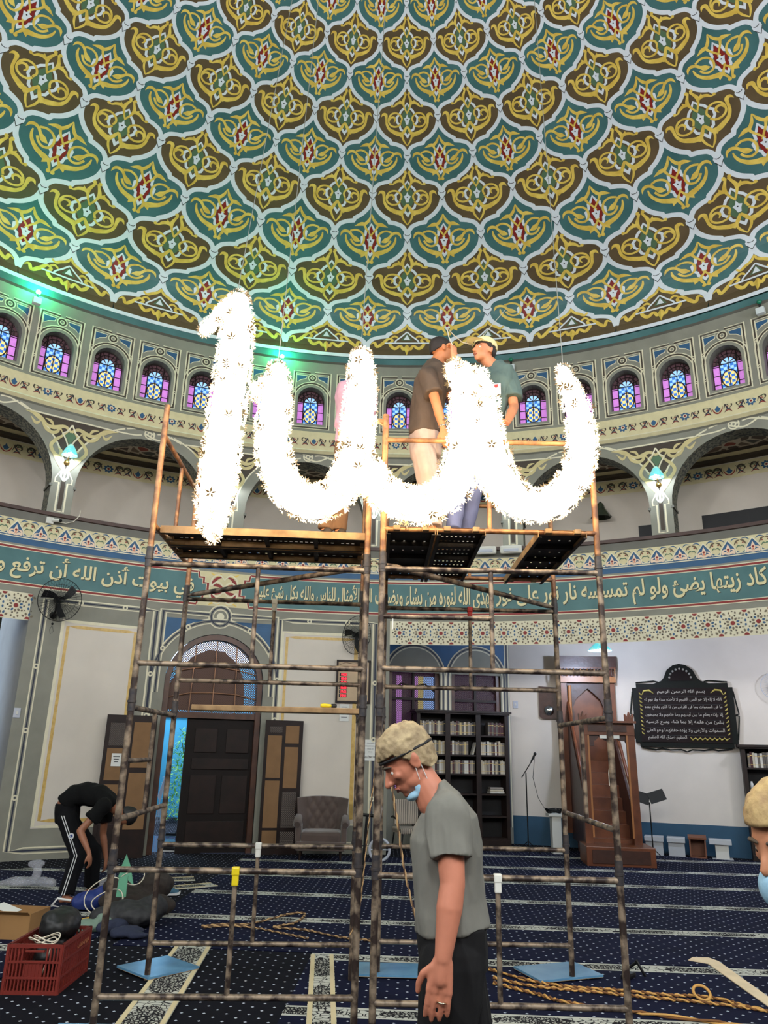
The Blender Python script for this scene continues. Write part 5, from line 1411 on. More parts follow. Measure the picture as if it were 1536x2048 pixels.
# --- the man in the grey T-shirt walking past in front
Y1 = 3.1
p = lambda x, y, Y=Y1: at(x, y, Y)
spine = [(p(908, 1925), .16, .125), (p(905, 1852), .170, .132), (p(898, 1800), .165, .126), (p(893, 1740), .170, .127), (p(891, 1680), .185, .128), (p(896, 1632), .195, .105), (p(886, 1600), .150, .072), (p(868, 1584), .075, .062)]
M = basis(-PI/2+.12, math.radians(36))
an = (V((.20, 3.02, .09)), V((.42, 3.22, .09)))
m1, O, H = person('man in a grey T-shirt and dark trousers walking past with bowed head', p(815, 1521), M, 1.08, spine,
    (p(896, 1632, 2.93), p(896, 1632, 3.27)), (p(905, 1768, 2.88), p(900, 1768, 3.32)), (p(886, 1918, 2.84), p(905, 1890, 3.34)),
    ((V((-.14, 0, -1)), V((.1, 1, 0))), (V((0, 0, -1)), V((0, -1, 0)))),
    (p(905, 1925, 3.02), p(905, 1925, 3.19)), (V((.24, 3.02, .52)), V((.38, 3.20, .52))), an, (-1, 0, 0),
    (192, 122, 96), cloth('heather_grey_jersey', (122, 120, 112)), cloth('charcoal_trousers', (25, 24, 25)), mat('black_leather', (20, 18, 18), .4), voxel=.0048, thumb=(-1, 1), curl=(.13, .3), sl_r=(.078, .076), sleeve_k=.62, armk=1.12, pant_r=(.115, .085, .07), hsc=1.12)
grey_h = mat('sandy_grey_hair', (190,168,128), .7, rgb2=(124,104,78), scale=22, thr=(.3, .7), detail=10, bump=1.0)
hair_cap(H, M, 1.08, grey_h, m1, front=.050, back=-.088, side=-.022, thick=.017, curly=.055, seed=4, n=90)
face_details(H, M, 1.08, m1, mat('grey_brows', (90,76,62), .8))
def TT_(H, M, s): return lambda x, y, z: H+M @ V((x*s, y*s, z*s))
T = TT_(H, M, 1.08)
mb = MB(); bk = mat('black_elastic_band', (22,20,22), .6)
ring_ = [T(.080*math.sin(a), .012-.102*math.cos(a), .030+.016*math.cos(a)) for a in [2*PI*i/28 for i in range(29)]]
mb.tube(ring_, .006, bk, 6); mb.build('headband', m1)
maskm = mat('pale_blue_paper_mask', (150,190,214), .8, bump=.4, scale=20); stringm = mat('white_elastic', (226,224,220), .7)
mask_o = organic([ell(T(0, -.040, -.108), (.052, .042, .022), M), ell(T(.044, -.010, -.096), (.012, .034, .030), M), ell(T(-.044, -.010, -.096), (.012, .034, .030), M)], .006, 2, 'face_mask', maskm, m1)
mb = MB()
for sx in (-1, 1): mb.tube([T(sx*.050, -.01, -.085), T(sx*.072, -.002, -.04), T(sx*.079, .012, .008), T(sx*.079, .026, -.01), T(sx*.056, .016, -.085)], .0018, stringm, 5)
mb.build('ear_loops', mask_o)
mb = MB(); gm = mat('silver_ring', (214,206,180), .2, metal=1)
W_ = O(p(886, 1918, 2.84)); dd = V((-.14, 0, -1)).normalized(); n_ = V((.1, 1, 0)); n_ = (n_-dd*n_.dot(dd)).normalized(); sd = -dd.cross(n_)
rc = W_+dd*.125+sd*(-.0125); mb.tube([rc+(sd*math.cos(a)+n_*math.sin(a))*.0150 for a in [2*PI*i/16 for i in range(17)]], .003, gm, 6); mb.build('finger_ring', m1)

# --- the bending man on the left
Y2 = 9.45
q = lambda x, y, Y=Y2: at(x, y, Y)
M = basis(PI/2, math.radians(105))
spine = [(q(135, 1640), .16, .13), (q(136, 1608), .165, .135), (q(150, 1592), .165, .125), (q(172, 1587), .17, .125), (q(198, 1592), .19, .125), (q(216, 1602), .18, .10), (q(232, 1612), .08, .07)]
m2, O, H = person('man in black bending down over the heap of bags on the carpet at left', q(252, 1632), M, 1.02, spine,
    (q(212, 1612, 9.65), q(208, 1612, 9.25)), (q(206, 1668, 9.7), q(160, 1662, 9.15)), (q(212, 1718, 9.7), q(178, 1706, 9.1)),
    ((V((.05, 0, -1)), V((-1, .1, 0))), (V((.3, 0, -1)), V((-1, .3, 0)))),
    (q(135, 1640, 9.55), q(135, 1640, 9.34)), (V((-3.33, 9.62, .52)), V((-3.36, 9.25, .52))), (V((-3.33, 9.68, .10)), V((-3.42, 9.18, .10))), (.25, 0, -1),
    (150, 98, 72), cloth('black_jersey', (7, 7, 8)), cloth('black_track_trousers', (8, 8, 12)), None, voxel=.012, thumb=(1, -1), footdir=(1, 0, 0), pant_r=(.11, .085, .085), sleeve_k=.55, sl_r=(.085, .085))
hair_cap(H, M, 1.02, mat('black_hair', (18,16,16), .6), m2, front=.04, back=-.05, thick=.012, curly=.03)
mb = MB(); wl = mat('white_side_stripe', (214,214,214), .7)
hp, kk, aa = O(q(135, 1630, 9.34)), O(V((-3.36, 9.25, .52))), O(V((-3.42, 9.18, .13)))
for off in (-.012, .014): mb.tube([hp+V((off-.01, -.118, 0)), kk+V((off, -.092, 0)), aa+V((off, -.09, 0))], .005, wl, 6)
mb.build('side_stripes', m2)
mb = MB()
bm = bmesh.new(); bmesh.ops.create_cone(bm, cap_ends=True, segments=14, radius1=.032, radius2=.032, depth=.006); mb.addbm(bm, wl, O(q(134, 1668, 9.2))+V((.055, -.01, -.02)), Matrix.Rotation(PI/2, 3, 'X'))
bm = bmesh.new(); bmesh.ops.create_cone(bm, cap_ends=True, segments=14, radius1=.018, radius2=.018, depth=.009); mb.addbm(bm, mat('royal_blue_crest', (30,50,120), .6), O(q(134, 1668, 9.2))+V((.055, -.01, -.02)), Matrix.Rotation(PI/2, 3, 'X'))
mb.build('round_badge', m2)

# --- three workers up on the decks
Y3 = 5.85
q = lambda x, y, Y=Y3: at(x, y, Y)
ZD = 3.28
fw3 = V((.93, .36, 0)); M = basis(math.atan2(.93, -(.36))*1.0, 0)
M = basis(math.radians(112), math.radians(4))
spine = [(q(852, 910), .15, .12), (q(850, 872), .165, .135), (q(852, 840), .155, .128), (q(856, 800), .17, .13), (q(860, 765), .195, .125), (q(864, 742), .17, .085), (q(870, 726), .075, .062)]
m3, O, H = person('dark-haired man in a brown polo shirt and pale trousers on the scaffold', q(883, 702), M, 1.06, spine,
    (q(880, 752, 6.02), q(856, 752, 5.66)), (q(905, 800, 6.15), q(874, 812, 5.58)), (q(925, 830, 6.0), q(886, 858, 5.60)),
    ((V((1, -.3, .1)), V((0, -.2, -1))), (V((.25, 0, -1)), V((0, 1, 0)))),
    (q(856, 905, 5.96), q(846, 905, 5.76)), (V((.40, 5.98, ZD+.50)), V((.36, 5.72, ZD+.50))), (V((.42, 6.0, ZD+.09)), V((.38, 5.66, ZD+.09))), (.93, .36, 0),
    (190, 120, 78), cloth('brown_polo_cotton', (88, 74, 64)), cloth('pale_pink_grey_trousers', (176, 156, 148)), mat('tan_work_shoe', (150,120,90), .7), voxel=.009, thumb=(1, -1), sleeve_k=.62, sl_r=(.08, .082), pant_r=(.105, .085, .08))
hair_cap(H, M, 1.06, mat('dark_brown_hair', (38,28,24), .7, bump=.3, scale=60), m3, front=.035, back=-.045, side=.0, thick=.007, curly=.02)
face_details(H, M, 1.06, m3, mat('dark_brows', (34,24,20), .8))
mb = MB(); wp = O(q(885, 853, 5.60)); mb.tube([wp+V((.030*math.cos(a), .030*math.sin(a), .004*math.cos(a))) for a in [2*PI*i/16 for i in range(17)]], .006, mat('steel_watch', (190,186,176), .25, metal=1), 6); mb.build('wrist_watch', m3)

M = basis(math.radians(-58), math.radians(-6), math.radians(4))
spine = [(q(958, 905), .15, .12), (q(965, 872), .165, .125), (q(972, 838), .16, .12), (q(980, 800), .175, .122), (q(990, 768), .195, .118), (q(994, 745), .17, .085), (q(988, 730), .075, .062)]
m4, O, H = person('man in a pale cap and green-grey T-shirt reaching up on the scaffold', q(968, 703), M, 1.06, spine,
    (q(1018, 756, 5.8), q(958, 756, 5.78)), (q(1028, 814, 5.75), q(915, 768, 5.55)), (q(1014, 846, 5.35), q(907, 712, 5.40)),
    ((V((-.5, -.6, -.1)), V((0, .3, -1))), (V((.02, 0, 1)), V((-.7, .6, 0)))),
    (q(970, 905, 5.9), q(948, 905, 5.8)), (V((.74, 5.86, ZD+.5)), V((.60, 5.80, ZD+.5))), (V((.67, 5.95, ZD+.09)), V((.56, 5.70, ZD+.09))), (-.75, -.66, 0),
    (206, 136, 98), cloth('grey_green_jersey', (92, 110, 106)), cloth('blue_denim', (96, 104, 142)), mat('grey_trainer', (150,150,150), .7), voxel=.008, thumb=(-1, -1), curl=(.5, .75), sleeve_k=.72, sl_r=(.082, .085))
hair_cap(H, M, 1.06, mat('dark_brown_hair', (38,28,24), .7), m4, front=.03, back=-.055, side=-.02, thick=.010, curly=.08)
face_details(H, M, 1.06, m4, mat('dark_brows', (34,24,20), .8))
T = TT_(H, M, 1.06); capm = mat('pale_yellow_cap', (226,216,160), .8, bump=.2, scale=30)
hair_cap(H, M, 1.06, capm, m4, front=.045, back=.02, side=.04, thick=.020, curly=.0, name='cap', n=36)
co = [c for c in m4.children if c.name.startswith('cap')][0]
mb = MB(); P = []
for i in range(13):
    a = -1.05+2.1*i/12; P.append((.084*math.sin(a), -.015-.092*math.cos(a), .052)); 
for i in range(13):
    a = 1.05-2.1*i/12; P.append((.086*math.sin(a), -.045-.135*math.cos(a), .050-.006*math.cos(a)))
for dz in (0, .004):
    for i in range(12):
        k = [P[i], P[i+1], P[24-i], P[25-i]]; mb.add([T(x, y, z+dz) for x, y, z in k], [(0, 1, 2, 3)], capm)
mb.build('cap_brim', co)
mb = MB(); c_ = O(q(1004, 790, 5.66)); pm = mat('white_print', (230,220,220), .7)
mb.box(c_+V((-.06, -.002, .05)), (.10, .01, .10), pm, rot=Matrix.Rotation(-.25, 3, 'Z')); mb.box(c_+V((-.06, -.012, .075)), (.05, .004, .03), mat('red_print', (200,60,60), .7), rot=Matrix.Rotation(-.25, 3, 'Z'))
mb.build('shirt_print', m4)
# cord in his hand
pc = q(905, 690, 5.36)
wire_obj('pale cord running from the raised hand up to the dome', [pc, at(897, 672, 5.4), at(894, 655, 5.45), at(905, 668, 5.6), at(925, 685, 5.7), at(950, 690, 5.9), at(1010, 620, 7.5)], .004, cable, 'cord', 'cord')

M = basis(math.radians(20), 0)
spine = [(q(702, 925), .15, .12), (q(708, 888), .16, .12), (q(710, 860), .155, .115), (q(711, 825), .17, .12), (q(712, 795), .185, .115), (q(713, 775), .16, .08), (q(716, 762), .072, .06)]
m5, O, H = person('worker hidden behind the flower letters, hand gripping a scaffold post', q(722, 738), M, 1.0, spine,
    (q(730, 790, 5.8), q(690, 790, 5.9)), (q(738, 850, 5.6), q(684, 860, 5.8)), (q(748, 842, 5.30), q(690, 905, 5.6)),
    ((V((1, -.1, -.12)), V((0, .5, -1))), (V((0, -.2, -1)), V((1, 0, 0)))),
    (q(712, 925, 5.85), q(694, 925, 5.85)), (V((-.33, 5.75, ZD+.52)), V((-.42, 5.80, ZD+.52))), (V((-.36, 5.80, ZD+.09)), V((-.47, 5.78, ZD+.09))), (.2, -.98, 0),
    (206, 140, 100), cloth('pink_plaid_cotton', (176, 140, 160)), cloth('brown_work_trousers', (112, 84, 62)), mat('dark_work_shoe', (50,40,34), .7), voxel=.010, thumb=(-1, 1), curl=(.7, .3), sleeve_k=.9, sl_r=(.075, .062))
hair_cap(H, M, 1.0, mat('dark_brown_hair', (38,28,24), .7), m5, front=.035, back=-.05)
face_details(H, M, 1.0, m5, mat('dark_brows', (34,24,20), .8))

# --- the passer-by cut off by the right edge
Y6 = 1.95
q = lambda x, y, Y=Y6: at(x, y, Y)
M = basis(math.radians(-72), math.radians(22))
cx6 = q(1588, 1672)
spine = [(cx6+V((.10, 0, -.72)), .16, .12), (cx6+V((.10, 0, -.62)), .165, .125), (cx6+V((.10, 0, -.50)), .16, .12), (cx6+V((.09, 0, -.36)), .175, .122), (cx6+V((.08, 0, -.25)), .19, .11), (cx6+V((.07, 0, -.19)), .15, .08), (cx6+V((.05, 0, -.15)), .07, .06)]
sx_ = cx6.x
m6, O, H = person('light-haired passer-by with a lowered blue mask at the right edge', cx6, M, 1.12, spine,
    (cx6+V((.09, -.17, -.27)), cx6+V((.09, .17, -.27))), (cx6+V((.12, -.22, -.54)), cx6+V((.12, .22, -.54))), (cx6+V((.08, -.22, -.78)), cx6+V((.08, .22, -.78))),
    ((V((-.1, 0, -1)), V((0, 1, 0))), (V((-.1, 0, -1)), V((0, -1, 0)))),
    (cx6+V((.10, -.09, -.74)), cx6+V((.10, .09, -.74))), (V((sx_+.08, Y6-.1, .48)), V((sx_+.12, Y6+.1, .48))), (V((sx_+.1, Y6-.12, .09)), V((sx_+.14, Y6+.12, .09))), (-1, 0, 0),
    (196, 134, 100), cloth('grey_shirt', (120, 120, 124)), cloth('dark_slacks', (40, 40, 44)), mat('black_leather', (20, 18, 18), .4), voxel=.009, thumb=(-1, 1))
hair_cap(H, M, 1.12, mat('blond_grey_hair', (206,176,120), .7, rgb2=(150,120,84), scale=22, detail=10, bump=1.0), m6, front=.055, back=-.07, side=-.01, thick=.010, curly=.05, n=56)
face_details(H, M, 1.12, m6, mat('grey_brows', (90,76,62), .8))
T = TT_(H, M, 1.12)
mo_ = organic([ell(T(0, -.075, -.075), (.058, .060, .058), M), ell(T(.045, -.020, -.075), (.014, .045, .040), M), ell(T(-.045, -.020, -.075), (.014, .045, .040), M)], .007, 2, 'face_mask', maskm, m6)
mb = MB()
for sx in (-1, 1): mb.tube([T(sx*.052, -.03, -.05), T(sx*.076, .0, -.01), T(sx*.082, .03, .0), T(sx*.060, .01, -.09)], .002, stringm, 5)
mb.build('ear_loops', mo_)
# ================================================================== FURNITURE AND WALL FITTINGS
shelf_w = mat('dark_walnut', (44,30,24), .5, rgb2=(28,19,16), scale=5, spec=.3)
shelf_in = mat('black_shelf_interior', (16,13,14), .7)
spines = [mat('book_%d' % i, c, .6, var=.15) for i, c in enumerate([(196,184,160), (164,150,128), (120,110,100), (206,200,188), (92,84,78), (70,30,34), (150,140,130), (40,40,48), (184,164,120), (110,96,70)])]
gilt = mat('gilt_spine_band', (200,170,100), .4, metal=.4)
def bookcase(label, W, H, Dp, P0, e, n, bays, rows, loc_u, plinth=.12):
    """front edge faces -n; origin at the left back corner on the floor"""
    t = thing('bookcase', label, 'bookcase', (P0.x, P0.y, 0), math.atan2(e.y, e.x))
    mb = MB(); mb.box((W/2, -.01, H/2), (W, .02, H), shelf_in); mb.build('back_panel', t)
    for i in range(bays+1):
        x = W*i/bays; x = min(max(x, .035), W-.035)
        mb = MB(); mb.box((x, -Dp/2-.01, H/2), (.05 if 0 < i < bays else .07, Dp, H), shelf_w)
        if 0 < i < bays: mb.box((x, -Dp-.012, H/2), (.10, .02, H), shelf_w)
        mb.build('upright', t)
    for z in rows:
        mb = MB(); mb.box((W/2, -Dp/2-.01, z), (W-.08, Dp-.03, .03), shelf_w); mb.build('shelf', t)
    mb = MB(); mb.box((W/2, -Dp/2-.02, H+.01), (W+.06, Dp+.05, .03), shelf_w); mb.box((W/2, -Dp/2-.03, H+.045), (W+.12, Dp+.09, .04), shelf_w); mb.build('cornice', t)
    mb = MB(); mb.box((W/2, -Dp/2-.02, .05), (W, Dp+.02, .10), shelf_w); mb.build('plinth', t)
    return t
def at_u(P, e, n, u, inn): return V((P[0]+e.x*u-n.x*inn, P[1]+e.y*u-n.y*inn, 0))
bk_n = [0]
def book(label, wpos, ez, w, h, d, m, lean, group, rz):
    mb = MB(); mb.bbox((0, 0, h/2), (w, d, h), m, .003); mb.box((0, -d/2-.001, h*.78), (w*.94, .003, h*.05), gilt); mb.box((0, -d/2-.001, h*.2), (w*.94, .003, h*.03), gilt)
    o = mb.build('book'); o.location = wpos; o.rotation_euler = (0, lean, rz)
    tag(o, label, 'book', group); bk_n[0] += 1
rng = random.Random(5)
CN = ['cream', 'tan', 'grey', 'pale', 'dark grey', 'dark red', 'light grey', 'near-black', 'straw', 'olive brown']
ORD = ['first', 'second', 'third', 'fourth', 'fifth', 'sixth', 'seventh', 'eighth', 'ninth', 'tenth', 'eleventh', 'twelfth', 'thirteenth', 'fourteenth', 'fifteenth', 'sixteenth', 'seventeenth', 'eighteenth', 'nineteenth', 'twentieth', 'twenty-first', 'twenty-second', 'twenty-third', 'twenty-fourth', 'twenty-fifth']
def fill_row(P, e, n, u0, u1, z, hmax, where, dens=1.0, back=.10):
    u = u0; rz = math.atan2(e.y, e.x)
    grp = 'books standing on the '+where; k_ = -1
    while u < u1:
        w = rng.uniform(.028, .046); h = hmax*rng.uniform(.86, 1.0)
        if rng.random() < dens:
            k_ += 1; sp = rng.choice(spines[:8] if rng.random() < .8 else spines)
            c = at_u(P, e, n, u+w/2, back); book('%s book, %s from left, %s' % (CN[spines.index(sp)], ORD[k_], where), (c.x, c.y, z), 1, w, h, .16, sp, 0, grp, rz)
        u += w+.002
SU0, SW_, SH_, SD_ = .90, 1.92, 2.46, .33
rows_z = [.14, .60, 1.08, 1.30, 1.68, 2.06]
rows_z = [.12, .52, .93, 1.30, 1.66, 2.04]
bookcase('tall dark wooden bookcase with three bays behind the man in the grey shirt', SW_, SH_, SD_, at_u(A1, e1, n1, SU0, .005), e1, n1, 3, rows_z, 0)
bw = SW_/3
names_b = ['left', 'middle', 'right']; names_r = {2.04: 'top', 1.66: 'second', 1.30: 'third'}
for r in (2.04, 1.66, 1.30):
    for b in range(3):
        u0, u1 = SU0+bw*b+.07, SU0+bw*(b+1)-.06
        if r == 2.04 and b == 2: u0 += .16
        if r == 1.66 and b == 1: u1 -= .14
        if r == 1.30 and b == 0: u0 += .25; u1 -= .02
        fill_row(A1, e1, n1, u0, u1, r+.016, .27, '%s shelf, %s bay of the tall bookcase' % (names_r[r], names_b[b]), back=.21)
c = at_u(A1, e1, n1, SU0+bw*2-.10, .21); book('single book leaning alone in the middle bay of the tall bookcase', (c.x, c.y, 1.676), 1, .03, .25, .16, spines[3], .3, 'leaning books', math.atan2(e1.y, e1.x))
for k in range(3):
    mb = MB(); mb.bbox((0, 0, .02), (.30-.02*k, .2, .035), [spines[3], spines[0], spines[6]][k], .006); o = mb.build('folder'); c = at_u(A1, e1, n1, SU0+bw*2.62, .2); o.location = (c.x, c.y, .948+.04*k); o.rotation_euler = (0, 0, .2-.06*k)
    tag(o, ['bottom', 'middle', 'top'][k]+' folder of the flat stack in the right bay of the tall bookcase', 'folder', 'flat stack of folders')
# second bookcase at the right edge
U2 = 4.32; rows2 = [.12, .44, .80, 1.18, 1.55]
bookcase('low dark bookcase on the right edge with books and white folders', 2.1, 1.90, .30, at_u(A2, e2, n2, U2, .005), e2, n2, 2, rows2, 0)
fill_row(A2, e2, n2, U2+.10, U2+.90, 1.566, .28, 'top shelf of the low bookcase', back=.2)
for z, nk, off in [(1.20, 4, .42), (.82, 1, .25), (.46, 2, .2)]:
    for k in range(nk):
        mb = MB(); mb.bbox((0, 0, .016), (.34, .2, .03), mat('white_binder', (206,208,210), .5), .004); o = mb.build('binder'); c = at_u(A2, e2, n2, U2+off, .2); o.location = (c.x, c.y, z+.033*k); o.rotation_euler = (0, 0, math.atan2(e2.y, e2.x)+.02*k)
        tag(o, {1.20: '%s white binder of the stack on the second shelf of the low bookcase' % ['bottom', 'second', 'third', 'top'][k % 4], .82: 'white binder lying alone on the third shelf of the low bookcase', .46: '%s white binder lying on the lowest visible shelf of the low bookcase' % ['lower', 'upper'][k % 2]}[z], 'binder', 'white binders on the low bookcase')
mb = MB(); mb.lathe([(0, 0), (.03, 0), (.03, .09), (.018, .11), (.018, .13), (0, .13)], mat('white_bottle_plastic', (220,220,220), .3), n=12); o = mb.build('bottle'); c = at_u(A2, e2, n2, U2+.12, .24); o.location = (c.x, c.y, 1.197); tag(o, 'small white bottle on the second shelf of the low bookcase', 'bottle')

# carved plaque
t = thing('carved_plaque', 'dark carved wooden plaque with Arabic writing and gold leaves on the white wall', 'plaque', tuple(at_u(A2, e2, n2, 3.40, .03)+V((0, 0, 2.50))), math.atan2(e2.y, e2.x))
dk = mat('dark_green_black_wood', (20,22,18), .6, var=.2, spec=.15); dk2 = mat('dark_maroon_wood', (26,14,13), .6, var=.25, scale=14, spec=.15); gl = mat('old_gold', (186,170,88), .35, metal=.4); sv = mat('silvery_relief', (166,160,152), .4)
mb = MB(); W2, H2 = .92, .60
mb.prism([(-W2+.08, -H2), (W2-.08, -H2), (W2-.08, -H2+.08), (W2, -H2+.08), (W2, H2-.08), (W2-.08, H2-.08), (W2-.08, H2), (-W2+.08, H2), (-W2+.08, H2-.08), (-W2, H2-.08), (-W2, -H2+.08), (-W2+.08, -H2+.08)], dk, 'y', -.04, .02)
P = [(-.5, H2), (-.36, H2+.05), (-.30, H2+.12), (-.24, H2+.26), (-.12, H2+.35), (0, H2+.38), (.12, H2+.35), (.24, H2+.26), (.30, H2+.12), (.36, H2+.05), (.5, H2)]
mb.prism(P, dk, 'y', -.035, .02)
for s in (-1, 1):
    mb.tube([(s*W2, -.02, .45), (s*(W2+.05), -.02, .1), (s*(W2+.06), -.02, .02), (s*W2, -.02, 0)], .014, dk, 6); mb.tube([(s*W2, -.02, -.45), (s*(W2+.05), -.02, -.1), (s*(W2+.06), -.02, -.02), (s*W2, -.02, 0)], .014, dk, 6)
    mb.tube([(s*.8, -.02, -H2-.01), (s*.55, -.02, -H2-.05), (s*.45, -.02, -H2-.02), (s*.3, -.02, -H2-.05), (s*.1, -.02, -H2-.04), (0, -.02, -H2-.08)], .014, dk, 6)
    mb.tube([(s*.84, -.02, H2+.02), (s*.5, -.02, H2+.05), (s*.42, -.02, H2+.03)], .014, dk, 6)
mb.build('frame', t)
mb = MB(); mb.box((0, -.045, 0), (1.62, .02, 1.02), dk2); mb.prism([(-.22, H2+.05), (-.18, H2+.18), (0, H2+.29), (.18, H2+.18), (.22, H2+.05)], dk2, 'y', -.045, -.03)
for i in range(6): mb.box((0, -.058, .34-.145*i), (1.42, .006, .012), shelf_in)
mb.build('field', t)
mb = MB()
for s in (-1, 1):
    for i in range(11): z = .40-.075*i; mb.tube([(s*.79, -.06, z+.03), (s*.775, -.065, z), (s*.74, -.06, z-.02)], [.004, .016, .003], gl, 6)
    mb.tube([(s*.74, -.06, .38), (s*.70, -.065, .46), (s*.60, -.065, .47), (s*.52, -.06, .41)], [.004, .02, .022, .004], gl, 6)
for i in range(8): x = .12+.085*i; mb.tube([(x-.04, -.06, -.41), (x, -.065, -.46), (x+.06, -.06, -.42)], [.004, .02, .004], gl, 6)
for i in range(9): a = PI*(i+.5)/9; mb.ball((.2*math.cos(a), -.045, H2+.08+.2*math.sin(a)), .022, sv, 6)
mb.build('gilt_leaves', t)
inl = Inlay(); L = ['بسم الله الرحمن الرحيم', 'الله لا إله إلا هو الحى القيوم لا تأخذه سنة ولا نوم له', 'ما فى السموات وما فى الأرض من ذا الذى يشفع عنده', 'إلا بإذنه يعلم ما بين أيديهم وما خلفهم ولا يحيطون', 'بشئ من علمه إلا بما شاء وسع كرسيه', 'السموات والأرض ولا يؤده حفظهما وهو العلى', 'العظيم صدق الله العظيم']
for i, s in enumerate(L):
    z = .43-.143*i; x0, x1 = (-.45, .42) if i == 0 else ((-.68, .02) if i == 6 else (-.70, .70))
    inl.stamp(text_motif(s, x0, z-.045, x1, z+.05, sv, 1, .01), on_plane((0, -.056, 0), (1, 0, 0), (0, 0, 1), (0, -1, 0)))
inl.build('raised_writing', t)

# carved wooden pulpit with its stair
wc = mat('carved_red_wood', (124,70,42), .35, rgb2=(88,46,28), scale=3.5, bump=.15); wc2 = mat('dark_carved_wood', (66,36,26), .4, var=.25, scale=10, bump=.5); wl_ = mat('honey_wood', (170,112,66), .35, var=.15, scale=4)
MX, MY, MRZ = 3.98, 13.45, -.10
t = thing('pulpit', 'tall carved wooden pulpit with a gate, a stair and a canopied back against the wall', 'pulpit', (MX, MY, 0), MRZ)
mb = MB(); mb.bbox((.02, .15, .15), (1.10, .75, .30), wc, .01); mb.box((.02, -.235, .15), (.92, .02, .2), wc2); mb.build('base_step', t)
for s in (-1, 1):
    mb = MB(); mb.box((s*.40, .25, 1.28), (.13, .13, 1.96), wc); mb.box((s*.33, .19, 1.25), (.03, .02, 1.7), wl_); mb.prism([(s*.40-.07, 2.26), (s*.40+.07, 2.26), (s*.40+.07, 2.42), (s*.40+.03, 2.36), (s*.40, 2.46), (s*.40-.03, 2.36), (s*.40-.07, 2.42)], wc, 'y', .19, .31); mb.build('gate_post', t)
mb = MB(); mb.box((0, .25, 2.16), (.92, .16, .20), wc); mb.box((0, .165, 2.17), (.66, .02, .11), wc2); mb.box((0, .16, 2.28), (.96, .2, .035), wc); mb.build('lintel', t)
mb = MB(); mb.prism([(-.34, 2.06), (.34, 2.06), (.34, 1.88), (.30, 1.96), (.20, 1.97), (.14, 2.03), (0, 1.95), (-.14, 2.03), (-.20, 1.97), (-.30, 1.96), (-.34, 1.88)], wc2, 'y', .22, .27); mb.build('scalloped_arch', t)
mb = MB(); mb.box((.03, .155, 2.03), (.34, .004, .055), mat('white_paper', (225,225,220), .8)); mb.build('paper_label', t)
for k in range(7):
    mb = MB(); mb.box((0, .50+.22*k, .15+.10*k+.06), (.70, .23, .30+.22*k), wc); mb.build('stair_step', t)
for s in (-1, 1):
    mb = MB(); mb.prism([(.32, .2), (2.0, .2), (2.0, 2.6), (.32, .9)], wc2, 'y', 0, .04, T=Matrix.Translation((s*.39, 0, 0)) @ Matrix(((0, -1, 0, 0), (1, 0, 0, 0), (0, 0, 1, 0), (0, 0, 0, 1)))); mb.build('side_panel', t)
    mb = MB()
    mb.tube([(s*.40, .30, 1.02), (s*.40, 1.95, 2.72)], .03, wc, 8)
    for k in range(6): mb.tube([(s*.41, .40+.26*k, .85+.27*k), (s*.41, .66+.26*k, .55+.24*k)], .015, wl_, 6); mb.tube([(s*.41, .40+.26*k, .30), (s*.41, .62+.26*k, .95+.24*k)], .012, wl_, 6)
    mb.build('handrail', t)
for s in (-1, 1):
    mb = MB(); mb.box((s*.47, 2.0, 1.9), (.12, .14, 3.2), wc); mb.tube([(s*.36, 1.92, 1.9), (s*.36, 1.92, 3.05)], .035, wl_, 8); mb.build('canopy_post', t)
mb = MB(); mb.box((0, 2.08, 2.2), (.86, .04, 2.2), wc); mb.box((0, 2.05, 2.05), (.16, .02, .3), wc2); mb.build('back_panel', t)
mb = MB(); arch_ = [(-.40, 3.12), (.40, 3.12), (.40, 2.2), (.30, 2.3), (.27, 2.45), (.30, 2.62), (.24, 2.78), (.12, 2.9), (0, 3.0), (-.12, 2.9), (-.24, 2.78), (-.30, 2.62), (-.27, 2.45), (-.30, 2.3), (-.40, 2.2)]
mb.prism(arch_, wc2, 'y', 1.96, 2.02); mb.build('ogee_arch', t)
mb = MB(); mb.box((0, 1.98, 3.17), (1.10, .22, .12), wl_); mb.box((0, 1.98, 3.50), (1.16, .25, .26), wc2); mb.box((0, 1.98, 3.40), (1.14, .26, .02), wc)
mb.build('canopy', t)
sd_ = mat('dark_spindle_wood', (90,60,46), .4)  # darker wood for every other spindle
for i in range(17):
    x = -.54+1.08*i/16; mb = MB(); mb.lathe([(.008, 0), (.017, .02), (.009, .045), (.019, .075), (.009, .11), (.015, .14), (.008, .16)], sd_ if i % 2 else wl_, (x, 1.84, 3.225), 8); mb.build('spindle', t)

# clock board, microphone, pedestal, music stand, boxes
t = thing('clock_board', 'dark wooden board with a round chrome clock beside the carved pulpit', 'clock', tuple(at_u(A2, e2, n2, .82, .02)+V((0, 0, 2.74))), math.atan2(e2.y, e2.x))
mb = MB(); mb.prism([(-.2, -.28), (-.14, -.33), (.2, -.33), (.2, .30), (-.2, .33)], wc2, 'y', -.03, 0); mb.build('board', t)
mb = MB(); mb.lathe([(0, -.03), (.09, -.03), (.10, -.015), (.10, 0)], mat('chrome_rim', (200,206,210), .15, metal=1), (0, -.035, -.16), 20, Matrix.Rotation(-PI/2, 3, 'X')); mb.box((0, -.072, -.14), (.006, .004, .06), black); mb.box((.02, -.072, -.16), (.05, .004, .006), black); mb.build('clock_face', t)
blk = mat('matt_black_metal', (12,12,13), .5, spec=.3)
t = thing('microphone_stand', 'black microphone on a tall stand against the white and blue wall', 'microphone stand', (2.73, 14.6, 0))
mb = MB(); mb.tube([(0, 0, .12), (0, 0, 1.38)], .011, blk, 8); mb.build('pole', t)
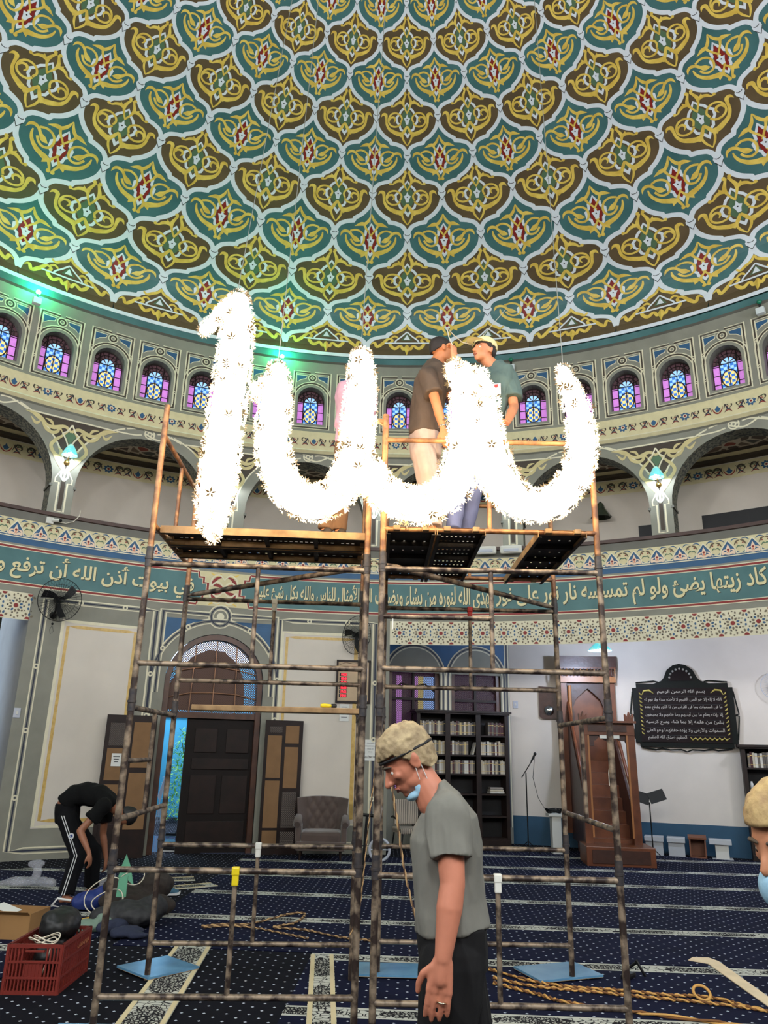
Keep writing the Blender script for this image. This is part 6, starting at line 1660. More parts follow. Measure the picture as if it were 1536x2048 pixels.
for k in range(3): a = 2*PI*k/3+.4; mb = MB(); mb.tube([(0, 0, .22), (.26*math.cos(a), .26*math.sin(a), .012)], .008, blk, 6); mb.build('leg', t)
mb = MB(); mb.tube([(-.08, 0, 1.30), (.16, 0, 1.66)], .009, blk, 8); mb.build('boom', t)
mb = MB(); mb.tube([(.10, 0, 1.58), (.17, 0, 1.70)], [.012, .02], blk, 10); mb.ball((.18, 0, 1.72), .030, blk); mb.build('microphone', t)
wire_obj('thin black microphone cable sagging to the white pedestal', [(2.9, 14.6, 1.68), (2.86, 14.62, 1.3), (2.95, 14.65, .95), (3.1, 14.7, .72), (3.2, 14.75, .70)], .005, blk, 'cable', 'cable')
t = thing('pedestal', 'narrow white pedestal beside the carved pulpit', 'pedestal', (3.28, 14.8, 0))
wp_ = mat('white_laminate', (206,204,196), .5)
mb = MB(); mb.bbox((0, 0, .32), (.17, .2, .64), wp_, .006); mb.build('column', t); mb = MB(); mb.bbox((0, 0, .66), (.30, .26, .05), wp_, .006); mb.build('top', t)
mb = MB()
for i in range(5): mb.tube([(3.26+(.12+.01*i)*math.cos(a), 14.8+(.09)*math.sin(a), .70+.014*i+.01*math.sin(3*a+i)) for a in [2*PI*j/20 for j in range(21)]], .009, blk, 6)
tag(mb.build('cable_coil'), 'coil of black cable on top of the white pedestal', 'cable')
t = thing('music_stand', 'black folding lectern stand with two tilted plates in front of the boxes', 'lectern', (4.80, 14.1, 0))
mb = MB(); mb.tube([(0, 0, .1), (0, 0, .95)], .011, blk, 8); mb.build('pole', t)
for k in range(3): a = 2*PI*k/3; mb = MB(); mb.tube([(0, 0, .2), (.2*math.cos(a), .2*math.sin(a), .012)], .008, blk, 6); mb.build('leg', t)
for s in (-1, 1):
    mb = MB(); mb.box((s*.14, 0, 1.03+(0 if s < 0 else .02)), (.29, .015, .19), blk, rot=Matrix.Rotation(-s*.30, 3, 'Y') @ Matrix.Rotation(-.3, 3, 'X')); mb.build('plate', t)
def cbox(label, u, inn, w, d, h, m, lid=None, openf=None):
    c = at_u(A2, e2, n2, u, inn); t = thing('storage_box', label, 'box', (c.x, c.y, 0), math.atan2(e2.y, e2.x), 'boxes along the blue wall')
    if openf:
        mb = MB()
        for s in (-1, 1): mb.box((s*(w/2-.012), 0, h/2), (.024, d, h), m)
        mb.box((0, 0, .012), (w, d, .024), m); mb.box((0, d/2-.01, h/2), (w, .02, h), m); mb.build('body', t)
        mb = MB(); mb.box((0, -.01, h+.015), (w+.03, d+.03, .03), m, rot=Matrix.Rotation(.10, 3, 'X')); mb.build('lid', t)
    else:
        mb = MB(); mb.bbox((0, 0, h/2), (w, d, h), m, .006); mb.build('body', t)
        mb = MB(); mb.bbox((0, -.015, h+.04), (w+.03, d+.04, .085), lid or m, .008); mb.build('lid', t)
bg_ = mat('grey_white_box', (180,182,184), .5); 
cbox('grey white lidded box nearest the carved pulpit', 2.68, .30, .30, .28, .24, bg_); cbox('second grey white lidded box along the blue wall', 3.06, .30, .28, .28, .24, bg_)
cbox('brown open-fronted wooden box between the white boxes', 3.42, .34, .28, .26, .33, mat('brown_box_wood', (120,72,48), .5, var=.2), openf=True)
c = at_u(A2, e2, n2, 3.82, .34); t = thing('storage_box', 'white box with a wide overhanging lid, last of the row by the blue wall', 'box', (c.x, c.y, 0), math.atan2(e2.y, e2.x), 'boxes along the blue wall')
mb = MB(); mb.bbox((0, 0, .125), (.22, .24, .25), wp_, .005); mb.build('body', t); mb = MB(); mb.bbox((-.02, -.02, .29), (.37, .30, .08), bg_, .006); mb.build('lid', t); mb = MB(); mb.box((0, 0, .008), (.34, .26, .016), bg_); mb.build('foot', t)

# armchair and the striped chair
vel = mat('brown_velvet', (84,68,62), .8, var=.2, scale=5, sheen=.4); vel2 = mat('brown_velvet_shadow', (60,46,42), .9)
t = thing('armchair', 'brown tufted velvet armchair with scrolled arms against the wall', 'armchair', (-.92, 13.45, 0), .05)
mb = MB(); mb.bbox((0, .0, .34), (.66, .62, .20), vel, .06); mb.build('seat', t)
mb = MB(); mb.bbox((0, -.01, .22), (.80, .66, .14), vel, .03); mb.build('base', t)
bm = bmesh.new(); NX, NZ = 44, 30; vv = []
for j in range(NZ+1):
    for i in range(NX+1):
        u = -1+2*i/NX; v = j/NZ; w = .39+.05*v; x = w*u; z = .40+.55*v*(1-.06*u*u)
        y = .26+.07*v-.22*(abs(u)**3)*(1-.35*v)
        if abs(u) < .62:
            gx = (u*5.2+ (v*4.5)); gz = (u*5.2-(v*4.5)); tu = abs(math.sin(PI*gx/2))*abs(math.sin(PI*gz/2)); y -= .045*tu**.5
        vv.append(bm.verts.new((x, y, z)))
for j in range(NZ):
    for i in range(NX): bm.faces.new([vv[j*(NX+1)+i], vv[j*(NX+1)+i+1], vv[(j+1)*(NX+1)+i+1], vv[(j+1)*(NX+1)+i]])
r = bmesh.ops.extrude_face_region(bm, geom=bm.faces[:])
for v_ in [e for e in r['geom'] if isinstance(e, bmesh.types.BMVert)]: v_.co.y = max(v_.co.y, .2)+.12
bmesh.ops.recalc_face_normals(bm, faces=bm.faces)
mb = MB(); mb.addbm(bm, vel, smooth=True); mb.build('backrest', t)
for s in (-1, 1):
    mb = MB(); mb.bbox((s*.37, -.02, .40), (.10, .58, .30), vel, .04); mb.tube([(s*.39, -.33, .54), (s*.39, -.28, .56), (s*.395, .25, .62)], [.05, .075, .06], vel, 12); mb.build('armrest', t)
    for y in (-.26, .26): mb = MB(); mb.tube([(s*.32, y, .16), (s*.33, y, 0)], [.025, .014], wood_d, 8); mb.build('leg', t)
strp = D.materials.new('striped_upholstery'); strp.use_nodes = True; nt = strp.node_tree
tc = nt.nodes.new('ShaderNodeTexCoord'); wv = nt.nodes.new('ShaderNodeTexWave'); wv.inputs['Scale'].default_value = 9; wv.inputs['Distortion'].default_value = .6; cr = nt.nodes.new('ShaderNodeValToRGB')
cr.color_ramp.elements[0].color = (*lin((92,84,78)), 1); cr.color_ramp.elements[1].color = (*lin((176,164,148)), 1); nt.links.new(tc.outputs['Object'], wv.inputs[0]); nt.links.new(wv.outputs['Fac'], cr.inputs[0]); nt.links.new(cr.outputs[0], nt.nodes['Principled BSDF'].inputs['Base Color']); nt.nodes['Principled BSDF'].inputs['Roughness'].default_value = .9
t = thing('office_chair', 'black framed chair with striped seat and back beside the tall bookcase', 'chair', (.56, 13.95, 0), .35)
mb = MB(); mb.bbox((0, 0, .42), (.48, .46, .09), strp, .03); mb.build('seat', t)
mb = MB(); mb.bbox((.02, .22, .70), (.46, .06, .42), strp, .03, rot=Matrix.Rotation(-.12, 3, 'X')); mb.build('backrest', t)
for s in (-1, 1):
    mb = MB(); mb.tube([(s*.25, -.15, .40), (s*.28, -.16, .60), (s*.28, .08, .64), (s*.25, .2, .62)], .016, blk, 8); mb.build('armrest', t)
    for y in (-.2, .2): mb = MB(); mb.tube([(s*.2, y, .38), (s*.25, y*1.15, 0)], .014, blk, 8); mb.build('leg', t)

# wall fans
def fan(label, az, z, tilt, yaw, r=.35, blade=blk):
    t = thing('wall_fan', label, 'fan', cylp(az, z, R-.02), -math.radians(az), 'black wall fans')
    mb = MB(); mb.lathe([(.0, 0), (.06, 0), (.06, .04), (.03, .06)], blk, (0, 0, -.22), 12, Matrix.Rotation(PI/2, 3, 'X')); mb.tube([(0, -.03, -.22), (0, -.14, -.16), (0, -.16, 0)], .018, blk, 8); mb.build('bracket', t)
    hd_ = D.objects.new('fan_head', None); 
    mb = MB(); M_ = Matrix.Rotation(yaw, 3, 'Z') @ Matrix.Rotation(tilt, 3, 'X')
    def q_(x, y, z_): return V((0, -.17, .02))+M_ @ V((x, y, z_))
    mb.tube([q_(0, .05, 0), q_(0, -.09, 0)], [.055, .06], blk, 14); mb.build('motor', t)
    mb = MB()
    for k in range(40):
        a = 2*PI*k/40; mb.tube([q_(.03*math.cos(a), -.19, .03*math.sin(a)), q_(r*.7*math.cos(a), -.175, r*.7*math.sin(a)), q_(r*math.cos(a), -.12, r*math.sin(a)), q_(r*.7*math.cos(a), -.06, r*.7*math.sin(a)), q_(.06*math.cos(a), -.045, .06*math.sin(a))], .0022, blk, 4)
    for rr, y in ((r, -.12), (r*.7, -.175), (r*.35, -.185), (.045, -.19)): mb.tube([q_(rr*math.cos(a), y, rr*math.sin(a)) for a in [2*PI*i/40 for i in range(41)]], .006 if rr == r else .003, blk, 6)
    mb.lathe([(0, 0), (.045, 0), (.045, .008)], blk, q_(0, -.195, 0), 14, M_ @ Matrix.Rotation(PI/2, 3, 'X')); mb.build('wire_guard', t)
    for k in range(3):
        mb = MB(); a0 = 2*PI*k/3+.5; P = []
        for i in range(7):
            f = i/6; rr = .05+(r*.86-.05)*f; wdt = .035+.085*math.sin(PI*min(1, f*1.05)*.62)
            for s in (-1, 1):
                a = a0+s*wdt/rr*.5+f*.35; P.append(q_(rr*math.cos(a), -.12+s*.018, rr*math.sin(a)))
        mb.add(P, [(2*i, 2*i+1, 2*i+3, 2*i+2) for i in range(6)], blade, True); mb.build('blade', t)
    mb = MB(); mb.tube([(0, -.15, -.2), (-.02, -.16, -.36)], .002, blk, 4); mb.ball((-.02, -.16, -.38), .02, blk, 8); mb.tube([(-.02, -.16, -.40), (-.05, -.16, -.48), (-.03, -.16, -.55), (.01, -.16, -.50), (-.01, -.16, -.42)], .003, blk, 5); mb.build('pull_cord', t)
fan('black wall fan on the pilaster at the far left under the writing', -34.4, 3.96, .12, .12)
fan('black wall fan behind the middle scaffold posts', -2.4, 3.72, .0, -.75)
t = thing('wall_fan', 'pale wall fan at the far right edge under the mosaic', 'fan', tuple(at_u(A2, e2, n2, 5.05, .05)+V((0, 0, 3.02))), math.atan2(e2.y, e2.x))
pf = mat('pale_grey_plastic', (180,184,196), .5); mb = MB(); mb.tube([(0, 0, 0), (0, -.12, .02)], .04, pf, 10); mb.lathe([(0, 0), (.07, 0), (.07, .05), (0, .06)], pf, (0, -.16, .02), 14, Matrix.Rotation(PI/2, 3, 'X')); mb.build('motor', t)
mb = MB()
for k in range(36): a = 2*PI*k/36; mb.tube([(.05*math.cos(a), -.22, .05*math.sin(a)), (.2*math.cos(a), -.2, .2*math.sin(a)), (.25*math.cos(a), -.14, .25*math.sin(a))], .0022, pf, 4)
mb.tube([(.25*math.cos(a), -.14, .25*math.sin(a)) for a in [2*PI*i/36 for i in range(37)]], .006, pf, 6); mb.build('wire_guard', t)

# prayer time display
t = thing('prayer_clock', 'framed prayer time display with red and green lit digits', 'clock', cylp(-3.05, 2.92, R-.03), -math.radians(-3.05))
mb = MB(); fw_, fh = .30, .37
for s in (-1, 1): mb.box((s*fw_, 0, 0), (.035, .05, 2*fh), wood_d); mb.box((0, 0, s*fh), (2*fw_+.035, .05, .035), wood_d)
mb.build('frame', t)
mb = MB(); mb.box((0, .005, 0), (2*fw_, .02, 2*fh), mat('tan_dial', (186,160,128), .5, var=.1)); mb.tube([(-.26, -.008, .30), (-.15, -.008, .34), (0, -.008, .32), (.15, -.008, .34), (.26, -.008, .30)], .004, wood_b, 5); mb.build('dial', t)
ledr = mat('red_led', (255,40,60), .4, emit=((255,30,50), 3.0)); ledg = mat('green_led', (40,240,170), .4, emit=((20,235,150), 2.2))
inl = Inlay(); pl_ = on_plane((0, -.008, 0), (1, 0, 0), (0, 0, 1), (0, -1, 0))
for i, s in enumerate(['04:23', '05:40', '12:00', '15:23', '17:52', '19:0']):
    z = .12-.072*i-(.02 if i > 2 else 0); mo = Motif(); mo.rect(-.255, z-.028, -.115, z+.028, black, .5); mo.merge(text_motif(s, -.225, z-.022, -.125, z+.022, ledr, 1, .02, arabic=False)); inl.stamp(mo, pl_)
for i, s in enumerate(['12', '10', '20', '15', '58', '09']):
    z = .14-.072*i; inl.stamp(text_motif(s, .12, z-.024, .22, z+.024, ledg, 1, .02, arabic=False), pl_)
inl.stamp(text_motif('18', -.06, .20, .06, .27, ledr, 1, .02, arabic=False), pl_)
inl.build('lit_digits', t)
mb = MB(); mb.box((0, 0, 0), (.17, .004, .30), paper)
for k in range(4): mb.box((0, -.003, .1-.06*k), (.11, .002, .012), mat('grey_print', (120,120,124), .8))
o = mb.build('paper_notice'); o.location = cylp(-3.9, 2.36, R-.012); o.rotation_euler = (0, 0, math.radians(3.9)); tag(o, 'white paper notice under the prayer time display', 'notice')
t = thing('paper_notice', 'white paper notice asking for silence on the grey wall beside the scaffold', 'notice', cylp(-1.0, 1.72, R-.012), math.radians(1.0))
mb = MB(); mb.box((0, 0, 0), (.26, .004, .36), paper); mb.build('sheet', t)
inl = Inlay(); pl2 = on_plane((0, -.004, 0), (1, 0, 0), (0, 0, 1), (0, -1, 0)); gp = mat('grey_print', (120,120,124), .8)
for s, z, w, h in [('GRANDES', .12, .13, .018), ('MANDAMENTOS NA', .07, .2, .018), ('CASA DE', .02, .11, .018), ('DEUS', -.03, .07, .018), ('SILÊNCIO', -.11, .22, .045)]: inl.stamp(text_motif(s, -w/2, z-h/2, w/2, z+h/2, gp if h < .03 else dbrown, 1, 0, arabic=False), pl2)
inl.build('print', t)
for lab, pos, rz in [('white switch plate on the corner of the white wall', tuple(at_u(A2, e2, n2, .12, .01)+V((0, 0, 2.70))), math.atan2(e2.y, e2.x)), ('small socket plate on the pilaster at the far left', tuple(cylp(-36.2, 2.16, R-.01)), math.radians(36.2))]:
    t = thing('switch_plate', lab, 'switch plate', pos, rz); mb = MB(); mb.bbox((0, 0, 0), (.10, .015, .15), pf, .004); mb.build('plate', t); mb = MB(); mb.bbox((0, -.012, .0), (.03, .012, .05), wp_, .003); mb.build('rocker', t)
# balcony fittings
t = thing('security_camera', 'white security camera with a black lens on the balcony edge at left', 'camera', cylp(-35.9, 5.33, R-.01), math.radians(35.9))
mb = MB(); mb.bbox((-.04, -.03, 0), (.12, .06, .11), wp_, .008); mb.build('mount', t); mb = MB(); mb.tube([(.0, -.05, .01), (.10, -.12, .01)], .032, wp_, 12); mb.build('body', t); mb = MB(); mb.ball((.11, -.125, .01), .03, blk); mb.build('lens', t)
wire_obj('white cable curling up from the security camera over the rail', [cylp(-35.4, 5.33, R-.04), cylp(-34.6, 5.33, R-.05), cylp(-33.9, 5.38, R-.06), cylp(-33.4, 5.50, R-.05), cylp(-33.3, 5.62, R+.02)], .007, cable, 'cable', 'cable')
for az, lab in ((14.5, 'white oval emergency light on the balcony edge, right of the decks'), (11.6, 'white emergency light on the balcony edge, behind the decks')):
    t = thing('emergency_light', lab, 'emergency light', cylp(az, 5.40, R-.10), -math.radians(az), 'white emergency lights'); mb = MB(); mb.bbox((0, -.04, 0), (.42, .09, .16), wp_, .05); mb.build('housing', t); mb = MB(); mb.bbox((0, -.09, -.02), (.28, .02, .06), pf, .01); mb.build('lens', t)
t = thing('horn_lamp', 'dark green bell shaped lamp on the gallery wall behind the right post', 'lamp', cylp(23.2, 6.55, RG-.1), -math.radians(23.2))
gm_ = mat('dark_green_glass_shade', (62,70,56), .3, var=.2); mb = MB(); mb.lathe([(.02, .32), (.06, .28), (.10, .16), (.22, -.02), (.20, -.03)], gm_, (0, -.25, 0), 10, smooth=False); mb.build('shade', t); mb = MB(); mb.tube([(0, 0, .25), (0, -.14, .36), (0, -.25, .32)], .014, blk, 6); mb.build('bracket', t)

# ================================================================== THINGS ON THE FLOOR
crm = mat('red_brown_crate_plastic', (124,44,36), .45, var=.15)
t = thing('crate', 'red brown slatted plastic crate at the lower left', 'crate', (-2.46, 6.44, 0), .03)
W3, D3, H3 = .38, .60, .32
def slat_wall(x0, y0, x1, y1, n, handle):
    mb = MB(); d = V((x1-x0, y1-y0, 0)); L_ = d.length; e = d.normalized(); rz = Matrix.Rotation(math.atan2(e.y, e.x), 3, 'Z')
    for z, hh in ((.012, .024), (.105, .014), (.205, .014), (H3-.012, .024)): mb.box(((x0+x1)/2, (y0+y1)/2, z), (L_+.01, .022, hh), crm, rot=rz)
    for i in range(n+1):
        f = i/n; big = i in (0, n)
        if handle and .32 < f < .68: zc, zh = .10, .20
        else: zc, zh = H3/2, H3
        mb.box((x0+d.x*f, y0+d.y*f, zc), (.028 if big else .011, .014, zh), crm, rot=rz)
    mb.box(((x0+x1)/2, (y0+y1)/2, .15), (L_*.3, .008, .09), crm, rot=rz)
    if handle: mb.box(((x0+x1)/2, (y0+y1)/2, .275), (L_*.36, .02, .012), crm, rot=rz)
    mb.build('side_wall', t)
a, b = W3/2, D3/2
slat_wall(-a, -b, a, -b, 15, True); slat_wall(a, -b, a, b, 24, False); slat_wall(a, b, -a, b, 15, True); slat_wall(-a, b, -a, -b, 24, False)
mb = MB()
for i in range(9): mb.box((0, -b+D3*(i+.5)/9, .012), (W3, .03, .01), crm)
for i in range(6): mb.box((-a+W3*(i+.5)/6, 0, .012), (.02, D3, .01), crm)
mb.build('slatted_bottom', t)
inl = Inlay(); inl.stamp(text_motif('LARANJA', -.13, -.02, .13, .02, mat('tan_embossing', (190,120,80), .6), 1, .02, arabic=False), on_plane((a+.009, .12, .24), (0, 1, 0), (0, 0, 1), (1, 0, 0))); inl.build('raised_lettering', t)
bagm = mat('black_nylon', (17,17,19), .5, bump=.5, scale=9); 
def lump(name, label, cat, c, blobs, m, voxel=.014, group=None, it=3, rz=0):
    t = organic([ell(b_[0], b_[1], Matrix.Rotation(b_[2] if len(b_) > 2 else 0, 3, 'Z')) for b_ in blobs], voxel, it, name, m, None)
    from mathutils import noise
    for v in t.data.vertices:
        nn = noise.noise(v.co*9)*.02+noise.noise(v.co*24)*.008; v.co += v.normal*nn
        if v.co.z < .002: v.co.z = .002
    t.location = c; return tag(t, label, cat, group)
lump('backpack', 'bulging black bag sitting in the red crate', 'bag', (-2.46, 6.55, .03), [((0, -.03, .14), (.14, .20, .13)), ((.01, 0, .34), (.15, .17, .12)), ((-.05, .08, .30), (.10, .12, .12))], bagm)
mb = MB()
for i, (r_, h_) in enumerate([(.11, .32), (.08, .305), (.095, .335)]): mb.tube([(-2.46+.01*i+r_*math.cos(a), 6.26+.7*r_*math.sin(a)+.03, h_+.02*math.sin(2*a)) for a in [2*PI*j/18 for j in range(19)]], .0045, cable, 6)
mb.tube([(-2.40, 6.3, .30), (-2.42, 6.28, .15), (-2.46, 6.3, .04)], .0045, cable, 6)
tag(mb.build('cable_loop'), 'loops of pale cable lying in the red crate', 'cable')
cb = mat('corrugated_cardboard', (150,112,68), .85, var=.12, scale=4)
t = thing('cardboard_box', 'open brown cardboard box at the left edge behind the crate', 'box', (-3.38, 7.85, 0), -.08)
mb = MB()
for s in (-1, 1): mb.box((s*.25, 0, .11), (.006, .36, .22), cb); mb.box((0, s*.18, .11), (.5, .006, .22), cb)
mb.box((0, 0, .004), (.5, .36, .006), cb); mb.build('body', t)
mb = MB(); mb.box((0, -.19, .215), (.49, .10, .005), cb, rot=Matrix.Rotation(-.6, 3, 'X')); mb.box((-.08, 0, .225), (.2, .2, .004), paper, rot=Matrix.Rotation(.3, 3, 'Y')); mb.build('flap', t)
clear = mat('clear_plastic', (220,220,228), .15, trans=.0, bump=.6, scale=30); 
nb = clear.node_tree.nodes['Principled BSDF']; nb.inputs['Alpha'].default_value = .3
mb = MB(); mb.lathe([(0, 0), (.06, .005), (.066, .03), (.06, .06), (.04, .085), (0, .09)], clear, n=14); o = mb.build('cable_spool'); o.location = (-2.84, 7.1, .005); tag(o, 'small clear plastic wrapped spool beside the cardboard box', 'spool')
lump('plastic_bag', 'crumpled clear plastic bag on the carpet behind the bending man', 'plastic bag', (-4.25, 10.3, .0), [((-.5, .05, .03), (.34, .07, .035), -.15), ((-.15, 0, .06), (.26, .10, .06), .2), ((.0, .05, .16), (.06, .05, .12)), ((.16, -.05, .07), (.18, .09, .06), -.5), ((-.02, .05, .26), (.10, .03, .05), .5)], clear)
lump('plastic_bag', 'small crumpled plastic bag right of the bending man', 'plastic bag', (-3.30, 10.2, 0), [((0, 0, .07), (.13, .10, .08)), ((.03, 0, .18), (.05, .05, .07))], clear)
lump('jacket', 'dark brown jacket heaped on the carpet beside the far left scaffold leg', 'clothing', (-2.62, 8.95, 0), [((0, 0, .12), (.34, .22, .14), .3), ((.22, .12, .26), (.20, .16, .13), .5), ((-.2, .1, .22), (.16, .14, .10)), ((.3, -.1, .10), (.2, .14, .10))], mat('dark_brown_fabric', (46,38,34), .9, var=.3, bump=.6, scale=14))
lump('backpack', 'dark grey backpack lying on its side in the heap at left', 'bag', (-2.42, 8.25, 0), [((0, 0, .12), (.30, .20, .13), -.2), ((-.2, -.05, .10), (.18, .14, .11)), ((.18, .1, .16), (.16, .14, .12))], mat('dark_grey_nylon', (48,48,50), .7, bump=.5, scale=18, rgb2=(26,26,30)))
lump('jeans', 'dark blue jeans crumpled in front of the backpack', 'clothing', (-2.30, 7.85, 0), [((0, 0, .05), (.16, .12, .05), .7), ((-.18, .12, .07), (.17, .07, .06), .8), ((.1, -.06, .04), (.12, .06, .04))], mat('dark_indigo_denim', (34,40,62), .9, bump=.5, scale=22))
lump('cloth', 'pale green cloth lying in front of the heap', 'cloth', (-2.74, 8.05, 0), [((0, 0, .05), (.15, .10, .06), .4), ((.12, .06, .09), (.10, .08, .07)), ((-.1, -.03, .04), (.10, .07, .04))], mat('pale_green_cotton', (112,132,118), .9, bump=.4, scale=14))
lump('bag', 'blue bag with white handles at the bending mans feet', 'bag', (-3.08, 9.0, 0), [((0, 0, .10), (.20, .12, .10), .25), ((.1, .04, .16), (.12, .08, .08))], mat('royal_blue_nylon', (24,44,110), .6, bump=.3, scale=12))
mb = MB(); mb.tube([(-3.25, 8.88, .12), (-3.36, 8.80, .15), (-3.42, 8.82, .08), (-3.34, 8.88, .05), (-3.42, 8.80, .02)], .012, stringm, 6); tag(mb.build('strap'), 'white strap trailing from the blue bag', 'strap')
mb = MB(); gs = mat('sea_green_cloth', (104,168,136), .9, bump=.2, scale=14)
mb.prism([(-.10, 0), (.13, 0), (.10, .12), (.04, .30), (-.02, .42), (-.06, .28)], gs, 'y', 0, .03); o = mb.build('green_cone'); o.location = (-2.85, 9.35, .10); o.rotation_euler = (-.2, 0, .1); tag(o, 'sea green folded cloth standing up out of the heap', 'cloth')
mb = MB(); mb.prism([(-.05, 0), (.05, 0), (.05, .2), (-.04, .18)], gs, 'y', 0, .02); o = mb.build('green_cloth'); o.location = (-2.62, 8.55, .22); tag(o, 'narrow sea green cloth strip behind the left scaffold post', 'cloth')
rng = random.Random(9)
for lab, c, rr, hz, m, tilt in [('large loop of pale cable standing over the heap', (-2.80, 8.6, .22), .20, .2, cable, .9), ('second loop of pale cable beside the green cloth', (-2.72, 8.45, .2), .15, .1, cable, .6), ('small loop of pale cable over the jacket', (-2.62, 8.9, .36), .12, .1, cable, .5)]:
    mb = MB(); Mx = Matrix.Rotation(tilt, 3, 'X'); mb.tube([V(c)+Mx @ V((rr*math.cos(a), rr*math.sin(a), .02*math.sin(2*a))) for a in [2*PI*i/28*1.08 for i in range(29)]], .0055, m, 6); tag(mb.build('cable_loop'), lab, 'cable')
yc = mat('yellow_cord', (214,160,40), .7)
mb = MB(); mb.tube([(-3.05, 8.1, .03), (-2.9, 8.2, .07), (-2.7, 8.3, .10), (-2.55, 8.35, .12), (-2.4, 8.5, .2)], .010, yc, 6); mb.tube([(-3.08, 8.05, .03), (-2.86, 8.14, .06), (-2.62, 8.2, .12)], .010, yc, 6); tag(mb.build('cord'), 'yellow cord lying across the front of the heap', 'cord')
# shoes
def shoe(label, loc, rz, m, sole, s=1.0, stripes=False, group=None):
    t = thing('shoe', label, 'shoe', loc, rz, group)
    u = organic([loft([(V((x, 0, z)), w, h) for x, z, w, h in [(-.13, .045, .030, .036), (-.10, .055, .036, .046), (-.04, .055, .036, .046), (.03, .045, .040, .036), (.09, .032, .044, .024), (.135, .026, .034, .016)]], (0, 0, 1)), ell((-.085, 0, .085), (.045, .032, .03))], .006, 3, 'upper', m, t)
    mb = MB(); mb.prism([(-.145, .0), (-.15, .025), (-.05, .022), (.06, .018), (.15, .03), (.15, .012), (.12, 0)], sole, 'y', -.045, .045); mb.build('sole', t)
    mb = MB()
    for k in range(4): mb.tube([(.0+.022*k, -.025, .088-.013*k), (.008+.022*k, 0, .094-.014*k), (.0+.022*k, .025, .088-.013*k)], .004, stringm, 5)
    mb.build('laces', t)
    if stripes:
        mb = MB()
        for k in range(3):
            for s_ in (-1, 1): mb.tube([(-.035+.026*k, s_*.042, .018), (-.01+.026*k, s_*.042, .055), (.0+.026*k, s_*.034, .078)], .005, stringm, 5)
        mb.build('side_stripes', t)
    t.scale = (s, s, s); return t
tm = mat('blue_grey_mesh_fabric', (58,96,118), .8, var=.2, scale=30); wsole = mat('white_rubber', (206,206,206), .6)
shoe('blue trainer with white stripes nearer the scaffold leg', (-2.52, 9.96, .01), .15, tm, wsole, 1.15, True, 'blue trainers')
shoe('blue trainer with white stripes lying behind its pair', (-2.78, 10.22, .01), .5, tm, wsole, 1.15, True, 'blue trainers')
bs = mat('black_shoe_mesh', (20,20,22), .7)
shoe('black trainer with a white sole on the stone threshold', (-3.50, 13.85, .01), .1, bs, wsole, 1.15)
for k, (x, y, lab) in enumerate([(-2.75, 14.05, 'left dark leather shoe on the threshold in front of the dark leaf'), (-2.56, 14.08, 'middle dark leather shoe on the threshold in front of the dark leaf'), (-2.32, 14.10, 'right dark leather shoe on the threshold in front of the dark leaf')]):
    shoe(lab, (x, y, .01), 2.2+.4*k, mat('black_leather', (20,18,18), .3), bs, 1.0, group='dark shoes on the threshold')
# ropes
def rope(label, pts, r=.009, m=None, name='rope'):
    """two strands twisted round each other"""
    q = smooth_path([tuple(p) for p in pts], 10); acc = 0; A, B = [], []
    for i, p_ in enumerate(q):
        if i: acc += float(np.linalg.norm(q[i]-q[i-1]))
        t_ = V((q[min(i+1, len(q)-1)]-q[max(i-1, 0)]).tolist()).normalized(); nx = t_.orthogonal().normalized(); ny = t_.cross(nx); a = acc/.05*PI
        o_ = (nx*math.cos(a)+ny*math.sin(a))*r*.6; A.append(V(p_.tolist())+o_); B.append(V(p_.tolist())-o_)
    mb = MB(); mb.tube(A, r*.62, m[0], 6); mb.tube(B, r*.62, m[1], 6); return tag(mb.build(name), label, 'rope')
rg = (mat('golden_rope', (206,156,84), .7), mat('dark_gold_rope', (120,78,40), .8)); rt_ = (mat('tan_rope', (186,150,104), .8), mat('brown_rope', (92,68,48), .85))
Z = .02
F3 = lambda L: [(x, y, Z) for x, y in L]
rope('tan rope laid in a long loop on the carpet between the towers', F3([(-1.71, 8.30), (-1.50, 8.41), (-1.26, 8.46), (-.94, 8.95), (-.77, 9.04), (-.76, 8.8), (-.83, 8.52), (-1.0, 8.33), (-.68, 8.25), (-.32, 7.98), (.1, 7.85)]), .012, rt_)
rope('second tan rope running beside the loop on the carpet', F3([(-1.68, 8.26), (-1.45, 8.34), (-1.2, 8.3), (-.9, 8.1), (-.62, 7.9)]), .010, rt_)
rope('golden twisted rope nearest the right blue board', F3([(.95, 7.0), (1.22, 6.70), (1.54, 6.54), (1.86, 6.49), (2.2, 6.4), (2.51, 6.36), (2.78, 6.08), (3.1, 5.9)]), .013, rg)
rope('golden twisted rope in the middle of the three at lower right', F3([(.95, 6.76), (1.2, 6.56), (1.66, 6.44), (2.03, 6.33), (2.37, 6.25), (2.75, 6.10), (3.1, 5.8)]), .013, rg)
rope('golden twisted rope running nearest the camera at lower right', F3([(.93, 6.62), (1.05, 6.5), (1.23, 6.34), (1.38, 6.18), (1.8, 6.0), (2.5, 5.75)]), .013, rg)
mb = MB(); mb.tube([(2.44+.06*math.cos(a), 6.36+.05*math.sin(a), .05+.035*math.sin(a)) for a in [2*PI*i/18 for i in range(19)]], .011, rg[0], 6); tag(mb.build('rope_knot'), 'small looped knot in the golden rope at lower right', 'rope')
rope('twisted cord hanging down past the face of the man in grey', [at(779, 1500, 4.6), at(783, 1565, 4.6), at(794, 1640, 4.6), at(810, 1746, 4.6), at(838, 1870, 4.6), at(845, 1960, 4.65)], .007, rt_, 'twine')
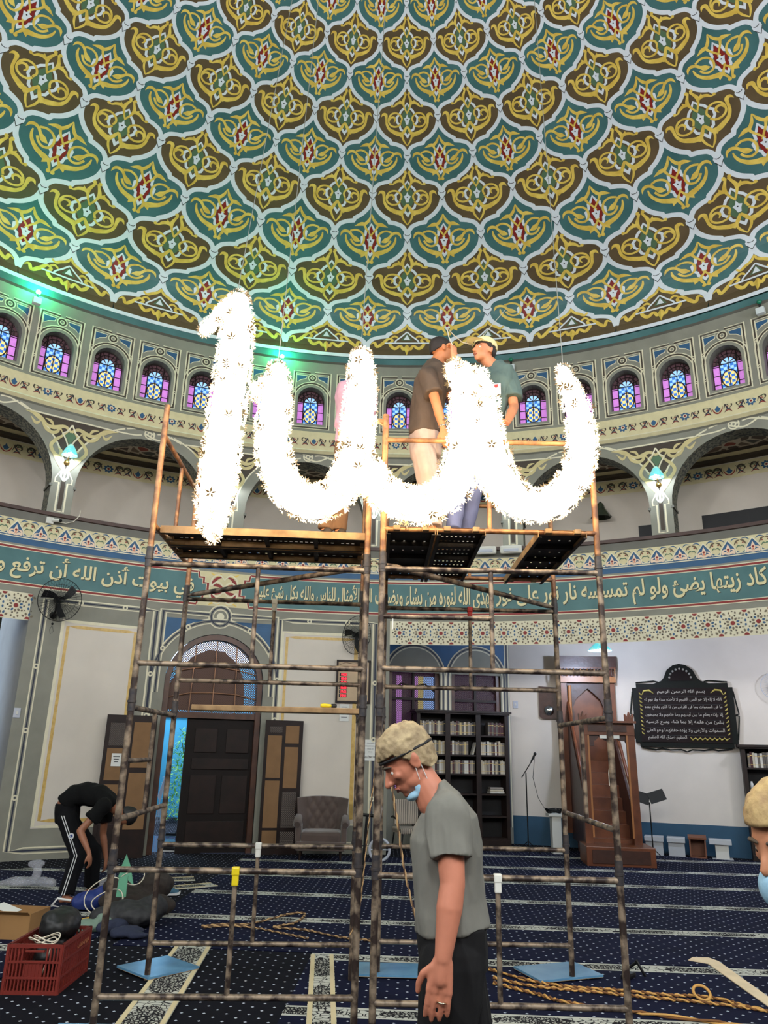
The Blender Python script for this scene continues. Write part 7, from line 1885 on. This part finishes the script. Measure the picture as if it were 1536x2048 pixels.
rope('twisted cord hanging from the middle scaffold posts', [at(757, 1440, 5.6), at(750, 1540, 5.6), at(738, 1640, 5.6), at(727, 1750, 5.6), at(718, 1820, 5.6), at(700, 1870, 5.6)], .006, rt_, 'twine')
t = thing('cane', 'black walking cane with a T handle leaning beside the armchair', 'cane', (-.12, 9.6, 0))
mb = MB(); mb.tube([(-.06, 0, 0), (.0, 0, .97)], .016, blk, 8); mb.build('shaft', t); mb = MB(); mb.tube([(-.06, 0, .98), (.08, 0, .97)], .018, blk, 8); mb.build('handle', t)
mb = MB(); mb.tube([(.05+.16*math.cos(a), 12.9, .22+.16*math.sin(a)) for a in [2*PI*i/28 for i in range(29)]], .022, pf, 8); mb.tube([(.05, 12.9, .06), (.05, 12.9, .38)], .01, pf, 6); mb.tube([(-.11, 12.9, .22), (.21, 12.9, .22)], .01, pf, 6)
tag(mb.build('wheel'), 'pale grey wheel standing behind the middle scaffold posts', 'wheel')
mb = MB(); mb.tube([(-3.80, 16.2, .62), (-4.02, 16.2, .05)], .014, blk, 8)
t = thing('squeegee', 'black floor squeegee leaning outside the open entrance', 'squeegee', (-4.0, 16.2, .0)); o = mb.build('pole', t); o.location = (4.0, -16.2, 0)
mb = MB(); mb.bbox((0, 0, .035), (.42, .05, .05), blk, .01); mb.build('head', t)
t = thing('net', 'pale drooping net outside the entrance in front of the dark shrub', 'net', (-5.03, 18.7, 0))
mb = MB(); ns = mat('white_net_strand', (190,196,206), .8)
for k in range(8): mb.tube([(.09, 0, 1.3), (-.02-.012*k, 0, .6), (-.12+.035*k, 0, .0)], .006, ns, 4)
for k in range(9): z = .12*k+.05; w_ = .14*(1-z/1.3); mb.tube([(-.10*(1-z/1.3)-.02, 0, z), (.16*(1-z/1.3)+.05, 0, z+.03)], .004, ns, 4)
mb.build('mesh_cloth', t)
mb = MB(); mb.tube([(2.05, 7.0, .02), (2.15, 6.95, .10), (2.12, 6.85, .14), (2.2, 6.9, .02)], .012, bagm, 6); mb.bbox((2.05, 6.85, .03), (.16, .06, .04), bagm, .015, rot=Matrix.Rotation(.8, 3, 'Z')); tag(mb.build('strap'), 'black strap lying beside the right blue board', 'strap')
